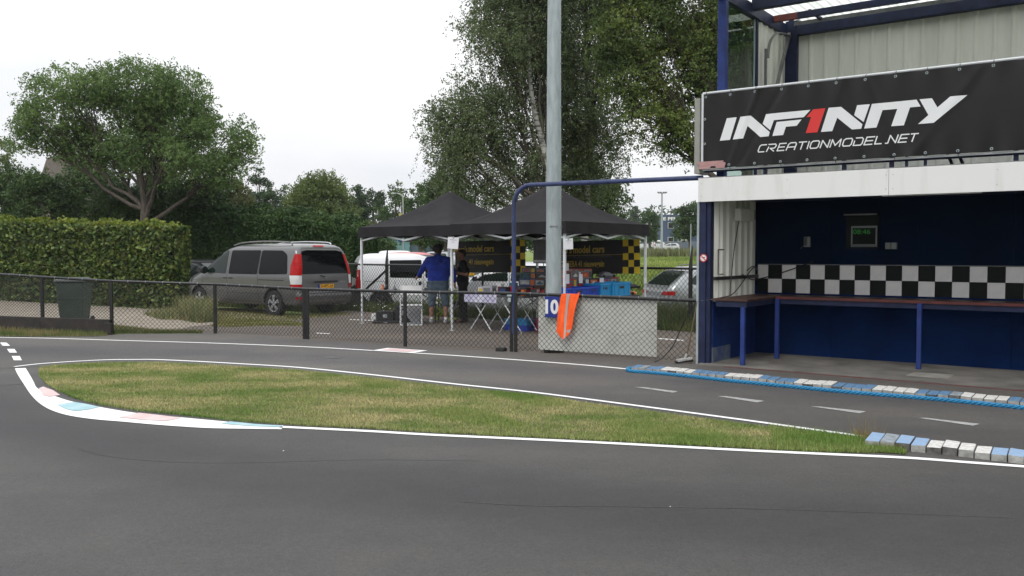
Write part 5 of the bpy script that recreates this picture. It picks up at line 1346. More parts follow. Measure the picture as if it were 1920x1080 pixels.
# wheelie bin behind the fence
wb = thing('wheelie_bin', 'dark green wheelie bin behind the fence by the ivy hedge', 'bin', (-9.75, 19.6, 0), R(8))
M_bin = mat('dark_green_plastic', (0.035, 0.055, 0.042), rough=0.5, var=0.15, scale=5); M_lid = mat('grey_green_lid', (0.07, 0.085, 0.075), rough=0.4)
b = MB(); z0, z1 = 0.05, 0.98
b.add([(-.23, -.25, z0), (.23, -.25, z0), (.23, .22, z0), (-.23, .22, z0), (-.29, -.36, z1), (.29, -.36, z1), (.29, .34, z1), (-.29, .34, z1)], [(3, 2, 1, 0), (4, 5, 6, 7), (0, 1, 5, 4), (1, 2, 6, 5), (2, 3, 7, 6), (3, 0, 4, 7)]); b.build('bin_body', M_bin, wb, bevel=0.02)
b = MB(); b.box(-.32, .32, -.39, .36, 0.985, 1.03); b.add([(-.30, -.37, 1.032), (.30, -.37, 1.032), (.30, .34, 1.032), (-.30, .34, 1.032), (-.2, -.25, 1.075), (.2, -.25, 1.075), (.2, .3, 1.075), (-.2, .3, 1.075)], [(4, 5, 6, 7), (0, 1, 5, 4), (1, 2, 6, 5), (2, 3, 7, 6), (3, 0, 4, 7)]); b.tube([(-.37, .38, 1.0), (.37, .38, 1.0)], 0.018, 8); b.build('lid', M_lid, wb, bevel=0.01)
for sx in (-1, 1):
    b = MB(); b.lathe([(0.001, -.025), (.1, -.025), (.1, .025), (.001, .025)], 16, 'x', (sx * .27, .3, .1)); b.build('wheel', M_tyre, wb)
b = MB(); b.box(-.245, .245, -.335, -.30, 0.62, 0.635); b.build('rib', M_bin, wb)
# ------------------------------------------------------------------ vegetation
def leaves(name, C, size, m, parent=None, down=0.0, aspect=0.55, jit=0.0, up=0.4, **tags):
    """one small four sided leaf at every point of C (n,3)"""
    n = len(C); s = size * rng.uniform(0.6, 1.35, n)
    d = rng.normal(size=(n, 3)); d[:, 2] -= down; d /= np.linalg.norm(d, axis=1)[:, None]
    nn = rng.normal(size=(n, 3)); nn[:, 2] += up
    e = np.cross(d, nn); e /= np.maximum(1e-6, np.linalg.norm(e, axis=1))[:, None]
    dd, ee = d * s[:, None], e * (s * aspect)[:, None]
    V = np.stack([C - dd, C + ee * 0.9 - dd * 0.1, C + dd, C - ee * 0.9 - dd * 0.1], 1).reshape(-1, 3)
    F = np.arange(4 * n).reshape(-1, 4)
    return npmesh(name, V, F, m, parent, **tags)

M_bark = mat('grey_brown_bark', (0.06, 0.048, 0.036), rough=0.9, col2=(0.12, 0.10, 0.08), scale=5, stretch=(3, 3, 0.6), bump=0.6, bscale=15)
M_birch = mat('birch_bark', (0.10, 0.095, 0.085), rough=0.8, col2=(0.42, 0.41, 0.37), scale=4, stretch=(0.7, 0.7, 3), detail=8, lo=0.4, hi=0.52)
def curve3(a, b, sag, k=7, wob=0.0):
    a, b = Vector(a), Vector(b); m = (a + b) / 2 + Vector(sag); pts = []
    for i in range(k + 1):
        t = i / k; p = a * (1 - t) ** 2 + m * 2 * t * (1 - t) + b * t * t
        if 0 < i < k: p += Vector((rnd.uniform(-wob, wob), rnd.uniform(-wob, wob), rnd.uniform(-wob, wob)))
        pts.append(p)
    return pts

def tree(label, base, blobs, n_cl, n_leaf, leaf, lm, trunk_top=None, tr=0.25, bark=None, name='tree', group=None, spread=0.45, shell=0.5, droop=0.0, strands=0, limbs=6, lean=(0, 0), shadow_gap=0.0, fork=0.35, flat=0.8, trunk_pts=None):
    """blobs: ellipsoids (x, y, z, rx, ry, rz) in coordinates relative to the base; leaf clusters fill them, limbs and twigs reach every cluster"""
    base = Vector(base); root = thing(name, label, 'tree', base, 0, group); bark = bark or M_bark
    B = np.array(blobs, float); vol = B[:, 3] * B[:, 4] * B[:, 5]; pick = rng.choice(len(B), n_cl, p=vol / vol.sum())
    d = rng.normal(size=(n_cl, 3)); d /= np.linalg.norm(d, axis=1)[:, None]; r = rng.random(n_cl) ** (1 / 3) * (1 - shell) + shell * rng.uniform(0.75, 1.02, n_cl)
    C = B[pick, :3] + d * B[pick, 3:6] * r[:, None]
    # leaves around every cluster
    per = n_leaf // n_cl; ws = rng.uniform(0.5, 1.5, n_cl)
    cnt = np.maximum(3, (per * ws).astype(int)); idx = np.repeat(np.arange(n_cl), cnt)
    dd_ = rng.normal(size=(len(idx), 3)); dd_ /= np.linalg.norm(dd_, axis=1)[:, None]; dd_[:, 2] = np.where(rng.random(len(idx)) < 0.6, np.abs(dd_[:, 2]), dd_[:, 2])
    off = dd_ * (rng.random(len(idx)) ** 0.45 * spread * 1.7)[:, None] * np.array([1, 1, flat]) * (0.55 + 0.5 * ws[idx])[:, None]
    off[:, 2] -= 0.35 * (off[:, 0] ** 2 + off[:, 1] ** 2) / max(spread, 0.01) * 0.6
    # leaves sit in tufts at the twig tips
    tuft = 7; nt_ = max(1, len(idx) // tuft); sel = rng.choice(len(idx), nt_, replace=False); idx = np.repeat(idx[sel], tuft); off = np.repeat(off[sel], tuft, axis=0)
    off += np.clip(rng.normal(size=off.shape), -1.8, 1.8) * leaf * 1.25 * np.array([1, 1, 0.8])
    P = C[idx] + off
    if strands:
        # hanging twigs with leaves strung along them
        S = []
        for i in range(strands):
            j = rng.integers(n_cl); p = C[j] + np.clip(rng.normal(size=3), -1.3, 1.3) * spread * 0.6; Ls = rng.uniform(0.5, 1.0) * droop; k = int(Ls / 0.05)
            t = np.linspace(0, 1, k)[:, None]; dirx = rng.normal(size=3) * 0.06; S.append(p + np.concatenate([t * dirx[0] * Ls * 3, t * dirx[1] * Ls * 3, -t * Ls], 1) + rng.normal(size=(k, 3)) * 0.028)
        P = np.concatenate([P] + S)
    P[:, 2] = np.maximum(P[:, 2], 0.3)
    leaves('crown', P, leaf, lm, root, down=0.6 if droop else 0.0)
    top = Vector(trunk_top) if trunk_top else Vector((lean[0], lean[1], B[:, 2].max()))
    tp = [Vector(p) for p in trunk_pts] if trunk_pts else curve3((0, 0, -0.2), top, (rnd.uniform(-.3, .3), rnd.uniform(-.3, .3), 0), 9, 0.05)
    tp = smooth_line(tp, 3); nT = len(tp); mb = MB(); tk = MB(); tk.tube(tp, [tr * (1.25 if i == 0 else 1) * (1 - 0.85 * i / (nT - 1)) for i in range(nT)], 9)
    # main limbs: k-means over the clusters
    K = limbs; cen = C[rng.choice(n_cl, K, replace=False)]
    for _ in range(8):
        a = np.argmin(((C[:, None] - cen[None]) ** 2).sum(2), 1)
        for k in range(K):
            if (a == k).any(): cen[k] = C[a == k].mean(0)
    a = np.argmin(((C[:, None] - cen[None]) ** 2).sum(2), 1)
    for k in range(K):
        e = Vector(cen[k]); i0 = min(nT - 2, max(1, int(nT * (fork + 0.5 * max(0, (e.z / max(0.1, top.z)) - 0.5))))); s = tp[i0]; r0 = tr * (1 - 0.85 * i0 / (nT - 1)) * 0.62
        limb = curve3(s, e, (0, 0, -0.12 * (e - s).length), 8, 0.07); mb.tube(limb, [r0 * (1 - 0.75 * i / 8) for i in range(9)], 7)
        for q in C[a == k]:
            q = Vector(q); j = min(8, max(4, int(8 * rnd.uniform(0.45, 1.0)))); w = limb[j]
            tw_ = curve3(w, q, (0, 0, 0.1 * (q - w).length * (-1 if droop else 1)), 4, 0.05); rr_ = r0 * (1 - 0.75 * j / 8) * 0.42; mb.tube(tw_, [max(0.008, rr_ * (1 - 0.8 * i / 4)) for i in range(5)], 4, cap=False)
    tk.build('trunk', bark, root, smooth=60); mb.build('branches', M_bark, root, smooth=60)
    return root

def from_px(boxes, Y, base, thick=0.8):
    """crown ellipsoids given as (px, py, half width px, half height px, depth offset m) at distance Y, in coordinates relative to base"""
    out = []
    for (px, py, hw, hh, dy) in boxes:
        c = at_depth(px, py, Y + dy); s = (Y + dy) / FPX
        out.append((c.x - base[0], c.y - base[1], c.z - base[2], hw * s, max(hw, hh) * s * thick, hh * s))
    return out

L_ash = leafmat('ash_leaves', (0.09, 0.15, 0.048), (0.16, 0.235, 0.08), scale=0.5)
L_dark = leafmat('dark_shrub_leaves', (0.024, 0.05, 0.017), (0.085, 0.14, 0.042), scale=1.0, translu=0.2)
L_hedge = leafmat('clipped_hedge_leaves', (0.028, 0.065, 0.018), (0.06, 0.11, 0.03), scale=0.8, translu=0.2)
L_birch = leafmat('birch_leaves', (0.088, 0.122, 0.056), (0.155, 0.195, 0.09), scale=0.7, translu=0.3)
L_poplar = leafmat('dark_glossy_leaves', (0.058, 0.094, 0.03), (0.15, 0.195, 0.05), scale=0.6, translu=0.3)
L_willow = leafmat('willow_leaves', (0.085, 0.125, 0.035), (0.14, 0.18, 0.06), scale=0.4)
L_far = leafmat('far_tree_leaves', (0.028, 0.055, 0.025), (0.055, 0.09, 0.035), scale=0.3, translu=0.2)
L_far2 = leafmat('far_green_leaves', (0.045, 0.085, 0.025), (0.085, 0.13, 0.04), scale=0.3, translu=0.25)
L_olive = leafmat('olive_shrub_leaves', (0.075, 0.095, 0.035), (0.14, 0.155, 0.07), scale=0.7)
L_ivy = leafmat('ivy_leaves', (0.035, 0.072, 0.018), (0.15, 0.19, 0.05), scale=3.5, isl=0.8, translu=0.25)
L_ivytop = leafmat('ivy_top_leaves', (0.09, 0.14, 0.02), (0.2, 0.23, 0.045), scale=2.0, isl=0.4, translu=0.35)

# large ash tree left
b0 = at_depth(277, 430, 33); b0.z = -0.1
tree('large spreading ash tree with a dark forked trunk rising behind the ivy hedge', b0, from_px([(95, 230, 58, 50, 0), (135, 170, 72, 34, 0), (85, 268, 52, 24, 0.5), (250, 165, 90, 42, 0), (225, 225, 85, 60, 0.8), (330, 180, 65, 45, 0), (325, 245, 85, 62, 0.5), (415, 255, 58, 42, 0), (445, 300, 30, 28, 0), (395, 318, 55, 28, 0.5), (290, 292, 80, 36, 1.4), (215, 300, 50, 26, 1.0), (425, 330, 48, 26, 0.3), (130, 292, 58, 30, 0.4), (235, 285, 60, 34, -0.6), (352, 300, 60, 34, -0.5), (60, 255, 34, 26, 0.2), (462, 290, 22, 22, 0), (215, 140, 30, 22, 0), (300, 135, 34, 20, 0), (175, 285, 50, 26, 1.5)], 33, b0, 0.9),
     320, 112000, 0.05, L_ash, tr=0.30, limbs=10, spread=0.37, shell=0.55, fork=0.30, trunk_top=(-0.3, 0, 5.4))
# birches and broad tree behind the stall
b1 = at_depth(1003, 480, 27.5); b1.z = -0.1
tree('tall weeping birch with pale trunk standing behind the stall left of the mast', b1, from_px([(950, 60, 75, 90, 0), (935, -60, 75, 80, 0), (1020, -80, 90, 100, 0.4), (1010, 60, 75, 90, 1), (885, 215, 75, 75, 0), (850, 250, 45, 85, 0), (960, 230, 75, 85, 1), (905, 330, 75, 75, 0.5), (985, 330, 60, 75, 0.5), (840, 215, 42, 40, 0), (880, 60, 26, 50, 0)], 27.5, b1, 0.8),
     380, 112000, 0.038, L_birch, tr=0.17, bark=M_birch, limbs=9, spread=0.36, shell=0.35, droop=1.5, strands=2300, fork=0.3, trunk_pts=[(0, 0, -0.2), (0.1, 0, 1.6), (0.42, 0, 3.2), (0.35, 0, 4.6), (-0.1, 0, 6.5), (-0.2, 0, 8.5), (0, 0, 10.5)])
b2 = at_depth(1095, 480, 29.5); b2.z = -0.1
tree('weeping birch with thin leaning trunk right of the mast behind the stall', b2, from_px([(1100, 60, 80, 90, 0), (1080, 200, 65, 90, 0), (1100, 300, 60, 60, 0.4), (1060, 330, 70, 60, 0), (1130, 330, 38, 40, 0), (1090, -60, 90, 80, 0), (1140, 250, 42, 50, 0)], 29.5, b2, 0.8),
     290, 78000, 0.040, L_birch, tr=0.15, bark=M_birch, limbs=7, spread=0.36, shell=0.35, droop=1.4, strands=1500, fork=0.3)
b3 = at_depth(1400, 480, 25); b3.z = -0.1
tree('broad dark leafed tree whose boughs reach out behind the blue building', b3, from_px([(1215, 60, 60, 70, 0), (1290, 30, 85, 80, 0.4), (1190, 150, 55, 60, 0), (1270, 150, 80, 65, 0.4), (1225, 235, 62, 45, 0), (1290, 250, 50, 50, 0.2), (1360, 80, 80, 110, 1.2), (1380, 220, 70, 60, 1), (1150, 60, 40, 60, 0), (1200, -50, 90, 60, 0.2), (1255, 285, 30, 22, 0), (1300, 305, 22, 20, 0)], 25, b3, 0.8),
     380, 110000, 0.044, L_poplar, tr=0.3, limbs=9, spread=0.32, shell=0.4, fork=0.3, trunk_top=(0, 0, 8))
b4 = at_depth(1128, 480, 34); b4.z = -0.1
tree('small airy tree showing low behind the right slope of the tent roof', b4, from_px([(1130, 380, 38, 30, 0), (1110, 350, 34, 26, 0), (1150, 362, 30, 16, 0)], 34, b4, 0.9), 60, 5200, 0.07, L_far2, tr=0.1, limbs=4, spread=0.35)

def bush(label, px, py, hw, hh, Y, lm, n, leaf, name='shrub', group=None, extra=(), spread=0.3, cl=60, dy=0.7):
    b = at_depth(px, 480, Y); b.z = -0.12
    bl = from_px([(px, py, hw, hh, 0)] + list(extra), Y, b, dy)
    r = tree(label, b, bl, cl, n, leaf, lm, tr=0.07, limbs=5, spread=spread, shell=0.6, name=name, group=group, fork=0.1); r['category'] = 'shrub' if name == 'shrub' else 'tree'; return r
GS = 'dark shrubs behind the ivy hedge'
for i, (px, py, hw, hh, Y, lm, lb) in enumerate([(10, 392, 62, 70, 37, L_dark, 'dark shrub at the far left behind the ivy hedge'), (85, 394, 62, 70, 36, L_dark, 'dark shrub behind the hedge just right of the leftmost one'), (165, 390, 66, 74, 38, L_dark, 'dark shrub in front of the thatched roof, highest of the row'), (225, 408, 50, 56, 36, L_dark, 'dark shrub just left of the forked ash trunk'), (320, 395, 50, 58, 37, L_dark, 'dark shrub just right of the forked ash trunk'),
        (375, 400, 50, 58, 36, L_dark, 'dark shrub above the front of the grey minivan'), (425, 395, 50, 52, 38, L_olive, 'paler olive shrub with whitish flowers above the minivan roof'), (300, 378, 60, 36, 42, L_dark, 'low dark shrub behind the ash trunk')]):
    bush(lb, px, py - 6, hw, hh, Y, lm, 17000, 0.058, group=GS, cl=75)
# clipped tall hedge behind the minivan
def hedge_fill(poly_pts, z0, ztops, thick, n, topn, leafm, leaf, wav=0.06):
    """leaves through the outer skin of a clipped hedge: front face, top and ends. poly_pts: two plan points (front line)."""
    a, b = [Vector(p) for p in poly_pts]; d = (b - a); Ln = d.length; d.normalize(); nn = Vector((-d.y, d.x))
    if nn.y < 0: nn = -nn
    s = rng.uniform(0, Ln, n); ht = np.interp(s, np.linspace(0, Ln, len(ztops)), ztops)
    z = z0 + rng.random(n) * (ht - z0); w = -np.abs(rng.normal(size=n)) * wav + 0.05 * np.sin(s * 2.1) * np.sin(z * 3) + 0.03 * np.sin(s * 5.3 + z * 4)
    P = np.stack([a.x + d.x * s + nn.x * w, a.y + d.y * s + nn.y * w, z], 1)
    s2 = rng.uniform(0, Ln, topn); ht2 = np.interp(s2, np.linspace(0, Ln, len(ztops)), ztops); w2 = rng.uniform(-0.08, thick, topn)
    rag = 2.2 if wav > 0.12 else 1.0
    T = np.stack([a.x + d.x * s2 + nn.x * w2, a.y + d.y * s2 + nn.y * w2, ht2 + rag * (rng.normal(size=topn) * 0.05 + 0.06 * np.sin(s2 * 3.1) + 0.04 * np.sin(s2 * 8.7 + 2 * w2))], 1)
    return P, T, (a, b, d, nn, Ln)
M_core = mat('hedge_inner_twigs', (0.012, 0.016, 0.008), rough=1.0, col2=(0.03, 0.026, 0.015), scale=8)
def hedge(label, name, a, b, z0, ztops, thick, n, topn, m, mtop, leaf, endn=0, wav=0.10):
    root = thing(name, label, 'hedge'); P, T, (pa, pb, d, nn, Ln) = hedge_fill((a, b), z0, ztops, thick, n, topn, m, leaf, wav)
    Es = []
    if endn:
        w = rng.uniform(0, thick, endn); z = z0 + rng.random(endn) * (ztops[-1] - z0); off = -np.abs(rng.normal(size=endn)) * 0.05 + 0.03
        Es = [np.stack([pb.x + nn.x * w + d.x * off, pb.y + nn.y * w + d.y * off, z], 1)]
    leaves('leaves', np.concatenate([P] + Es), leaf, m, root, up=0.0, aspect=0.8)
    leaves('top_growth', T, leaf * 1.05, mtop, root, up=0.6, aspect=0.8)
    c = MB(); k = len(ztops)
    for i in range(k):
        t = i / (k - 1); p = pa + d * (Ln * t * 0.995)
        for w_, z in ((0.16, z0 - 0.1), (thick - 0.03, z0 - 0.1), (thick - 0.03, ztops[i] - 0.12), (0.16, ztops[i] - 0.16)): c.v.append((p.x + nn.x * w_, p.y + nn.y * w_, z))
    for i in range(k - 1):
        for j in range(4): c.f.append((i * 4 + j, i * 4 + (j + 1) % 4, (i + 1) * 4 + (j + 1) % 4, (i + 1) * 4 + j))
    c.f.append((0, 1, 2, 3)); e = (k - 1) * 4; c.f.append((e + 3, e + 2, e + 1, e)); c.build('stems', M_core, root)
    return root
ha = at_depth(-420, 500, 40); hb = at_depth(329, 500, 25.1)
def zz(px, py): 
    a_, b_ = ha.xy, hb.xy; k = (px - 960) / FPX; t = (k * a_.y - a_.x) / ((b_.x - a_.x) - k * (b_.y - a_.y)); Y = a_.y + (b_.y - a_.y) * t; return t, z_at(Y, py)
ztp = [2.9]; 
kn = [(0.0, zz(-420, 396)[1])] + [zz(x, y) for x, y in ((0, 414), (40, 416), (120, 419), (200, 421), (300, 424))] + [(1.0, zz(329, 424)[1])]
zt_l = list(np.interp(np.linspace(0, 1, 30), [k_[0] for k_ in kn], [k_[1] for k_ in kn]))
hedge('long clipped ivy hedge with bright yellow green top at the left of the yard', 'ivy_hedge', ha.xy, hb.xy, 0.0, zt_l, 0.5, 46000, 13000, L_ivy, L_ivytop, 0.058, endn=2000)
ga = at_depth(330, 500, 36); gb_ = at_depth(668, 500, 31)
def z2(px, py):
    a_, b_ = ga.xy, gb_.xy; k = (px - 960) / FPX; t = (k * a_.y - a_.x) / ((b_.x - a_.x) - k * (b_.y - a_.y)); Y = a_.y + (b_.y - a_.y) * t; return t, z_at(Y, py)
kn = [z2(x, y) for x, y in ((330, 404), (430, 398), (490, 402), (540, 405), (580, 412), (630, 420), (650, 424), (668, 436))]
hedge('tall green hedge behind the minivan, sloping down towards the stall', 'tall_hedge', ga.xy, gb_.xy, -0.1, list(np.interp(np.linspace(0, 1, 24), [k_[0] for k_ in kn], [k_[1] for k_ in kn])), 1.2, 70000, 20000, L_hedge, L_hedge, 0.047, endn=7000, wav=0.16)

# trees in the distance
GT = 'trees in the distance'
far = [  # px, top, half width, Y, leaves material, label, count
    (488, 312, 27, 72, L_far, 'tall dark bluish tree standing between the ash and the bright willow', 6500),
    (520, 342, 30, 66, L_far, 'dark tree just left of the bright willow', 5500),
    (572, 330, 18, 80, L_far, 'dark tree top peeping over the left shoulder of the willow', 3000),
    (668, 348, 22, 70, L_far, 'narrow dark tree just right of the bright willow', 4500),
    (700, 352, 30, 78, L_far, 'dark tree between the narrow one and the street lamp', 5200),
    (742, 344, 34, 74, L_far2, 'mid green tree directly behind the street lamp', 6000),
    (790, 332, 30, 62, L_far2, 'brighter green tree just right of the street lamp', 6000),
    (835, 300, 42, 50, L_far2, 'large green tree behind the left tent peak', 11000),
    (12, 248, 34, 62, L_willow, 'light green tree cut by the left edge of the picture', 6000),
    (-60, 220, 50, 62, L_far, 'dark tree beyond the left edge of the picture', 5000),
    (1160, 396, 22, 100, L_far2, 'pale green round tree just right of the tent roof across the meadow', 2800),
    (1190, 386, 12, 170, L_far, 'slender grey green tree left of the poplar across the meadow', 2200),
    (1218, 386, 17, 105, L_far2, 'upright green poplar left of the floodlight mast', 3200),
    (1258, 390, 16, 235, L_far, 'grey green tree peeping over the blue building roof', 2000),
    (1294, 370, 27, 90, L_far2, 'dark green tree standing in front of the blue building', 6500),
    (1345, 380, 30, 100, L_far, 'tree beyond the blue building hidden by the pit building', 2500)]
for (px, top, hw, Y, lm, lb, cnt) in far:
    b = at_depth(px, 470, Y); b.z = 1.0 if px > 1140 else -0.12
    mid_ = (top + 462) / 2; hh = (462 - top) / 2
    bl = from_px([(px, mid_ - hh * 0.1, hw, hh * 0.72, 0), (px - hw * 0.35, mid_ + hh * 0.25, hw * 0.8, hh * 0.6, 0), (px + hw * 0.4, mid_ + hh * 0.15, hw * 0.7, hh * 0.55, 0), (px + hw * 0.1, top + hh * 0.4, hw * 0.6, hh * 0.4, 0), (px - hw * 0.3, top + hh * 0.6, hw * 0.45, hh * 0.35, 0)], Y, b, 0.9)
    s = Y / FPX
    tree(lb, b, bl, 70, cnt, max(0.07, s * 2.4), lm, tr=0.2, limbs=6, spread=hw * s * 0.16, shell=0.5, group=GT, name='distant_tree')
b = at_depth(600, 470, 56); b.z = -0.12
tree('bright yellowish green willow in the middle distance behind the tall hedge', b, from_px([(600, 385, 52, 55, 0), (572, 380, 30, 40, 0), (630, 395, 32, 45, 0), (612, 345, 24, 20, 0), (590, 350, 22, 22, 0), (560, 410, 18, 30, 0), (648, 410, 14, 30, 0)], 56, b, 0.9), 170, 24000, 0.085, L_willow, tr=0.2, limbs=8, spread=0.42, shell=0.6, droop=0.8, strands=300)
GU = 'shrubs round the car park'
for (px, py, hw, hh, Y, lm, lb) in [(705, 462, 26, 26, 44, L_dark, 'dull dark shrub under the left tent eave'), (815, 452, 48, 16, 52, L_far2, 'long low bright shrub behind the red car'), (880, 448, 50, 22, 50, L_far2, 'dense shrub behind the man in blue'), (690, 435, 14, 12, 60, L_olive, 'small pale shrub just above the hedge end'), (950, 440, 60, 28, 46, L_hedge, 'dark shrub behind the yellow and black banners'), (1040, 450, 60, 24, 48, L_hedge, 'shrub behind the mast between the two banners'), (1130, 450, 50, 18, 50, L_hedge, 'shrub behind the right banner')]:
    bush(lb, px, py, hw, hh, Y, lm, 4500, 0.08, group=GU, cl=50)

# far raised meadow edge, tall grass and wood
b = MB(); b.add([(2.5, 27, -0.125), (700, 27, -0.125), (700, 88, 1.1), (2.5, 88, 1.1), (700, 180, 1.9), (-400, 180, 1.9), (-400, 88, 1.1), (-400, 84, -0.13), (2.5, 84, -0.13), (700, 1800, 1.9), (-400, 1800, 1.9)], [(0, 1, 2, 3), (3, 2, 4, 5, 6), (7, 8, 3, 6), (0, 3, 8), (5, 4, 9, 10)]); o = b.build('embankment', M_field, kind='structure')
M_tallg = grass_mat('tall_meadow_grass', (0.12, 0.15, 0.055), (0.21, 0.21, 0.10), scale=0.3)
blades("tall_grass", [(4, 84), (60, 84), (60, 89), (4, 89)], 26000, 0.75, 0.08, M_tallg, z=1.05, lean=0.3, kind='stuff')
M_mead = grass_mat('meadow_grass', (0.16, 0.23, 0.045), (0.27, 0.33, 0.08), scale=0.12, st=(0.4, 1, 1))
blades('meadow_grass', [(3, 28), (14, 28), (36, 86), (4, 86)], 70000, 0.2, 0.05, M_mead, zf=lambda x, y: -0.125 + 1.225 * (y - 27) / 61 - 0.01, lean=0.7, kind='stuff')
n = 26000; X = rng.uniform(-260, 320, n); Yy = rng.uniform(262, 290, n); H = 9 + 3.5 * np.sin(X * 0.05) + 2.5 * np.sin(X * 0.17 + 1) + 1.5 * np.sin(X * 0.43); Zz = 1.8 + rng.random(n) * (np.maximum(H, 4) + rng.normal(size=n) * 0.4)
leaves('distant_wood', np.stack([X, Yy, Zz], 1), 0.7, L_far, kind='stuff')

# ------------------------------------------------------------------ distant buildings and poles
M_bb = mat('blue_cladding', (0.035, 0.06, 0.13), rough=0.6, var=0.1, scale=0.5); M_fr = mat('pale_window_frame', (0.5, 0.52, 0.5), rough=0.5)
blb = thing('office_building', 'two storey blue clad building across the meadow with white lettering', 'building', (0, 0, 0))
pl_ = at_depth(1243, 470, 200); pr_ = at_depth(1322, 470, 200); zt = z_at(200, 405)
b = MB(); b.box(pl_.x, pr_.x, 200, 216, 1.0, zt); b.build('wall', M_bb, blb)
b = MB(); b.box(pl_.x - 0.1, pr_.x + 0.1, 199.9, 216.1, zt, zt + 0.3); b.build('roof_edge', M_bb, blb)
for (x0, x1, y0, y1) in ((1252, 1263, 417, 428.5), (1271.5, 1283, 417, 428.5), (1252, 1263, 444.5, 453), (1271, 1280, 444.5, 453), (1295, 1306, 417, 428.5)):
    a, c = at_depth(x0, y0, 199.95), at_depth(x1, y1, 199.95)
    b = MB(); b.box(a.x, c.x, 199.8, 199.98, c.z, a.z); w_ = b.build('window', M_fr, blb)
    b = MB(); b.box(a.x + 0.12, c.x - 0.12, 199.7, 199.79, c.z + 0.12, a.z - 0.12); b.build('pane', M_tint, w_)
a, c = at_depth(1276, 447, 199.9), at_depth(1289, 452, 199.9); b = MB(); b.box(a.x, c.x, 199.5, 199.98, c.z, a.z); b.build('canopy', M_fr, blb)
t_ = text_mesh('lettering', 'E PEL', 1.0, M_wp, blb, width=3.1, bold=0.04); a = at_depth(1243.5, 413, 199.8); t_.location = (a.x, 199.8, a.z)
M_brick = mat('red_brick_house', (0.20, 0.08, 0.055), rough=0.9, col2=(0.26, 0.12, 0.09), scale=2); M_tile = mat('grey_roof_tiles', (0.09, 0.075, 0.07), rough=0.8, var=0.2, scale=2)
rr_ = random.Random(4)
for i, (x0, x1, y0, Y, m, lb) in enumerate(((1204, 1224, 446, 208, M_brick, 'red brick terrace house left of the others across the meadow'), (1224, 1242, 449, 214, mat('pale_render', (0.5, 0.46, 0.42), rough=0.9, var=0.1), 'pale rendered house beside the blue building'), (1312, 1345, 440, 226, M_brick, 'brick house right of the blue building'), (1180, 1204, 450, 220, M_brick, 'brick house hidden behind the tent corner'))):
    hs = thing('house', lb, 'house'); a, c = at_depth(x0, y0, Y), at_depth(x1, y0, Y); z = a.z
    b = MB(); b.box(a.x, c.x, Y, Y + 8, 1.0, z); b.build('wall', m, hs)
    b = MB(); b.add([(a.x - .2, Y - .2, z), (c.x + .2, Y - .2, z), (c.x + .2, Y + 8.2, z), (a.x - .2, Y + 8.2, z), (a.x - .2, Y + 4, z + 2.2), (c.x + .2, Y + 4, z + 2.2)], [(0, 1, 5, 4), (2, 3, 4, 5), (0, 4, 3), (1, 2, 5), (3, 2, 1, 0)]); b.build('roof', M_tile, hs)
    for k in range(3):
        u = a.x + (c.x - a.x) * (k + 0.5) / 3
        for zz_ in (z - 1.1, z - 0.0 - 3.0):
            if zz_ < 1.2: continue
            b = MB(); b.box(u - 0.35, u + 0.35, Y - 0.06, Y - 0.003, zz_ - 0.5, zz_ + 0.4); w_ = b.build('window', M_fr, hs); b = MB(); b.box(u - 0.27, u + 0.27, Y - 0.10, Y - 0.062, zz_ - 0.42, zz_ + 0.32); b.build('pane', M_tint, w_)
# security fence in front of it
sf = thing('palisade_fence', 'long grey mesh fence in front of the blue building', 'fence'); q = MB()
a, c = at_depth(1190, 460, 150), at_depth(1330, 460, 150); z0, z1 = 1.5, z_at(150, 453)
for k in range(160): x = a.x + (c.x - a.x) * k / 159; q.box(x - 0.012, x + 0.012, 150, 150.02, z0, z1)
M_fencegrey = mat('grey_fence_wire', (0.22, 0.24, 0.25), rough=0.6); q.build('bars', M_fencegrey, sf, kind='stuff')
for k in range(9): x = a.x + (c.x - a.x) * k / 8; b = MB(); b.box(x - 0.04, x + 0.04, 150.03, 150.1, z0, z1 + 0.1); b.build('post', M_grey, sf)
q = MB(); q.box(a.x, c.x, 150.03, 150.06, z1 - 0.08, z1 - 0.03); q.box(a.x, c.x, 150.03, 150.06, z0 + 0.5, z0 + 0.55); q.build('rail', M_fencegrey, sf)
# floodlight mast
fm = thing('floodlight_mast', 'tall thin floodlight mast with a cross bar of lamps across the meadow', 'mast', at_depth(1240.5, 470, 98)); fm.location.z = 1.0
H = z_at(98, 362) - 1.0; b = MB(); b.tube([(0, 0, 0), (0, 0, H)], [0.16, 0.08], 8); b.build('pole', M_galv, fm); b = MB(); b.tube([(-0.45, 0, H), (0.45, 0, H)], 0.05, 6); b.build('cross_bar', M_galv, fm)
for k in (-0.42, -0.16, 0.16, 0.42): b = MB(); b.cbox((k, -0.15, H + 0.06), (0.2, 0.2, 0.13)); b.build('lamp', M_grey, fm)
fm2 = thing('lamp_post', 'thin grey pole standing in front of the tree by the blue building', 'pole', at_depth(1295, 470, 80)); fm2.location.z = 0; b = MB(); b.tube([(0, 0, 0), (0, 0, z_at(80, 420))], [0.06, 0.04], 8); b.build('pole', M_galv, fm2)
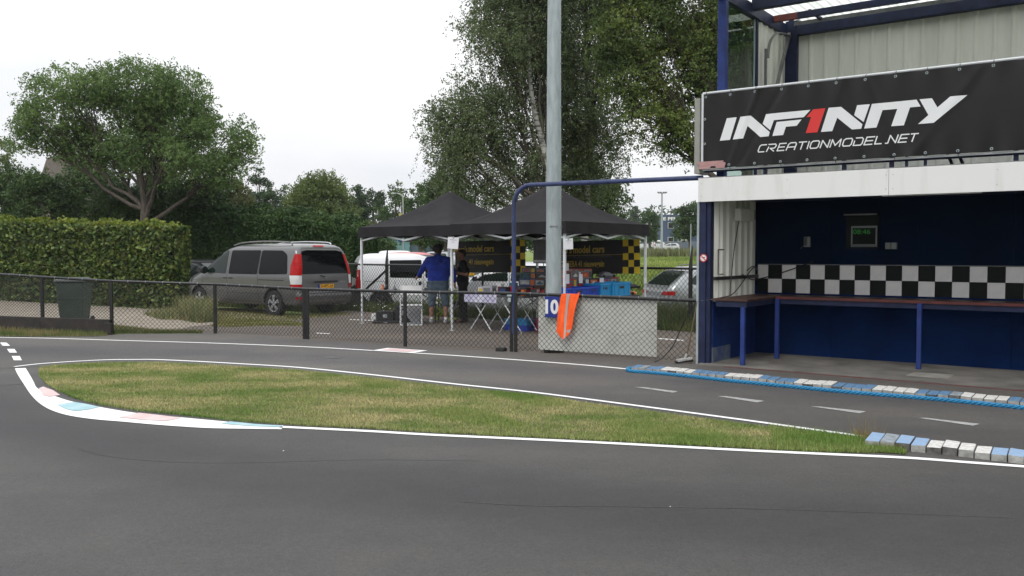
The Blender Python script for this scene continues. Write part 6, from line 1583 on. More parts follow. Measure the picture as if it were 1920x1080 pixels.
# street lamp behind the tents
lp = at_depth(756, 470, 46); sl_ = thing('street_lamp', 'grey street lamp with curved arm and a yellow box on its pole', 'street lamp', (lp.x, lp.y, 0)); H = z_at(46, 363)
M_lampg = mat('pale_green_grey_steel', (0.35, 0.38, 0.35), rough=0.5)
b = MB(); b.tube(smooth_line([(0, 0, 0), (0, 0, 2), (0, 0, H - 0.4), (-0.06, 0, H - 0.12), (-0.25, 0, H), (-0.5, 0, H)], 5), 0.035, 8); b.build('pole', M_lampg, sl_, smooth=60)
b = MB(); b.tube([(-0.42, 0, H), (-0.48, 0, H), (-0.6, 0, H), (-0.62, 0, H)], [0.03, 0.05, 0.05, 0.03], 8); b.build('lamp_head', M_lampg, sl_)
b = MB(); b.cbox((-0.12, -0.05, z_at(46, 405)), (0.17, 0.1, 0.28)); b.build('yellow_box', mat('yellow_box', (0.45, 0.4, 0.12), rough=0.6), sl_)
# turquoise shed seen beneath the left eave
sh = thing('shed', 'turquoise corrugated shed seen beneath the left tent eave', 'shed'); a, c = at_depth(712, 443, 66), at_depth(765, 462, 66)
M_sh = mat('turquoise_cladding', (0.16, 0.32, 0.36), rough=0.6, var=0.12, scale=1); corrugated('wall', (c.x + 0.1, 66), (a.x, 66), -0.1, a.z, 0.6, 0.06, M_sh, sh)
b = MB(); b.box(a.x - 0.1, c.x + 2.5, 65.8, 72, a.z, a.z + 0.15); b.build('roof', M_galv, sh); b = MB(); b.box(c.x + 0.1, c.x + 2.3, 66.3, 66.5, -0.1, a.z); b.build('wall', mat('slate_blue_cladding', (0.10, 0.15, 0.2), rough=0.6), sh)
b = MB(); v = at_depth(750, 450, 65.8); b.box(v.x - 0.12, v.x + 0.12, 65.8, 65.9, v.z - 0.12, v.z + 0.12); b.build('vent', M_signb, sh)
# thatched house behind the ash
th = thing('thatched_house', 'thatched roof house mostly hidden behind the ash tree and shrubs', 'house'); M_thatch = mat('old_thatch', (0.07, 0.062, 0.052), rough=1.0, col2=(0.13, 0.112, 0.09), scale=6, stretch=(6, 1, 0.8), bump=0.5)
a, c, e = at_depth(62, 345, 48), at_depth(212, 340, 48), at_depth(130, 284, 52)
b = MB(); b.add([(a.x - 1, 48, 1.9), (c.x + 1, 47, 1.9), (c.x + 1, 57, 1.9), (a.x - 1, 57, 1.9), (e.x - 1.4, 52, e.z - 0.25), (e.x + 1.3, 52, e.z)], [(0, 1, 5, 4), (2, 3, 4, 5), (0, 4, 3), (1, 2, 5), (3, 2, 1, 0)]); b.build('roof', M_thatch, th, bevel=0.15)
b = MB(); b.box(a.x, c.x, 48.6, 56.4, -0.1, 1.95); b.build('wall', M_brick, th)
b = MB(); v = at_depth(62, 300, 51); b.box(v.x - 0.2, v.x + 0.2, 53, 53.5, 3, v.z - 0.15); b.build('chimney', M_tile, th)
# little chimney over the tall hedge
ch = thing('brick_house', 'low house behind the tall hedge, only its red brick chimney showing', 'house'); v = at_depth(510, 393, 44); b = MB(); b.box(v.x - 0.14, v.x + 0.14, 44, 44.4, 3.0, v.z); b.build('chimney', M_brick, ch); b = MB(); b.box(v.x - 0.17, v.x + 0.17, 43.97, 44.43, v.z, v.z + 0.05); b.build('chimney_cap', M_tile, ch)
b = MB(); b.add([(v.x - 3, 42, 2.2), (v.x + 3, 42, 2.2), (v.x + 3, 48, 2.2), (v.x - 3, 48, 2.2), (v.x - 2, 45, 3.3), (v.x + 2, 45, 3.3)], [(0, 1, 5, 4), (2, 3, 4, 5), (0, 4, 3), (1, 2, 5), (3, 2, 1, 0)]); b.build('roof', M_tile, ch); b = MB(); b.box(v.x - 2.9, v.x + 2.9, 42.2, 47.8, -.1, 2.19); b.build('wall', M_brick, ch)

# ------------------------------------------------------------------ air
hm = bpy.data.materials.new('haze'); hm.use_nodes = True; ht_ = hm.node_tree; ht_.nodes.clear(); ho = ht_.nodes.new('ShaderNodeOutputMaterial'); hv = ht_.nodes.new('ShaderNodeVolumePrincipled')
hv.inputs['Color'].default_value = (0.86, 0.9, 0.95, 1); hv.inputs['Density'].default_value = 0.0003; ht_.links.new(hv.outputs[0], ho.inputs['Volume'])
b = MB(); b.box(-420, 420, -30, 330, -2.0, 26.0); b.build('haze', hm, kind='stuff')
# ------------------------------------------------------------------ stall: two black pop-up tents
M_canvas = mat('black_canopy_cloth', (0.020, 0.0185, 0.0205), rough=0.85, spec=0.2, var=0.2, scale=2, bump=0.15, bscale=4)
def popup(label, u0, u1, n0, n1, eave, apex, legs, sgn):
    t = thing('popup_tent', label, 'tent', TF.w((u0 + u1) / 2, (n0 + n1) / 2), TF.a, 'black pop-up tents of the stall')
    hx, hy = (u1 - u0) / 2 + 0.03, (n1 - n0) / 2 + 0.03; N = 36; b = MB()
    def hgt(a, c):
        r = max(abs(a), abs(c)); m = min(abs(a), abs(c)) / max(r, 1e-3)
        z = eave + (apex - eave) * (0.62 * (1 - r) ** 1.75 + 0.38 * (1 - r)) - 0.035 * (1 - m ** 2) * math.sin(math.pi * min(1, r)) 
        z += 0.008 * noise.noise(Vector((a * 4, c * 4, sgn))) + 0.004 * noise.noise(Vector((a * 13, c * 13, sgn)))
        return z
    for j in range(N + 1):
        for i in range(N + 1):
            a, c = -1 + 2 * i / N, -1 + 2 * j / N; b.v.append((a * hx, c * hy, hgt(a, c)))
    W_ = N + 1
    for j in range(N):
        for i in range(N): b.f.append((j * W_ + i, j * W_ + i + 1, (j + 1) * W_ + i + 1, (j + 1) * W_ + i))
    b.build('canopy', M_canvas, t, smooth=50)
    # valances, slightly wavy hems
    for (p, q) in (((-1, -1), (1, -1)), ((1, -1), (1, 1)), ((1, 1), (-1, 1)), ((-1, 1), (-1, -1))):
        b = MB(); K = 40
        for i in range(K + 1):
            s = i / K; a, c = p[0] + (q[0] - p[0]) * s, p[1] + (q[1] - p[1]) * s; ox = 0.01 * math.sin(s * 31 + sgn) + 0.012 * noise.noise(Vector((s * 9, sgn * 3, a)))
            dz = 0.0 if min(abs(s), abs(1 - s)) < 0.02 else 0.012 * math.sin(s * math.pi) + 0.01 * noise.noise(Vector((s * 6, 1.7, sgn)))
            for k in range(4):
                f = k / 3; e = 1.002 + (ox * f) / 1.4; b.v.append((a * hx * (e if abs(a) > 0.99 else 1), c * hy * (e if abs(c) > 0.99 else 1), eave + 0.005 - 0.235 * f + dz * f - 0.03 * f * 0))
        for i in range(K):
            for k in range(3): b.f.append((i * 4 + k, i * 4 + k + 1, i * 4 + k + 5, i * 4 + k + 4))
        b.build('valance', M_canvas, t, smooth=50)
    lx, ly = (u1 - u0) / 2 - 0.02, (n1 - n0) / 2 - 0.02
    for (sx, sy) in ((-1, -1), (1, -1), (1, 1), (-1, 1)):
        if (sx, sy) in legs:
            b = MB(); b.box(sx * lx - .022, sx * lx + .022, sy * ly - .022, sy * ly + .022, 1.0, eave); b.box(sx * lx - .016, sx * lx + .016, sy * ly - .016, sy * ly + .016, 0.0, 1.0); b.box(sx * lx - .04, sx * lx + .04, sy * ly - .04, sy * ly + .04, 0.001, 0.012); b.build('leg', M_steelw, t)
    for (p, q) in (((-lx, -ly), (lx, -ly)), ((lx, -ly), (lx, ly)), ((lx, ly), (-lx, ly)), ((-lx, ly), (-lx, -ly))):
        P, Q = Vector(p), Vector(q); Mx = (P + Q) / 2
        for (A_, B_) in ((P, P.lerp(Q, 0.5)), (P.lerp(Q, 0.5), Q)):
            b = MB(); b.bar((*A_, eave - 0.06), (*B_, eave - 0.30), 0.02, 0.035); b.bar((*A_, eave - 0.30), (*B_, eave - 0.06), 0.02, 0.035); b.build('truss', M_alu, t)
    for (sx, sy) in ((-1, -1), (1, -1), (1, 1), (-1, 1)):
        b = MB(); b.bar((sx * lx, sy * ly, eave - 0.05), (0, 0, apex - 0.45), 0.02, 0.03); b.build('rafter', M_alu, t)
    b = MB(); b.tube([(0, 0, apex - 0.55), (0, 0, apex - 0.02)], 0.025, 8); b.build('centre_pole', M_alu, t)
    return t
popup('left black pop-up tent with pointed roof and white legs', 0.0, 2.9, 0.0, 2.9, 2.20, 3.05, [(-1, -1), (1, -1), (1, 1), (-1, 1)], 1)
popup('right black pop-up tent, its peak hidden behind the galvanised mast', 2.93, 5.83, -0.02, 2.88, 2.215, 3.07, [(1, -1), (1, 1)], 2)

# paper notices clipped on the legs
M_paper = mat('white_paper', (0.75, 0.75, 0.78), rough=0.7); M_ink = mat('grey_ink', (0.12, 0.12, 0.14), rough=0.8)
def notice(label, px, py0, py1, Y, w, tilt):
    c = at_depth(px, (py0 + py1) / 2, Y); h = abs(z_at(Y, py0) - z_at(Y, py1)); t = thing('paper_notice', label, 'notice', c, R(-6), 'paper notices on the tent legs'); t.rotation_euler = (0, R(tilt), R(-6))
    b = MB(); b.box(-w / 2, w / 2, 0, 0.004, -h / 2, h / 2); b.build('sheet', M_paper, t)
    b = MB(); b.box(-w * .3, w * .32, -.002, -.0005, h * .26, h * .29); b.box(-w * .12, w * .12, -.002, -.0005, h * .07, h * .10); b.build('faint_lines', M_ink, t)
    b = MB(); b.box(-0.012, 0.012, -.008, .01, h / 2 - .03, h / 2 + .02); b.build('clip', M_galv, t, bevel=0.003)
notice('white paper notice on the leg between the two tents, above the dark clad man', 849.5, 445, 466.5, 18.15, 0.225, 5)
notice('white paper notice on the thin white leg right of the steel mast', 1066, 447, 467.5, 16.3, 0.165, -2)

# ------------------------------------------------------------------ banners at the back
M_bblack = mat('black_banner_cloth', (0.009, 0.008, 0.008), rough=0.5, spec=0.4); M_byel = mat('yellow_print', (0.82, 0.58, 0.03), rough=0.6); M_bgold = mat('dull_gold_print', (0.55, 0.38, 0.05), rough=0.6); M_bgrey = mat('dark_grey_print', (0.11, 0.10, 0.085), rough=0.6)
def stall_banner(label, u_r, z_t, z_b, n, tiltz, cell, cols, txt, check_right=True, length=2.6):
    o = TF.w(u_r, n); t = thing('stall_banner', label, 'banner', (o.x, o.y, 0), TF.a, 'black banners with yellow chequers at the back of the stall')
    f = lambda u, z: 0.02 * math.sin(u * 3.1 + z * 2) + 0.006 * math.sin(u * 11)
    b = MB(); nu, nv = 50, 10; H = z_t - z_b
    for j in range(nv + 1):
        for i in range(nu + 1): u = -length + length * i / nu; z = z_b + H * j / nv; b.v.append((u, f(u, z), z + tiltz * u))
    for j in range(nv):
        for i in range(nu): k = j * (nu + 1) + i; b.f.append((k, k + 1, k + nu + 2, k + nu + 1))
    b.build('cloth', M_bblack, t, smooth=60)
    rows = int(round(H / cell))
    for r in range(rows):
        for c in range(cols):
            if (r + c) % 2 == 0:
                b = MB(); z1 = z_t - r * cell - .001; z0 = max(z_b, z1 - cell + .002); x1 = -c * cell - .001; x0 = x1 - cell + .002
                b.v = [(x, f(x, z) - 0.004, z + tiltz * x) for x, z in ((x0, z0), (x1, z0), (x1, z1), (x0, z1))]; b.f = [(0, 1, 2, 3)]; b.build('square', M_byel, t)
    for (s, u, z, size, w, m, bold) in txt:
        o_ = text_mesh('lettering', s, size, m, t, width=w, bold=bold)
        for v in o_.data.vertices: v.co.y = f(v.co.x + u, z) - 0.006; v.co.z += tiltz * (v.co.x + u)
        o_.location = (u, 0, z)
    b = MB(); b.v = [(-length, f(-length, 0) - .005, 0)]; zl = z_b + H * 0.56
    q = MB()
    for i in range(24):
        x0, x1 = -length + (length - cols * cell) * i / 24, -length + (length - cols * cell) * (i + 1) / 24
        q.add([(x0, f(x0, zl) - .005, zl + tiltz * x0), (x1, f(x1, zl) - .005, zl + tiltz * x1), (x1, f(x1, zl) - .005, zl + .008 + tiltz * x1), (x0, f(x0, zl) - .005, zl + .008 + tiltz * x0)], [(0, 1, 2, 3)])
    q.build('line', M_bgold, t)
    return t
ur, zt = TF.hit(1200, 448, 2.86); zb = TF.hit(1200, 513, 2.86)[1]; ul, zl_ = TF.hit(1062, 453, 2.86)
tz = (zt - zl_) / (ur - ul); Hh = zt - zb; cell = Hh / 5
def at_b(px, py, n=2.86): return TF.hit(px, py, n)
um, zm = at_b(1076, 470)
stall_banner('right black banner lettered model cars with a yellow chequered end beside the meadow', ur, zt, zb, 2.86, tz, cell, 3,
    [("Marco's", at_b(1035, 470)[0] - ur, zt - Hh * 0.36, 0.22, at_b(1073, 470)[0] - at_b(1035, 470)[0], M_bgold, 0.004), ('model cars', um - ur, zt - Hh * 0.36, 0.22, at_b(1133, 470)[0] - um, M_bgold, 0.006), ('AL UW RC en SLOTRACE PLEZIER!', at_b(1040, 476)[0] - ur, zt - Hh * 0.50, 0.09, at_b(1147, 476)[0] - at_b(1040, 476)[0], M_bgrey, 0.0), ('GERBERA 41 nieuwegein', at_b(1050, 490)[0] - ur, zt - Hh * 0.78, 0.19, at_b(1133, 490)[0] - at_b(1050, 490)[0], M_bgold, 0.004)], length=ur - ul + 0.35)
ur, zt = at_b(985, 449, 2.80); zb = at_b(985, 511, 2.80)[1]; ul, zl_ = at_b(858, 453, 2.8); tz = (zt - zl_) / (ur - ul); Hh = zt - zb; cell = Hh / 5
stall_banner('left black banner lettered model cars behind the dark clad man', ur, zt, zb, 2.80, tz, cell, 3,
    [("Marco's", at_b(850, 465, 2.8)[0] - ur, zt - Hh * 0.34, 0.2, at_b(877.5, 465, 2.8)[0] - at_b(850, 465, 2.8)[0], M_bgold, 0.004), ('model cars', at_b(880, 465, 2.8)[0] - ur, zt - Hh * 0.34, 0.22, at_b(926, 465, 2.8)[0] - at_b(880, 465, 2.8)[0], M_bgold, 0.006), ('AL UW RC en SLOTRACE PLEZIER!', at_b(850, 470, 2.8)[0] - ur, zt - Hh * 0.46, 0.085, at_b(937, 470, 2.8)[0] - at_b(850, 470, 2.8)[0], M_bgrey, 0.0),
     ('41 nieuwegein', at_b(880, 485, 2.8)[0] - ur, zt - Hh * 0.74, 0.19, at_b(926, 485, 2.8)[0] - at_b(880, 485, 2.8)[0], M_bgold, 0.005), ('nieuwegein', at_b(874, 492, 2.8)[0] - ur, zt - Hh * 0.84, 0.06, 0.3, M_bgrey, 0), ('modelcars.nl', at_b(870, 500, 2.8)[0] - ur, zt - Hh * 0.94, 0.06, 0.34, M_bgrey, 0)], length=ur - ul + 0.1)

# ------------------------------------------------------------------ tables
M_tabletop = mat('grey_table_top', (0.14, 0.14, 0.15), rough=0.6, var=0.1); M_cloth = mat('lilac_white_cloth', (0.40, 0.38, 0.56), rough=0.8, col2=(0.66, 0.66, 0.76), scale=4); M_greytop = mat('dark_table_top', (0.04, 0.042, 0.05), rough=0.6)
def table(label, frame, u0, u1, n0, n1, h, legm, topm, xlegs=True, group=None):
    o = frame.w((u0 + u1) / 2, (n0 + n1) / 2); t = thing('folding_table', label, 'table', (o.x, o.y, 0), frame.a, group); L_, W_ = (u1 - u0) / 2, (n1 - n0) / 2
    b = MB(); b.box(-L_, L_, -W_, W_, h - 0.035, h); b.build('table_top', topm, t, bevel=0.006)
    for sy in (-1, 1):
        for sx in (-1, 1):
            if xlegs:
                c = sx * L_ * 0.52; d = L_ * 0.36; b = MB(); b.tube([(c - d, sy * (W_ - .05), 0.01), (c + d, sy * (W_ - .05), h - .04)], 0.012, 6); b.build('leg', legm, t); b = MB(); b.tube([(c + d, sy * (W_ - .075), 0.01), (c - d, sy * (W_ - .075), h - .04)], 0.012, 6); b.build('leg', legm, t)
            else:
                b = MB(); b.tube([(sx * (L_ - .06), sy * (W_ - .05), 0.0), (sx * (L_ - .06), sy * (W_ - .05), h - .04)], 0.013, 6); b.build('leg', legm, t)
    if not xlegs:
        for sx in (-1, 1): b = MB(); b.bar((sx * (L_ - .07), 0, h - .05), (sx * (L_ * .45), 0, h - .3), 0.02, 0.02); b.bar((sx * (L_ - .07), 0, 0.4), (sx * L_ * .4, 0, h - .06), 0.02, 0.02); b.build('strut', legm, t)
    return t
table('folding table with white crossed legs right of the tent leg, draped with pale cloth', TF, 2.98, 4.55, 0.32, 0.98, 0.76, M_steelw, M_greytop)
cl = MB(); cl.box(-0.8, 0.1, -0.345, 0.345, 0.762, 0.768); cl.box(-0.8, 0.1, -0.352, -0.346, 0.60, 0.768); o = TF.w(3.765, 0.65); c_ = cl.build('table_cloth', M_cloth, loc=(o.x, o.y, 0), rz=TF.a); tag(c_, 'lilac white cloth hanging over the front of the crossed leg table', 'tablecloth')
table('long table along the right side of the stall under the blue crates', TF, 5.05, 5.75, 0.15, 2.75, 0.74, M_grey, M_greytop, xlegs=False)
table('long dark table at the back of the right tent, loaded with boxes', TF, 3.1, 5.0, 1.7, 2.4, 0.74, M_grey, M_greytop, xlegs=False)
LF_ = Frame((0, 0, 0), -4.0)
table('black framed table outside the left tent, loaded with small parts', LF_, -4.65, -3.15, 20.25, 20.85, 0.75, M_black, M_greytop, xlegs=False)

# crates
def crate(label, u, n, z, du, dn, dz, m, group='blue plastic crates of the stall', rz=0.0):
    o = TF.w(u, n); t = thing('crate', label, 'crate', (o.x, o.y, z), TF.a + rz, group); x, y = du / 2, dn / 2; T = 0.012
    b = MB(); b.box(-x, x, -y, -y + T, T, dz - .03); b.box(-x, x, y - T, y, T, dz - .03); b.box(-x, -x + T, -y + T, y - T, T, dz - .03); b.box(x - T, x, -y + T, y - T, T, dz - .03); b.box(-x, x, -y, y, 0, T); b.build('shell', m, t)
    b = MB(); e = 0.014; b.box(-x - e, x + e, -y - e, -y, dz - .035, dz); b.box(-x - e, x + e, y, y + e, dz - .035, dz); b.box(-x - e, -x, -y, y, dz - .035, dz); b.box(x, x + e, -y, y, dz - .035, dz); b.build('rim', m, t)
    for k in (-0.8, -0.3, 0.3, 0.8):
        for (axis, L_, s) in (('x', x, 1), ('y', y, 1)):
            b = MB()
            if axis == 'x': b.box(k * x - .008, k * x + .008, -y - .009, -y - .0005, .01, dz - .04)
            else: b.box(x + .0005, x + .009, k * y - .008, k * y + .008, .01, dz - .04)
            b.build('rib', m, t)
    b = MB(); b.box(x + .0005, x + .005, -0.09, 0.09, dz * .55, dz * .72); b.build('handle_hole', M_black, t)
    return t
M_cb = mat('royal_blue_plastic', (0.008, 0.05, 0.42), rough=0.4); M_cc = mat('sky_blue_plastic', (0.012, 0.24, 0.52), rough=0.4); M_mag = mat('magenta_plastic', (0.16, 0.01, 0.06), rough=0.4)
crate('royal blue crate nearest the steel mast on the side table', 5.5, 0.62, 0.745, 0.42, 0.62, 0.215, M_cb)
crate('royal blue crate between the nearest one and the sky blue crate', 5.48, 1.14, 0.745, 0.42, 0.34, 0.22, M_cb)
crate('sky blue crate in the middle of the side table, the smaller of the two', 5.50, 1.52, 0.745, 0.42, 0.36, 0.27, M_cc)
crate('large sky blue crate at the right end of the crates on the side table', 5.52, 2.06, 0.745, 0.44, 0.66, 0.28, M_cc)
crate('blue crate on the ground beneath the crossed leg table', 3.9, 1.05, 0.0, 0.6, 0.36, 0.12, M_cb)
crate('sky blue crate standing on top of the one beneath the crossed leg table', 3.9, 1.05, 0.125, 0.58, 0.35, 0.12, M_cc)
crate('dark magenta crate on the ground right of the blue pipe', 4.75, 0.85, 0.0, 0.3, 0.32, 0.30, M_mag, group=None)
crate('dark magenta crate beneath the table, left of the blue pipe', 4.35, 1.25, 0.0, 0.3, 0.3, 0.26, M_mag, group=None)

# boxed model kits
PAL = {'red': (0.32, 0.014, 0.014), 'black': (0.012, 0.012, 0.014), 'dark blue': (0.01, 0.03, 0.12), 'teal': (0.01, 0.09, 0.12), 'grey': (0.12, 0.12, 0.13), 'orange': (0.5, 0.12, 0.01), 'white': (0.5, 0.5, 0.5), 'brown': (0.09, 0.045, 0.03), 'yellow': (0.5, 0.36, 0.02), 'green': (0.02, 0.12, 0.03), 'silver': (0.3, 0.31, 0.33)}
def pm(c): return mat('print_' + c.replace(' ', '_'), PAL[c], rough=0.35, var=0.15, scale=12)
used_lb = set()
def kit(u, n, z, du, dn, dz, c1_, c2_, c3_, where, group, rz=0.0, face='both'):
    lb = '%s kit box with %s picture, %s band, %s' % (c1_, c2_, c3_, where)
    k = 2
    while lb in used_lb: raise ValueError('repeated label ' + lb)
    used_lb.add(lb); o = TF.w(u, n); t = thing('kit_box', lb, 'box', (o.x, o.y, z), TF.a + rz, group); x, y = du / 2, dn / 2
    b = MB(); b.box(-x, x, -y, y, 0, dz); b.build('carton', pm(c1_), t, bevel=0.003)
    # the two sides seen: a picture, a band, a car silhouette
    for (ax, L_, o_) in (('y', x, -y), ('x', y, x)):
        def quad(a0, a1, z0, z1, d, m, nm):
            b = MB()
            if ax == 'y': b.box(a0, a1, o_ - d, o_ - d + .0015, z0, z1)
            else: b.box(o_ + d - .0015, o_ + d, a0, a1, z0, z1)
            b.build(nm, m, t)
        quad(-L_ * .85, L_ * .35, dz * .18, dz * .82, .003, pm(c2_), 'picture')
        quad(L_ * .45, L_ * .93, dz * .12, dz * .88, .003, pm(c3_), 'band')
        b = MB(); sh = [(-.7, .28), (-.66, .45), (-.5, .52), (-.38, .68), (-.1, .7), (.05, .5), (.24, .44), (.26, .28)]
        P = [(a * L_, c * dz) for a, c in sh]
        if ax == 'y': b.v = [(a, o_ - .0045, c) for a, c in P]
        else: b.v = [(o_ + .0045, a, c) for a, c in P]
        b.f = [tuple(range(len(P)))]; b.build('car_print', pm(rr2.choice([k_ for k_ in ('red', 'silver', 'orange', 'white', 'teal') if k_ != c2_])), t)
    return t
rr2 = random.Random(11)
cols = ['red', 'black', 'dark blue', 'teal', 'grey', 'brown', 'black', 'red', 'teal', 'dark blue']; pics = ['black', 'grey', 'red', 'silver', 'teal', 'orange', 'brown']; bands = ['black', 'yellow', 'white', 'orange', 'red', 'grey']
combos = [(a, c, d) for a in ['black', 'dark blue', 'grey', 'brown', 'teal', 'red'] for c in pics for d in bands if a != c and d != a and d != c]
rr2.shuffle(combos); ci = 0
def nxt(pref=None):
    global ci
    if pref:
        for i in range(ci, len(combos)):
            if combos[i][0] in pref: combos[ci], combos[i] = combos[i], combos[ci]; break
    c = combos[ci]; ci += 1; return c
# side stack behind the crates (seen from the right side of the stall)
GK1 = 'model kit boxes stacked on the side table'; GK2 = 'model kit boxes stacked on the back table'; GK3 = 'boxes and parts on the crossed leg table'
n_ = 0.35; k = 0
for row, (z, h) in enumerate(((0.745, 0.17), (0.918, 0.19), (1.111, 0.15))):
    n_ = 0.3 + 0.1 * row
    while n_ < (2.45 if row < 2 else 1.3):
        w = rr2.uniform(0.32, 0.46); c = nxt(('red', 'black', 'grey') if rr2.random() < 0.7 else None)
        kit(5.19 + rr2.uniform(-.015, .015), n_ + w / 2, z, 0.2, w - 0.015, h, *c, where='behind crates, ' + ('lowest row', 'second row', 'top row')[row], group=GK1, rz=rr2.uniform(-.03, .03)); n_ += w
for row, (z, h) in enumerate(((0.745, 0.15), (0.898, 0.16), (1.061, 0.13), (1.194, 0.10))):
    u = 3.15 + 0.05 * row
    while u < 4.85:
        w = rr2.uniform(0.34, 0.5); c = nxt(('black', 'dark blue', 'teal', 'grey') if rr2.random() < 0.75 else None)
        kit(u + w / 2, 1.95 + rr2.uniform(-.02, .02), z, w - .015, 0.3, h, *c, where='mid stall, ' + ('lowest row', 'second row', 'third row', 'top row')[row], group=GK2, rz=rr2.uniform(-.03, .03)); u += w
# front row on the back table
u = 3.2
while u < 4.8:
    w = rr2.uniform(0.28, 0.4); c = nxt(('red', 'black', 'brown')); kit(u + w / 2, 1.74, 0.745, w - .02, 0.1, rr2.uniform(.07, .11), *c, where='in front of mid stack', group=GK2); u += w
# small things on the crossed leg table
for (u, n, du, dn, dz, c, lb, z) in ((3.22, .6, .16, .12, .14, 'white', 'left end, beside the dark clad man', .77), (3.45, .55, .26, .16, .17, 'silver', 'second from the left', .77), (3.72, .6, .1, .1, .22, 'white', 'upright, third from the left', .77), (3.9, .52, .22, .16, .16, 'black', 'in the middle with dark lid', .77), (4.05, .62, .14, .12, .25, 'teal', 'upright, just right of the middle', .765), (4.22, .5, .14, .1, .12, 'brown', 'low, right of the middle', .765), (4.38, .6, .16, .14, .16, 'black', 'second from the right', .765), (4.48, .42, .08, .08, .12, 'orange', 'small, at the right end', .765)):
    o = TF.w(u, n); t = thing('parts_box', '%s parts box on the crossed leg table, %s' % (c, lb), 'box', (o.x, o.y, z), TF.a + rr2.uniform(-.2, .2), GK3)
    b = MB(); b.box(-du / 2, du / 2, -dn / 2, dn / 2, 0, dz); b.build('carton', pm(c), t, bevel=.004); b = MB(); b.box(-du * .35, du * .35, -dn / 2 - .003, -dn / 2 - .001, dz * .2, dz * .75); b.box(du / 2 + .001, du / 2 + .003, -dn * .3, dn * .3, dz * .2, dz * .7); b.build('label_print', pm(rr2.choice(['red', 'grey', 'yellow', 'dark blue'])), t)
# model bodies, price cards
M_clear = mat('clear_plastic_shell', (0.5, 0.52, 0.55), rough=0.15)
def model_car(label, u, n, z, rz, m, s=1.0, frame=TF):
    o = frame.w(u, n); t = thing('model_car', label, 'model car', (o.x, o.y, z), frame.a + rz, 'radio controlled model cars on the stall'); t.scale = (s, s, s)
    lv = [(0.012, -0.2, 0.2, 0.09, .03, .04), (0.03, -0.21, 0.21, 0.1, .03, .05), (0.06, -0.21, 0.18, 0.1, .03, .04), (0.075, -0.16, 0.10, 0.085, .03, .03), (0.11, -0.10, 0.03, 0.07, .03, .03), (0.12, -0.07, 0.0, 0.04, .02, .02)]
    loft(lv, .012).build('shell', m, t, smooth=50)
    for x in (-.13, .13):
        for s_ in (-1, 1): b = MB(); b.lathe([(0.001, -.02), (.03, -.02), (.033, 0), (.03, .02), (.001, .02)], 12, 'y', (x, s_ * .088, .033)); b.build('wheel', M_tyre, t)
    b = MB(); b.box(-.22, -.17, -.1, .1, .10, .106); b.build('rear_wing', M_trim, t); return t
model_car('red bodied model car on the kits right of the blue pipe', 4.3, 1.45, 0.745, 0.3, pm('red'))
model_car('grey model car leaning on the topmost kits at the right end of the stall', 5.2, 2.3, 1.11, 1.2, pm('grey'))
model_car('orange model car at the far right end of the side table', 5.55, 2.55, 0.745, 0.5, pm('orange'))
model_car('black model car between the large sky blue crate and the tent leg', 5.6, 2.68, 0.87, 1.4, pm('black'), 0.9)
model_car('white model car shell on the black framed table beside the man in blue', -3.25, 20.6, 0.75, -0.5, M_clear, 0.75, frame=LF_)
for (u, n, z, w, h, lb) in ((5.31, 0.75, 1.02, .14, .19, 'white price card in front of the kits, nearest the mast'), (5.31, 1.22, 1.02, .13, .18, 'white price card in the middle of the side table kits'), (5.32, 1.95, .99, .14, .12, 'small white price card above the large sky blue crate'), (5.12, 1.0, 1.27, .17, .15, 'grey price card standing on the topmost kits'), (5.85, 2.80, 0.98, .13, .12, 'tilted white price card at the right tent leg')):
    o = TF.w(u, n); b = MB(); b.box(-.002, .002, -w / 2, w / 2, 0, h); c_ = b.build('price_card', M_paper, loc=(o.x, o.y, z), rz=TF.a + rr2.uniform(-.15, .15)); tag(c_, lb, 'card', 'price cards on the stall')
M_gcard = mat('grey_poster', (0.10, 0.10, 0.11), rough=0.6, col2=(0.18, 0.18, 0.19), scale=4)
pu, pz = TF.hit(1000, 450, 2.3); pu2, pz2 = TF.hit(1036, 494, 2.3); o = TF.w(0, 2.3); ps = thing('poster_board', 'dark grey poster board with a light strip, behind the mast between the banners', 'board', (o.x, o.y, 0), TF.a)
b = MB(); b.box(pu, pu2, 0, .01, pz2, pz); b.build('sheet', M_gcard, ps); b = MB(); b.box(pu + .02, pu2 - .02, -.004, -.001, pz2 + .02, pz2 + .075); b.build('strip', M_paper, ps); b = MB(); b.tube([((pu + pu2) / 2, 0.03, 1.2), ((pu + pu2) / 2, .03, pz2)], .01, 6); b.build('stand', M_grey, ps)
# parts on the left table
for i, (x, c, lb) in enumerate(((-4.45, 'black', 'leftmost'), (-4.2, 'silver', 'second from the left'), (-4.0, 'dark blue', 'with blue lid in the middle'), (-3.8, 'black', 'right of the blue one'), (-3.6, 'red', 'bright red'), (-3.42, 'grey', 'rightmost, beside the white model car'))):
    o = LF_.w(x, 20.45); t = thing('tool', '%s tool or part on the black framed table, %s' % (c, lb), 'tool', (o.x, o.y, 0.752), rr2.uniform(0, 3), 'tools and parts on the black framed table'); b = MB(); b.box(-.07, .07, -.03, .03, 0, .05); b.tube([(-.03, 0, .05), (-.03, 0, .1)], .018, 8); b.build('part_body', pm(c), t, bevel=.008); b = MB(); b.tube([(.04, 0, .03), (.09, .02, .12), (.13, .02, .2 if i % 2 else .09)], .006, 5); b.build('rod', M_grey, t)
o = LF_.w(-4.35, 20.3); b = MB(); b.lathe([(0.001, 0), (.035, 0), (.03, .12), (.045, .13), (.001, .14)], 12); c_ = b.build('bottle', mat('orange_plastic', (0.6, 0.2, 0.08), rough=0.4), loc=(o.x - .1, o.y, .752)); tag(c_, 'small orange bottle on the black framed table by the fence post', 'bottle')

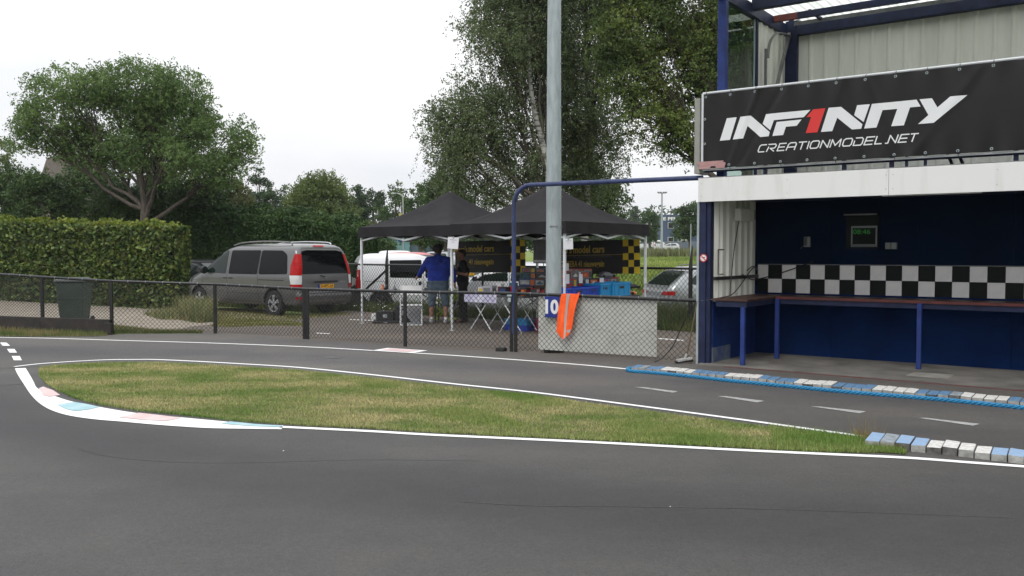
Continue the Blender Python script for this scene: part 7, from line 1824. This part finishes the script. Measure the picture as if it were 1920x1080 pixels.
# things on the ground at the left
M_case = mat('black_case_fabric', (0.012, 0.012, 0.014), rough=0.7, var=0.2)
def case(label, px, py, w, d, h, rz, m=M_case, red=False):
    p = G(px, py); t = thing('equipment_case', label, 'case', (p.x, p.y + d / 2, 0), rz, 'black cases on the ground left of the man in blue'); b = MB(); b.box(-w / 2, w / 2, -d / 2, d / 2, 0.01, h); b.build('shell', m, t, bevel=.015)
    b = MB(); b.box(-.05, .05, -d / 2 - .01, -d / 2 - .001, h * .45, h * .75); b.build('latch', M_galv, t); b = MB(); b.tube([(-w * .2, 0, h), (-w * .15, 0, h + .05), (w * .15, 0, h + .05), (w * .2, 0, h)], .01, 6); b.build('handle', M_trim, t)
    if red: b = MB(); b.box(w / 2 - .06, w / 2 - .02, -d / 2 - .006, -d / 2 - .001, h * .5, h); b.build('red_trim', pm('red'), t)
    return t
case('flat black tray case lying on the ground at the far left under the tables', 722, 607, 0.62, 0.35, 0.05, 0.05)
case('black flight case with a metal latch, standing on the flat tray', 722, 605, 0.42, 0.3, 0.26, 0.0)
case('tall soft black bag with a red strap right of the flight case', 755, 606, 0.36, 0.3, 0.40, 0.1, red=True)
p = G(701, 604); b = MB(); b.box(-.06, .06, -.05, .05, .05, .2); c_ = b.build('canister', M_wp, loc=(p.x, p.y, 0), bevel=.015); tag(c_, 'small white canister at the left end of the flat tray', 'canister')
p = G(775, 606); b = MB(); b.add([(-.15, -.1, .0), (.15, -.1, 0), (.15, .1, 0), (-.15, .1, 0), (-.2, -.13, .42), (.2, -.13, .42), (.2, .13, .42), (-.2, .13, .42)], [(3, 2, 1, 0), (0, 1, 5, 4), (1, 2, 6, 5), (2, 3, 7, 6), (3, 0, 4, 7), (4, 5, 6, 7)]); c_ = b.build('waste_bag', mat('translucent_white_bag', (0.42, 0.43, 0.45), rough=0.5, var=0.15), loc=(p.x, p.y + .12, 0), bevel=.03); tag(c_, 'pale grey waste bag standing behind the white folding chair', 'bag')
# white folding chair
p = G(771, 609); chx = thing('folding_chair', 'white tubular folding chair with a white seat left of the man in blue', 'chair', (p.x, p.y, 0), R(6))
for sx in (-1, 1):
    x = sx * .24; b = MB(); b.tube(smooth_line([(x, -.25, .02), (x, -.2, .05), (x, .05, .45), (x, .22, .86), (x, .24, .9)], 3), .013, 8); b.build('frame_tube', M_steelw, chx); b = MB(); b.tube([(x * .92, .3, .01), (x * .92, -.02, .44)], .013, 8); b.build('leg', M_steelw, chx)
b = MB(); b.tube([(-.24, -.25, .015), (.24, -.25, .015)], .013, 8); b.tube([(-.22, .3, .012), (.22, .3, .012)], .013, 8); b.tube([(-.24, 0.0, .38), (.24, 0.0, .38)], .011, 8); b.build('cross_tube', M_steelw, chx)
b = MB(); b.box(-.225, .225, -.08, .3, .43, .455); b.build('seat', M_wp, chx, bevel=.01); b = MB(); b.bar((0, .17, .66), (0, .24, .88), .46, .02, up=(0, 1, 0)); b.build('backrest', M_wp, chx, bevel=.006)
# lime green trestle
M_lime = mat('lime_green_paint', (0.36, 0.50, 0.02), rough=0.5); p = G(812, 607); tg = thing('folding_stool', 'lime green trestle with crossed legs behind the man in blue', 'stool', (p.x + .14, p.y + .42, 0), R(-12))
for y in (0.0, 0.42):
    b = MB(); b.bar((-.26, y, 0), (.22, y, .48), .035, .035); b.build('leg', M_lime, tg); b = MB(); b.bar((.26, y + .04, 0), (-.22, y + .04, .48), .035, .035); b.build('leg', M_lime, tg)
b = MB(); b.box(-.3, .3, -.05, .52, .485, .52); b.build('top', M_lime, tg, bevel=.006)
b = MB(); b.box(-.06, .18, .05, .4, .525, .74); o_ = b.build('lime_bag', M_lime, loc=(p.x + .30, p.y + .6, 0), rz=R(-12), bevel=.03); tag(o_, 'lime green bag on the trestle, seen between the legs of the man in blue', 'bag')
# barrow wheel shape leaning by the man
p = G(840, 612); wl_ = MB(); wl_.lathe([(.20, -.012), (.22, 0), (.20, .012), (.19, 0)], 24, 'x'); o_ = wl_.build('hoop', M_steelw, loc=(p.x + .02, p.y + .6, .36)); o_.scale = (1, .5, 1.6); tag(o_, 'thin pale oval hoop standing right behind the man in blue', 'hoop')

# ------------------------------------------------------------------ people
def capsule(mb, p, q, r0, r1, fy=1.0, n=14):
    p, q = Vector(p), Vector(q); d = (q - p); L_ = d.length; d = d.normalized() if L_ > 1e-5 else Vector((0, 0, 1)); a = d.orthogonal().normalized(); c = d.cross(a); k = len(mb.v); rings = []
    yc = lambda z: 0
    for t in range(-4, 1): ang = t / 4 * math.pi / 2; rings.append((p + d * (math.sin(ang) * r0), math.cos(ang) * r0, p))
    for t in range(0, 5): ang = t / 4 * math.pi / 2; rings.append((q + d * (math.sin(ang) * r1), math.cos(ang) * r1, q))
    for (o, r, ax) in rings:
        for j in range(n):
            th = 2 * math.pi * j / n; v = o + (a * math.cos(th) + c * math.sin(th)) * max(r, 1e-4); v.y = o.y + (v.y - o.y) * fy; mb.v.append(tuple(v))
    m = len(rings)
    for i in range(m - 1):
        for j in range(n): mb.f.append((k + i * n + j, k + i * n + (j + 1) % n, k + (i + 1) * n + (j + 1) % n, k + (i + 1) * n + j))
    mb.f.append(tuple(k + j for j in range(n - 1, -1, -1))); mb.f.append(tuple(k + (m - 1) * n + j for j in range(n)))
def blob(name, caps, voxel, m, parent, sm=3):
    b = MB()
    for c in caps: capsule(b, *c)
    o = b.build(name, None, None); rm = o.modifiers.new('r', 'REMESH'); rm.mode = 'VOXEL'; rm.voxel_size = voxel; s_ = o.modifiers.new('s', 'SMOOTH'); s_.iterations = sm; s_.factor = 0.5
    dg = bpy.context.evaluated_depsgraph_get(); me = bpy.data.meshes.new_from_object(o.evaluated_get(dg)); bpy.data.objects.remove(o); me.polygons.foreach_set('use_smooth', [True] * len(me.polygons))
    return link(name, me, m, parent)
M_skin = mat('skin', (0.36, 0.19, 0.13), rough=0.55, var=0.08, scale=20); M_skin2 = mat('tanned_skin', (0.28, 0.14, 0.09), rough=0.55); M_hair = mat('dark_brown_hair', (0.02, 0.014, 0.01), rough=0.7, var=0.3, scale=60); M_eye = mat('eye_dark', (0.01, 0.01, 0.01), rough=0.2)
M_sweat = mat('royal_blue_sweater', (0.012, 0.035, 0.30), rough=0.85, var=0.25, scale=6, bump=0.5, bscale=14); M_denim = mat('blue_denim', (0.055, 0.085, 0.12), rough=0.9, col2=(0.12, 0.165, 0.21), scale=9, bump=0.4, bscale=20); M_shoe = mat('white_grey_trainer', (0.5, 0.5, 0.5), rough=0.6, col2=(0.25, 0.25, 0.27), scale=40); M_sock = mat('white_sock', (0.7, 0.7, 0.7), rough=0.9)
M_tee = mat('black_tshirt', (0.010, 0.010, 0.013), rough=0.9, bump=0.4, bscale=12); M_trou = mat('black_trousers', (0.010, 0.010, 0.012), rough=0.85)
def hand(w, d, side, curl=0.5, s=1.0):
    """palm and five fingers from the wrist w towards d (unit); side = direction of the thumb"""
    w, d, sd = Vector(w), Vector(d).normalized(), Vector(side).normalized(); nrm = d.cross(sd).normalized(); caps = [(w, w + d * .045 * s, .024 * s, .034 * s), (w + d * .03 * s - sd * .015 * s, w + d * .08 * s - sd * .022 * s, .018 * s, .016 * s), (w + d * .03 * s + sd * .015 * s, w + d * .08 * s + sd * .022 * s, .018 * s, .016 * s)]
    for i, (o, L_) in enumerate(((.030, .070), (.010, .078), (-.010, .072), (-.029, .056))):
        a = w + d * .085 * s + sd * o * s; b_ = a + (d * (1 - .4 * curl) + nrm * curl * .6) * L_ * .5 * s; c = b_ + (d * (1 - curl) + nrm * curl) * L_ * .5 * s; caps += [(a, b_, .0095 * s, .009 * s), (b_, c, .009 * s, .0075 * s)]
    a = w + d * .03 * s + sd * .03 * s; b_ = a + (d * .6 + sd * .7).normalized() * .04 * s; caps += [(a, b_, .012 * s, .0105 * s), (b_, b_ + (d * .9 + sd * .15 + nrm * .2).normalized() * .03 * s, .0105 * s, .009 * s)]
    return caps
def head_caps(c, f, up=(0, 0, 1), s=1.0):
    """skull, jaw, nose, ears; c centre of skull, f facing direction"""
    c, f, up = Vector(c), Vector(f).normalized(), Vector(up); sd = f.cross(up).normalized()
    return [(c - f * .025 * s, c + f * .02 * s, .092 * s, .082 * s), (c + f * .03 * s - up * .03 * s, c + f * .045 * s - up * .085 * s, .062 * s, .040 * s), (c - up * .09 * s - f * .02 * s, c - up * .17 * s - f * .03 * s, .058 * s, .062 * s),
            (c + f * .092 * s + up * .012 * s, c + f * .112 * s - up * .022 * s, .009 * s, .014 * s), (c + sd * .088 * s - up * .01 * s, c + sd * .092 * s - up * .035 * s - f * .01 * s, .016 * s, .010 * s), (c - sd * .088 * s - up * .01 * s, c - sd * .092 * s - up * .035 * s - f * .01 * s, .016 * s, .010 * s),
            (c + f * .088 * s - up * .052 * s + sd * .015 * s, c + f * .088 * s - up * .052 * s - sd * .015 * s, .010 * s, .010 * s), (c + f * .072 * s + up * .03 * s + sd * .03 * s, c + f * .072 * s + up * .03 * s - sd * .03 * s, .016 * s, .016 * s)]
def face_bits(c, f, t, s=1.0):
    c, f = Vector(c), Vector(f).normalized(); up = Vector((0, 0, 1)); sd = f.cross(up).normalized()
    for k in (-1, 1): b = MB(); capsule(b, c + f * .087 * s + sd * k * .031 * s + up * .004 * s, c + f * .0875 * s + sd * k * .034 * s + up * .004 * s, .008 * s, .008 * s, n=8); b.build('eye', M_eye, t)
    b = MB(); capsule(b, c + f * .096 * s - up * .052 * s - sd * .02 * s, c + f * .096 * s - up * .052 * s + sd * .02 * s, .004 * s, .004 * s, n=6); b.build('mouth', mat('lips', (0.3, 0.09, 0.07), rough=0.5), t)

# man in blue: seen from behind, left arm reaching out over the table
p1 = G(822, 606.5); m1 = thing('person', 'man in a royal blue sweater and denim shorts seen from behind, reaching left', 'person', (p1.x, p1.y, 0), 0)
hc = (-.02, .10, 1.70); ff = (-.75, .65, -.12); fL, fR = (-.17, .05, 0), (.17, -.02, 0)
Lw, Rw = (-.50, .34, 1.08), (.37, .12, .93)
body = head_caps(hc, ff) + [((-.02, .06, 1.58), (0, .02, 1.48), .062, .08), ((0, .0, 1.35), (0, .0, 1.05), .12, .12, .8), ((-.1, 0, .93), (.1, 0, .93), .13, .13), ((-.11, .0, .88), (-.15, .03, .50), .09, .062), ((.11, .0, .88), (.16, -.01, .50), .09, .062),
    ((-.15, .03, .50), (-.165, .045, .30), .060, .057), ((-.165, .045, .34), (-.17, .05, .09), .058, .037), ((.16, -.01, .50), (.168, -.015, .30), .060, .057), ((.168, -.015, .34), (.17, -.02, .09), .058, .037), ((-.17, .05, .07), (-.18, .16, .035), .038, .03), ((.17, -.02, .07), (.19, .09, .035), .038, .03),
    ((-.24, .02, 1.44), (-.37, .12, 1.24), .055, .045), ((-.37, .12, 1.24), Lw, .042, .028), ((.25, .02, 1.42), (.34, -.02, 1.17), .055, .045), ((.34, -.02, 1.17), Rw, .042, .028)] + hand(Lw, (-.35, .5, -.35), (.5, .5, .3), .4) + hand(Rw, (.05, .15, -1), (-.4, .6, 0), .5)
blob('body', body, .011, M_skin, m1, 3); face_bits(hc, ff, m1)
blob('hair', [((-.035 - .0, .07, 1.725), (.01, .075, 1.74), .098, .098), ((.0, .045, 1.70), (.015, .04, 1.66), .085, .07)], .012, M_hair, m1)
blob('sweater', [((0, .0, 1.50), (0, -.01, 1.44), .10, .14), ((-.15, .01, 1.45), (.15, .01, 1.45), .105, .105), ((-.11, -.0, 1.32), (.11, -.0, 1.32), .155, .155, .9), ((-.10, -.0, 1.12), (.10, -.0, 1.12), .165, .165, .95), ((-.09, 0, 1.02), (.09, 0, 1.02), .155, .155, .95), ((-.02, .05, 1.55), (0, .03, 1.52), .075, .085),
    ((-.22, .01, 1.45), (-.37, .12, 1.25), .092, .074), ((-.37, .12, 1.25), (-.48, .31, 1.10), .072, .05), ((.22, .01, 1.45), (.345, -.02, 1.18), .092, .076), ((.345, -.02, 1.18), (.365, .09, .98), .074, .052)], .016, M_sweat, m1, 4)
blob('shorts', [((-.09, 0, .96), (.09, 0, .96), .158, .158, .92), ((-.10, 0, .86), (.10, 0, .86), .15, .15, .95), ((-.115, .0, .84), (-.155, .03, .46), .118, .092), ((.115, .0, .84), (.165, -.01, .46), .118, .092)], .016, M_denim, m1, 4)
for (f_, d_) in (((-.17, .05), (-.1, 1)), ((.17, -.02), (.15, 1))):
    v = Vector((d_[0], d_[1], 0)).normalized(); a = Vector((f_[0], f_[1], 0)); blob('shoe', [(a - v * .05 + Vector((0, 0, .045)), a + v * .17 + Vector((0, 0, .035)), .046, .038), (a + Vector((0, 0, .07)), a + Vector((0, 0, .095)), .045, .045)], .009, M_shoe, m1); b = MB(); b.tube([a + Vector((0, 0, .1)), a + Vector((0, 0, .15))], .045, 12); b.build('sock', M_sock, m1, smooth=60)
# man in black behind the table, facing left
p2 = at_depth(868, 500, 20.6); m2 = thing('person', 'man in black t-shirt and black trousers under the tents, arms reaching left', 'person', (p2.x, p2.y, 0), 0)
hc = (-.06, -.03, 1.60); ff = (-.8, -.5, -.25); Lw, Rw = (-.40, -.22, 1.22), (-.33, -.02, 1.16)
body = head_caps(hc, ff) + [((-.03, 0, 1.48), (0, 0, 1.40), .06, .08), ((0, .0, 1.3), (0, 0, 1.0), .14, .14), ((0, -.09, .92), (0, .09, .92), .12, .12), ((0, -.1, .86), (-.02, -.12, .48), .088, .06), ((0, .1, .86), (.02, .12, .48), .088, .06), ((-.02, -.12, .48), (0, -.13, .08), .055, .04), ((.02, .12, .48), (.04, .13, .08), .055, .04), ((0, -.13, .06), (-.13, -.15, .035), .038, .03), ((.04, .13, .06), (-.09, .12, .035), .038, .03),
    ((.0, -.22, 1.36), (.10, -.27, 1.12), .052, .043), ((.10, -.27, 1.12), Lw, .042, .028), ((.0, .22, 1.36), (.04, .24, 1.1), .052, .043), ((.04, .24, 1.1), Rw, .042, .028)] + hand(Lw, (-1, .1, .0), (0, .3, 1), .5) + hand(Rw, (-1, -.2, .1), (0, -.3, 1), .5)
blob('body', body, .012, M_skin2, m2); face_bits(hc, ff, m2); blob('hair', [((-.045, -.02, 1.62), (.0, .0, 1.62), .092, .09)], .013, M_hair, m2)
blob('tshirt', [((0, -.14, 1.36), (0, .14, 1.36), .10, .10), ((0, -.08, 1.2), (0, .08, 1.2), .155, .155), ((-.01, -.07, 1.0), (-.01, .07, 1.0), .15, .15), ((.0, -.2, 1.37), (.07, -.25, 1.2), .08, .07), ((.0, .2, 1.37), (.03, .23, 1.18), .08, .07)], .016, M_tee, m2)
blob('trousers', [((0, -.08, .92), (0, .08, .92), .14, .14), ((0, -.1, .84), (-.02, -.12, .46), .105, .08), ((-.02, -.12, .46), (0, -.13, .1), .078, .065), ((0, .1, .84), (.02, .12, .46), .105, .08), ((.02, .12, .46), (.04, .13, .1), .078, .065)], .016, M_trou, m2)
for a in ((0, -.13), (.04, .13)): blob('shoe', [((a[0] + .04, a[1], .045), (a[0] - .16, a[1], .036), .045, .037)], .01, M_trou, m2)
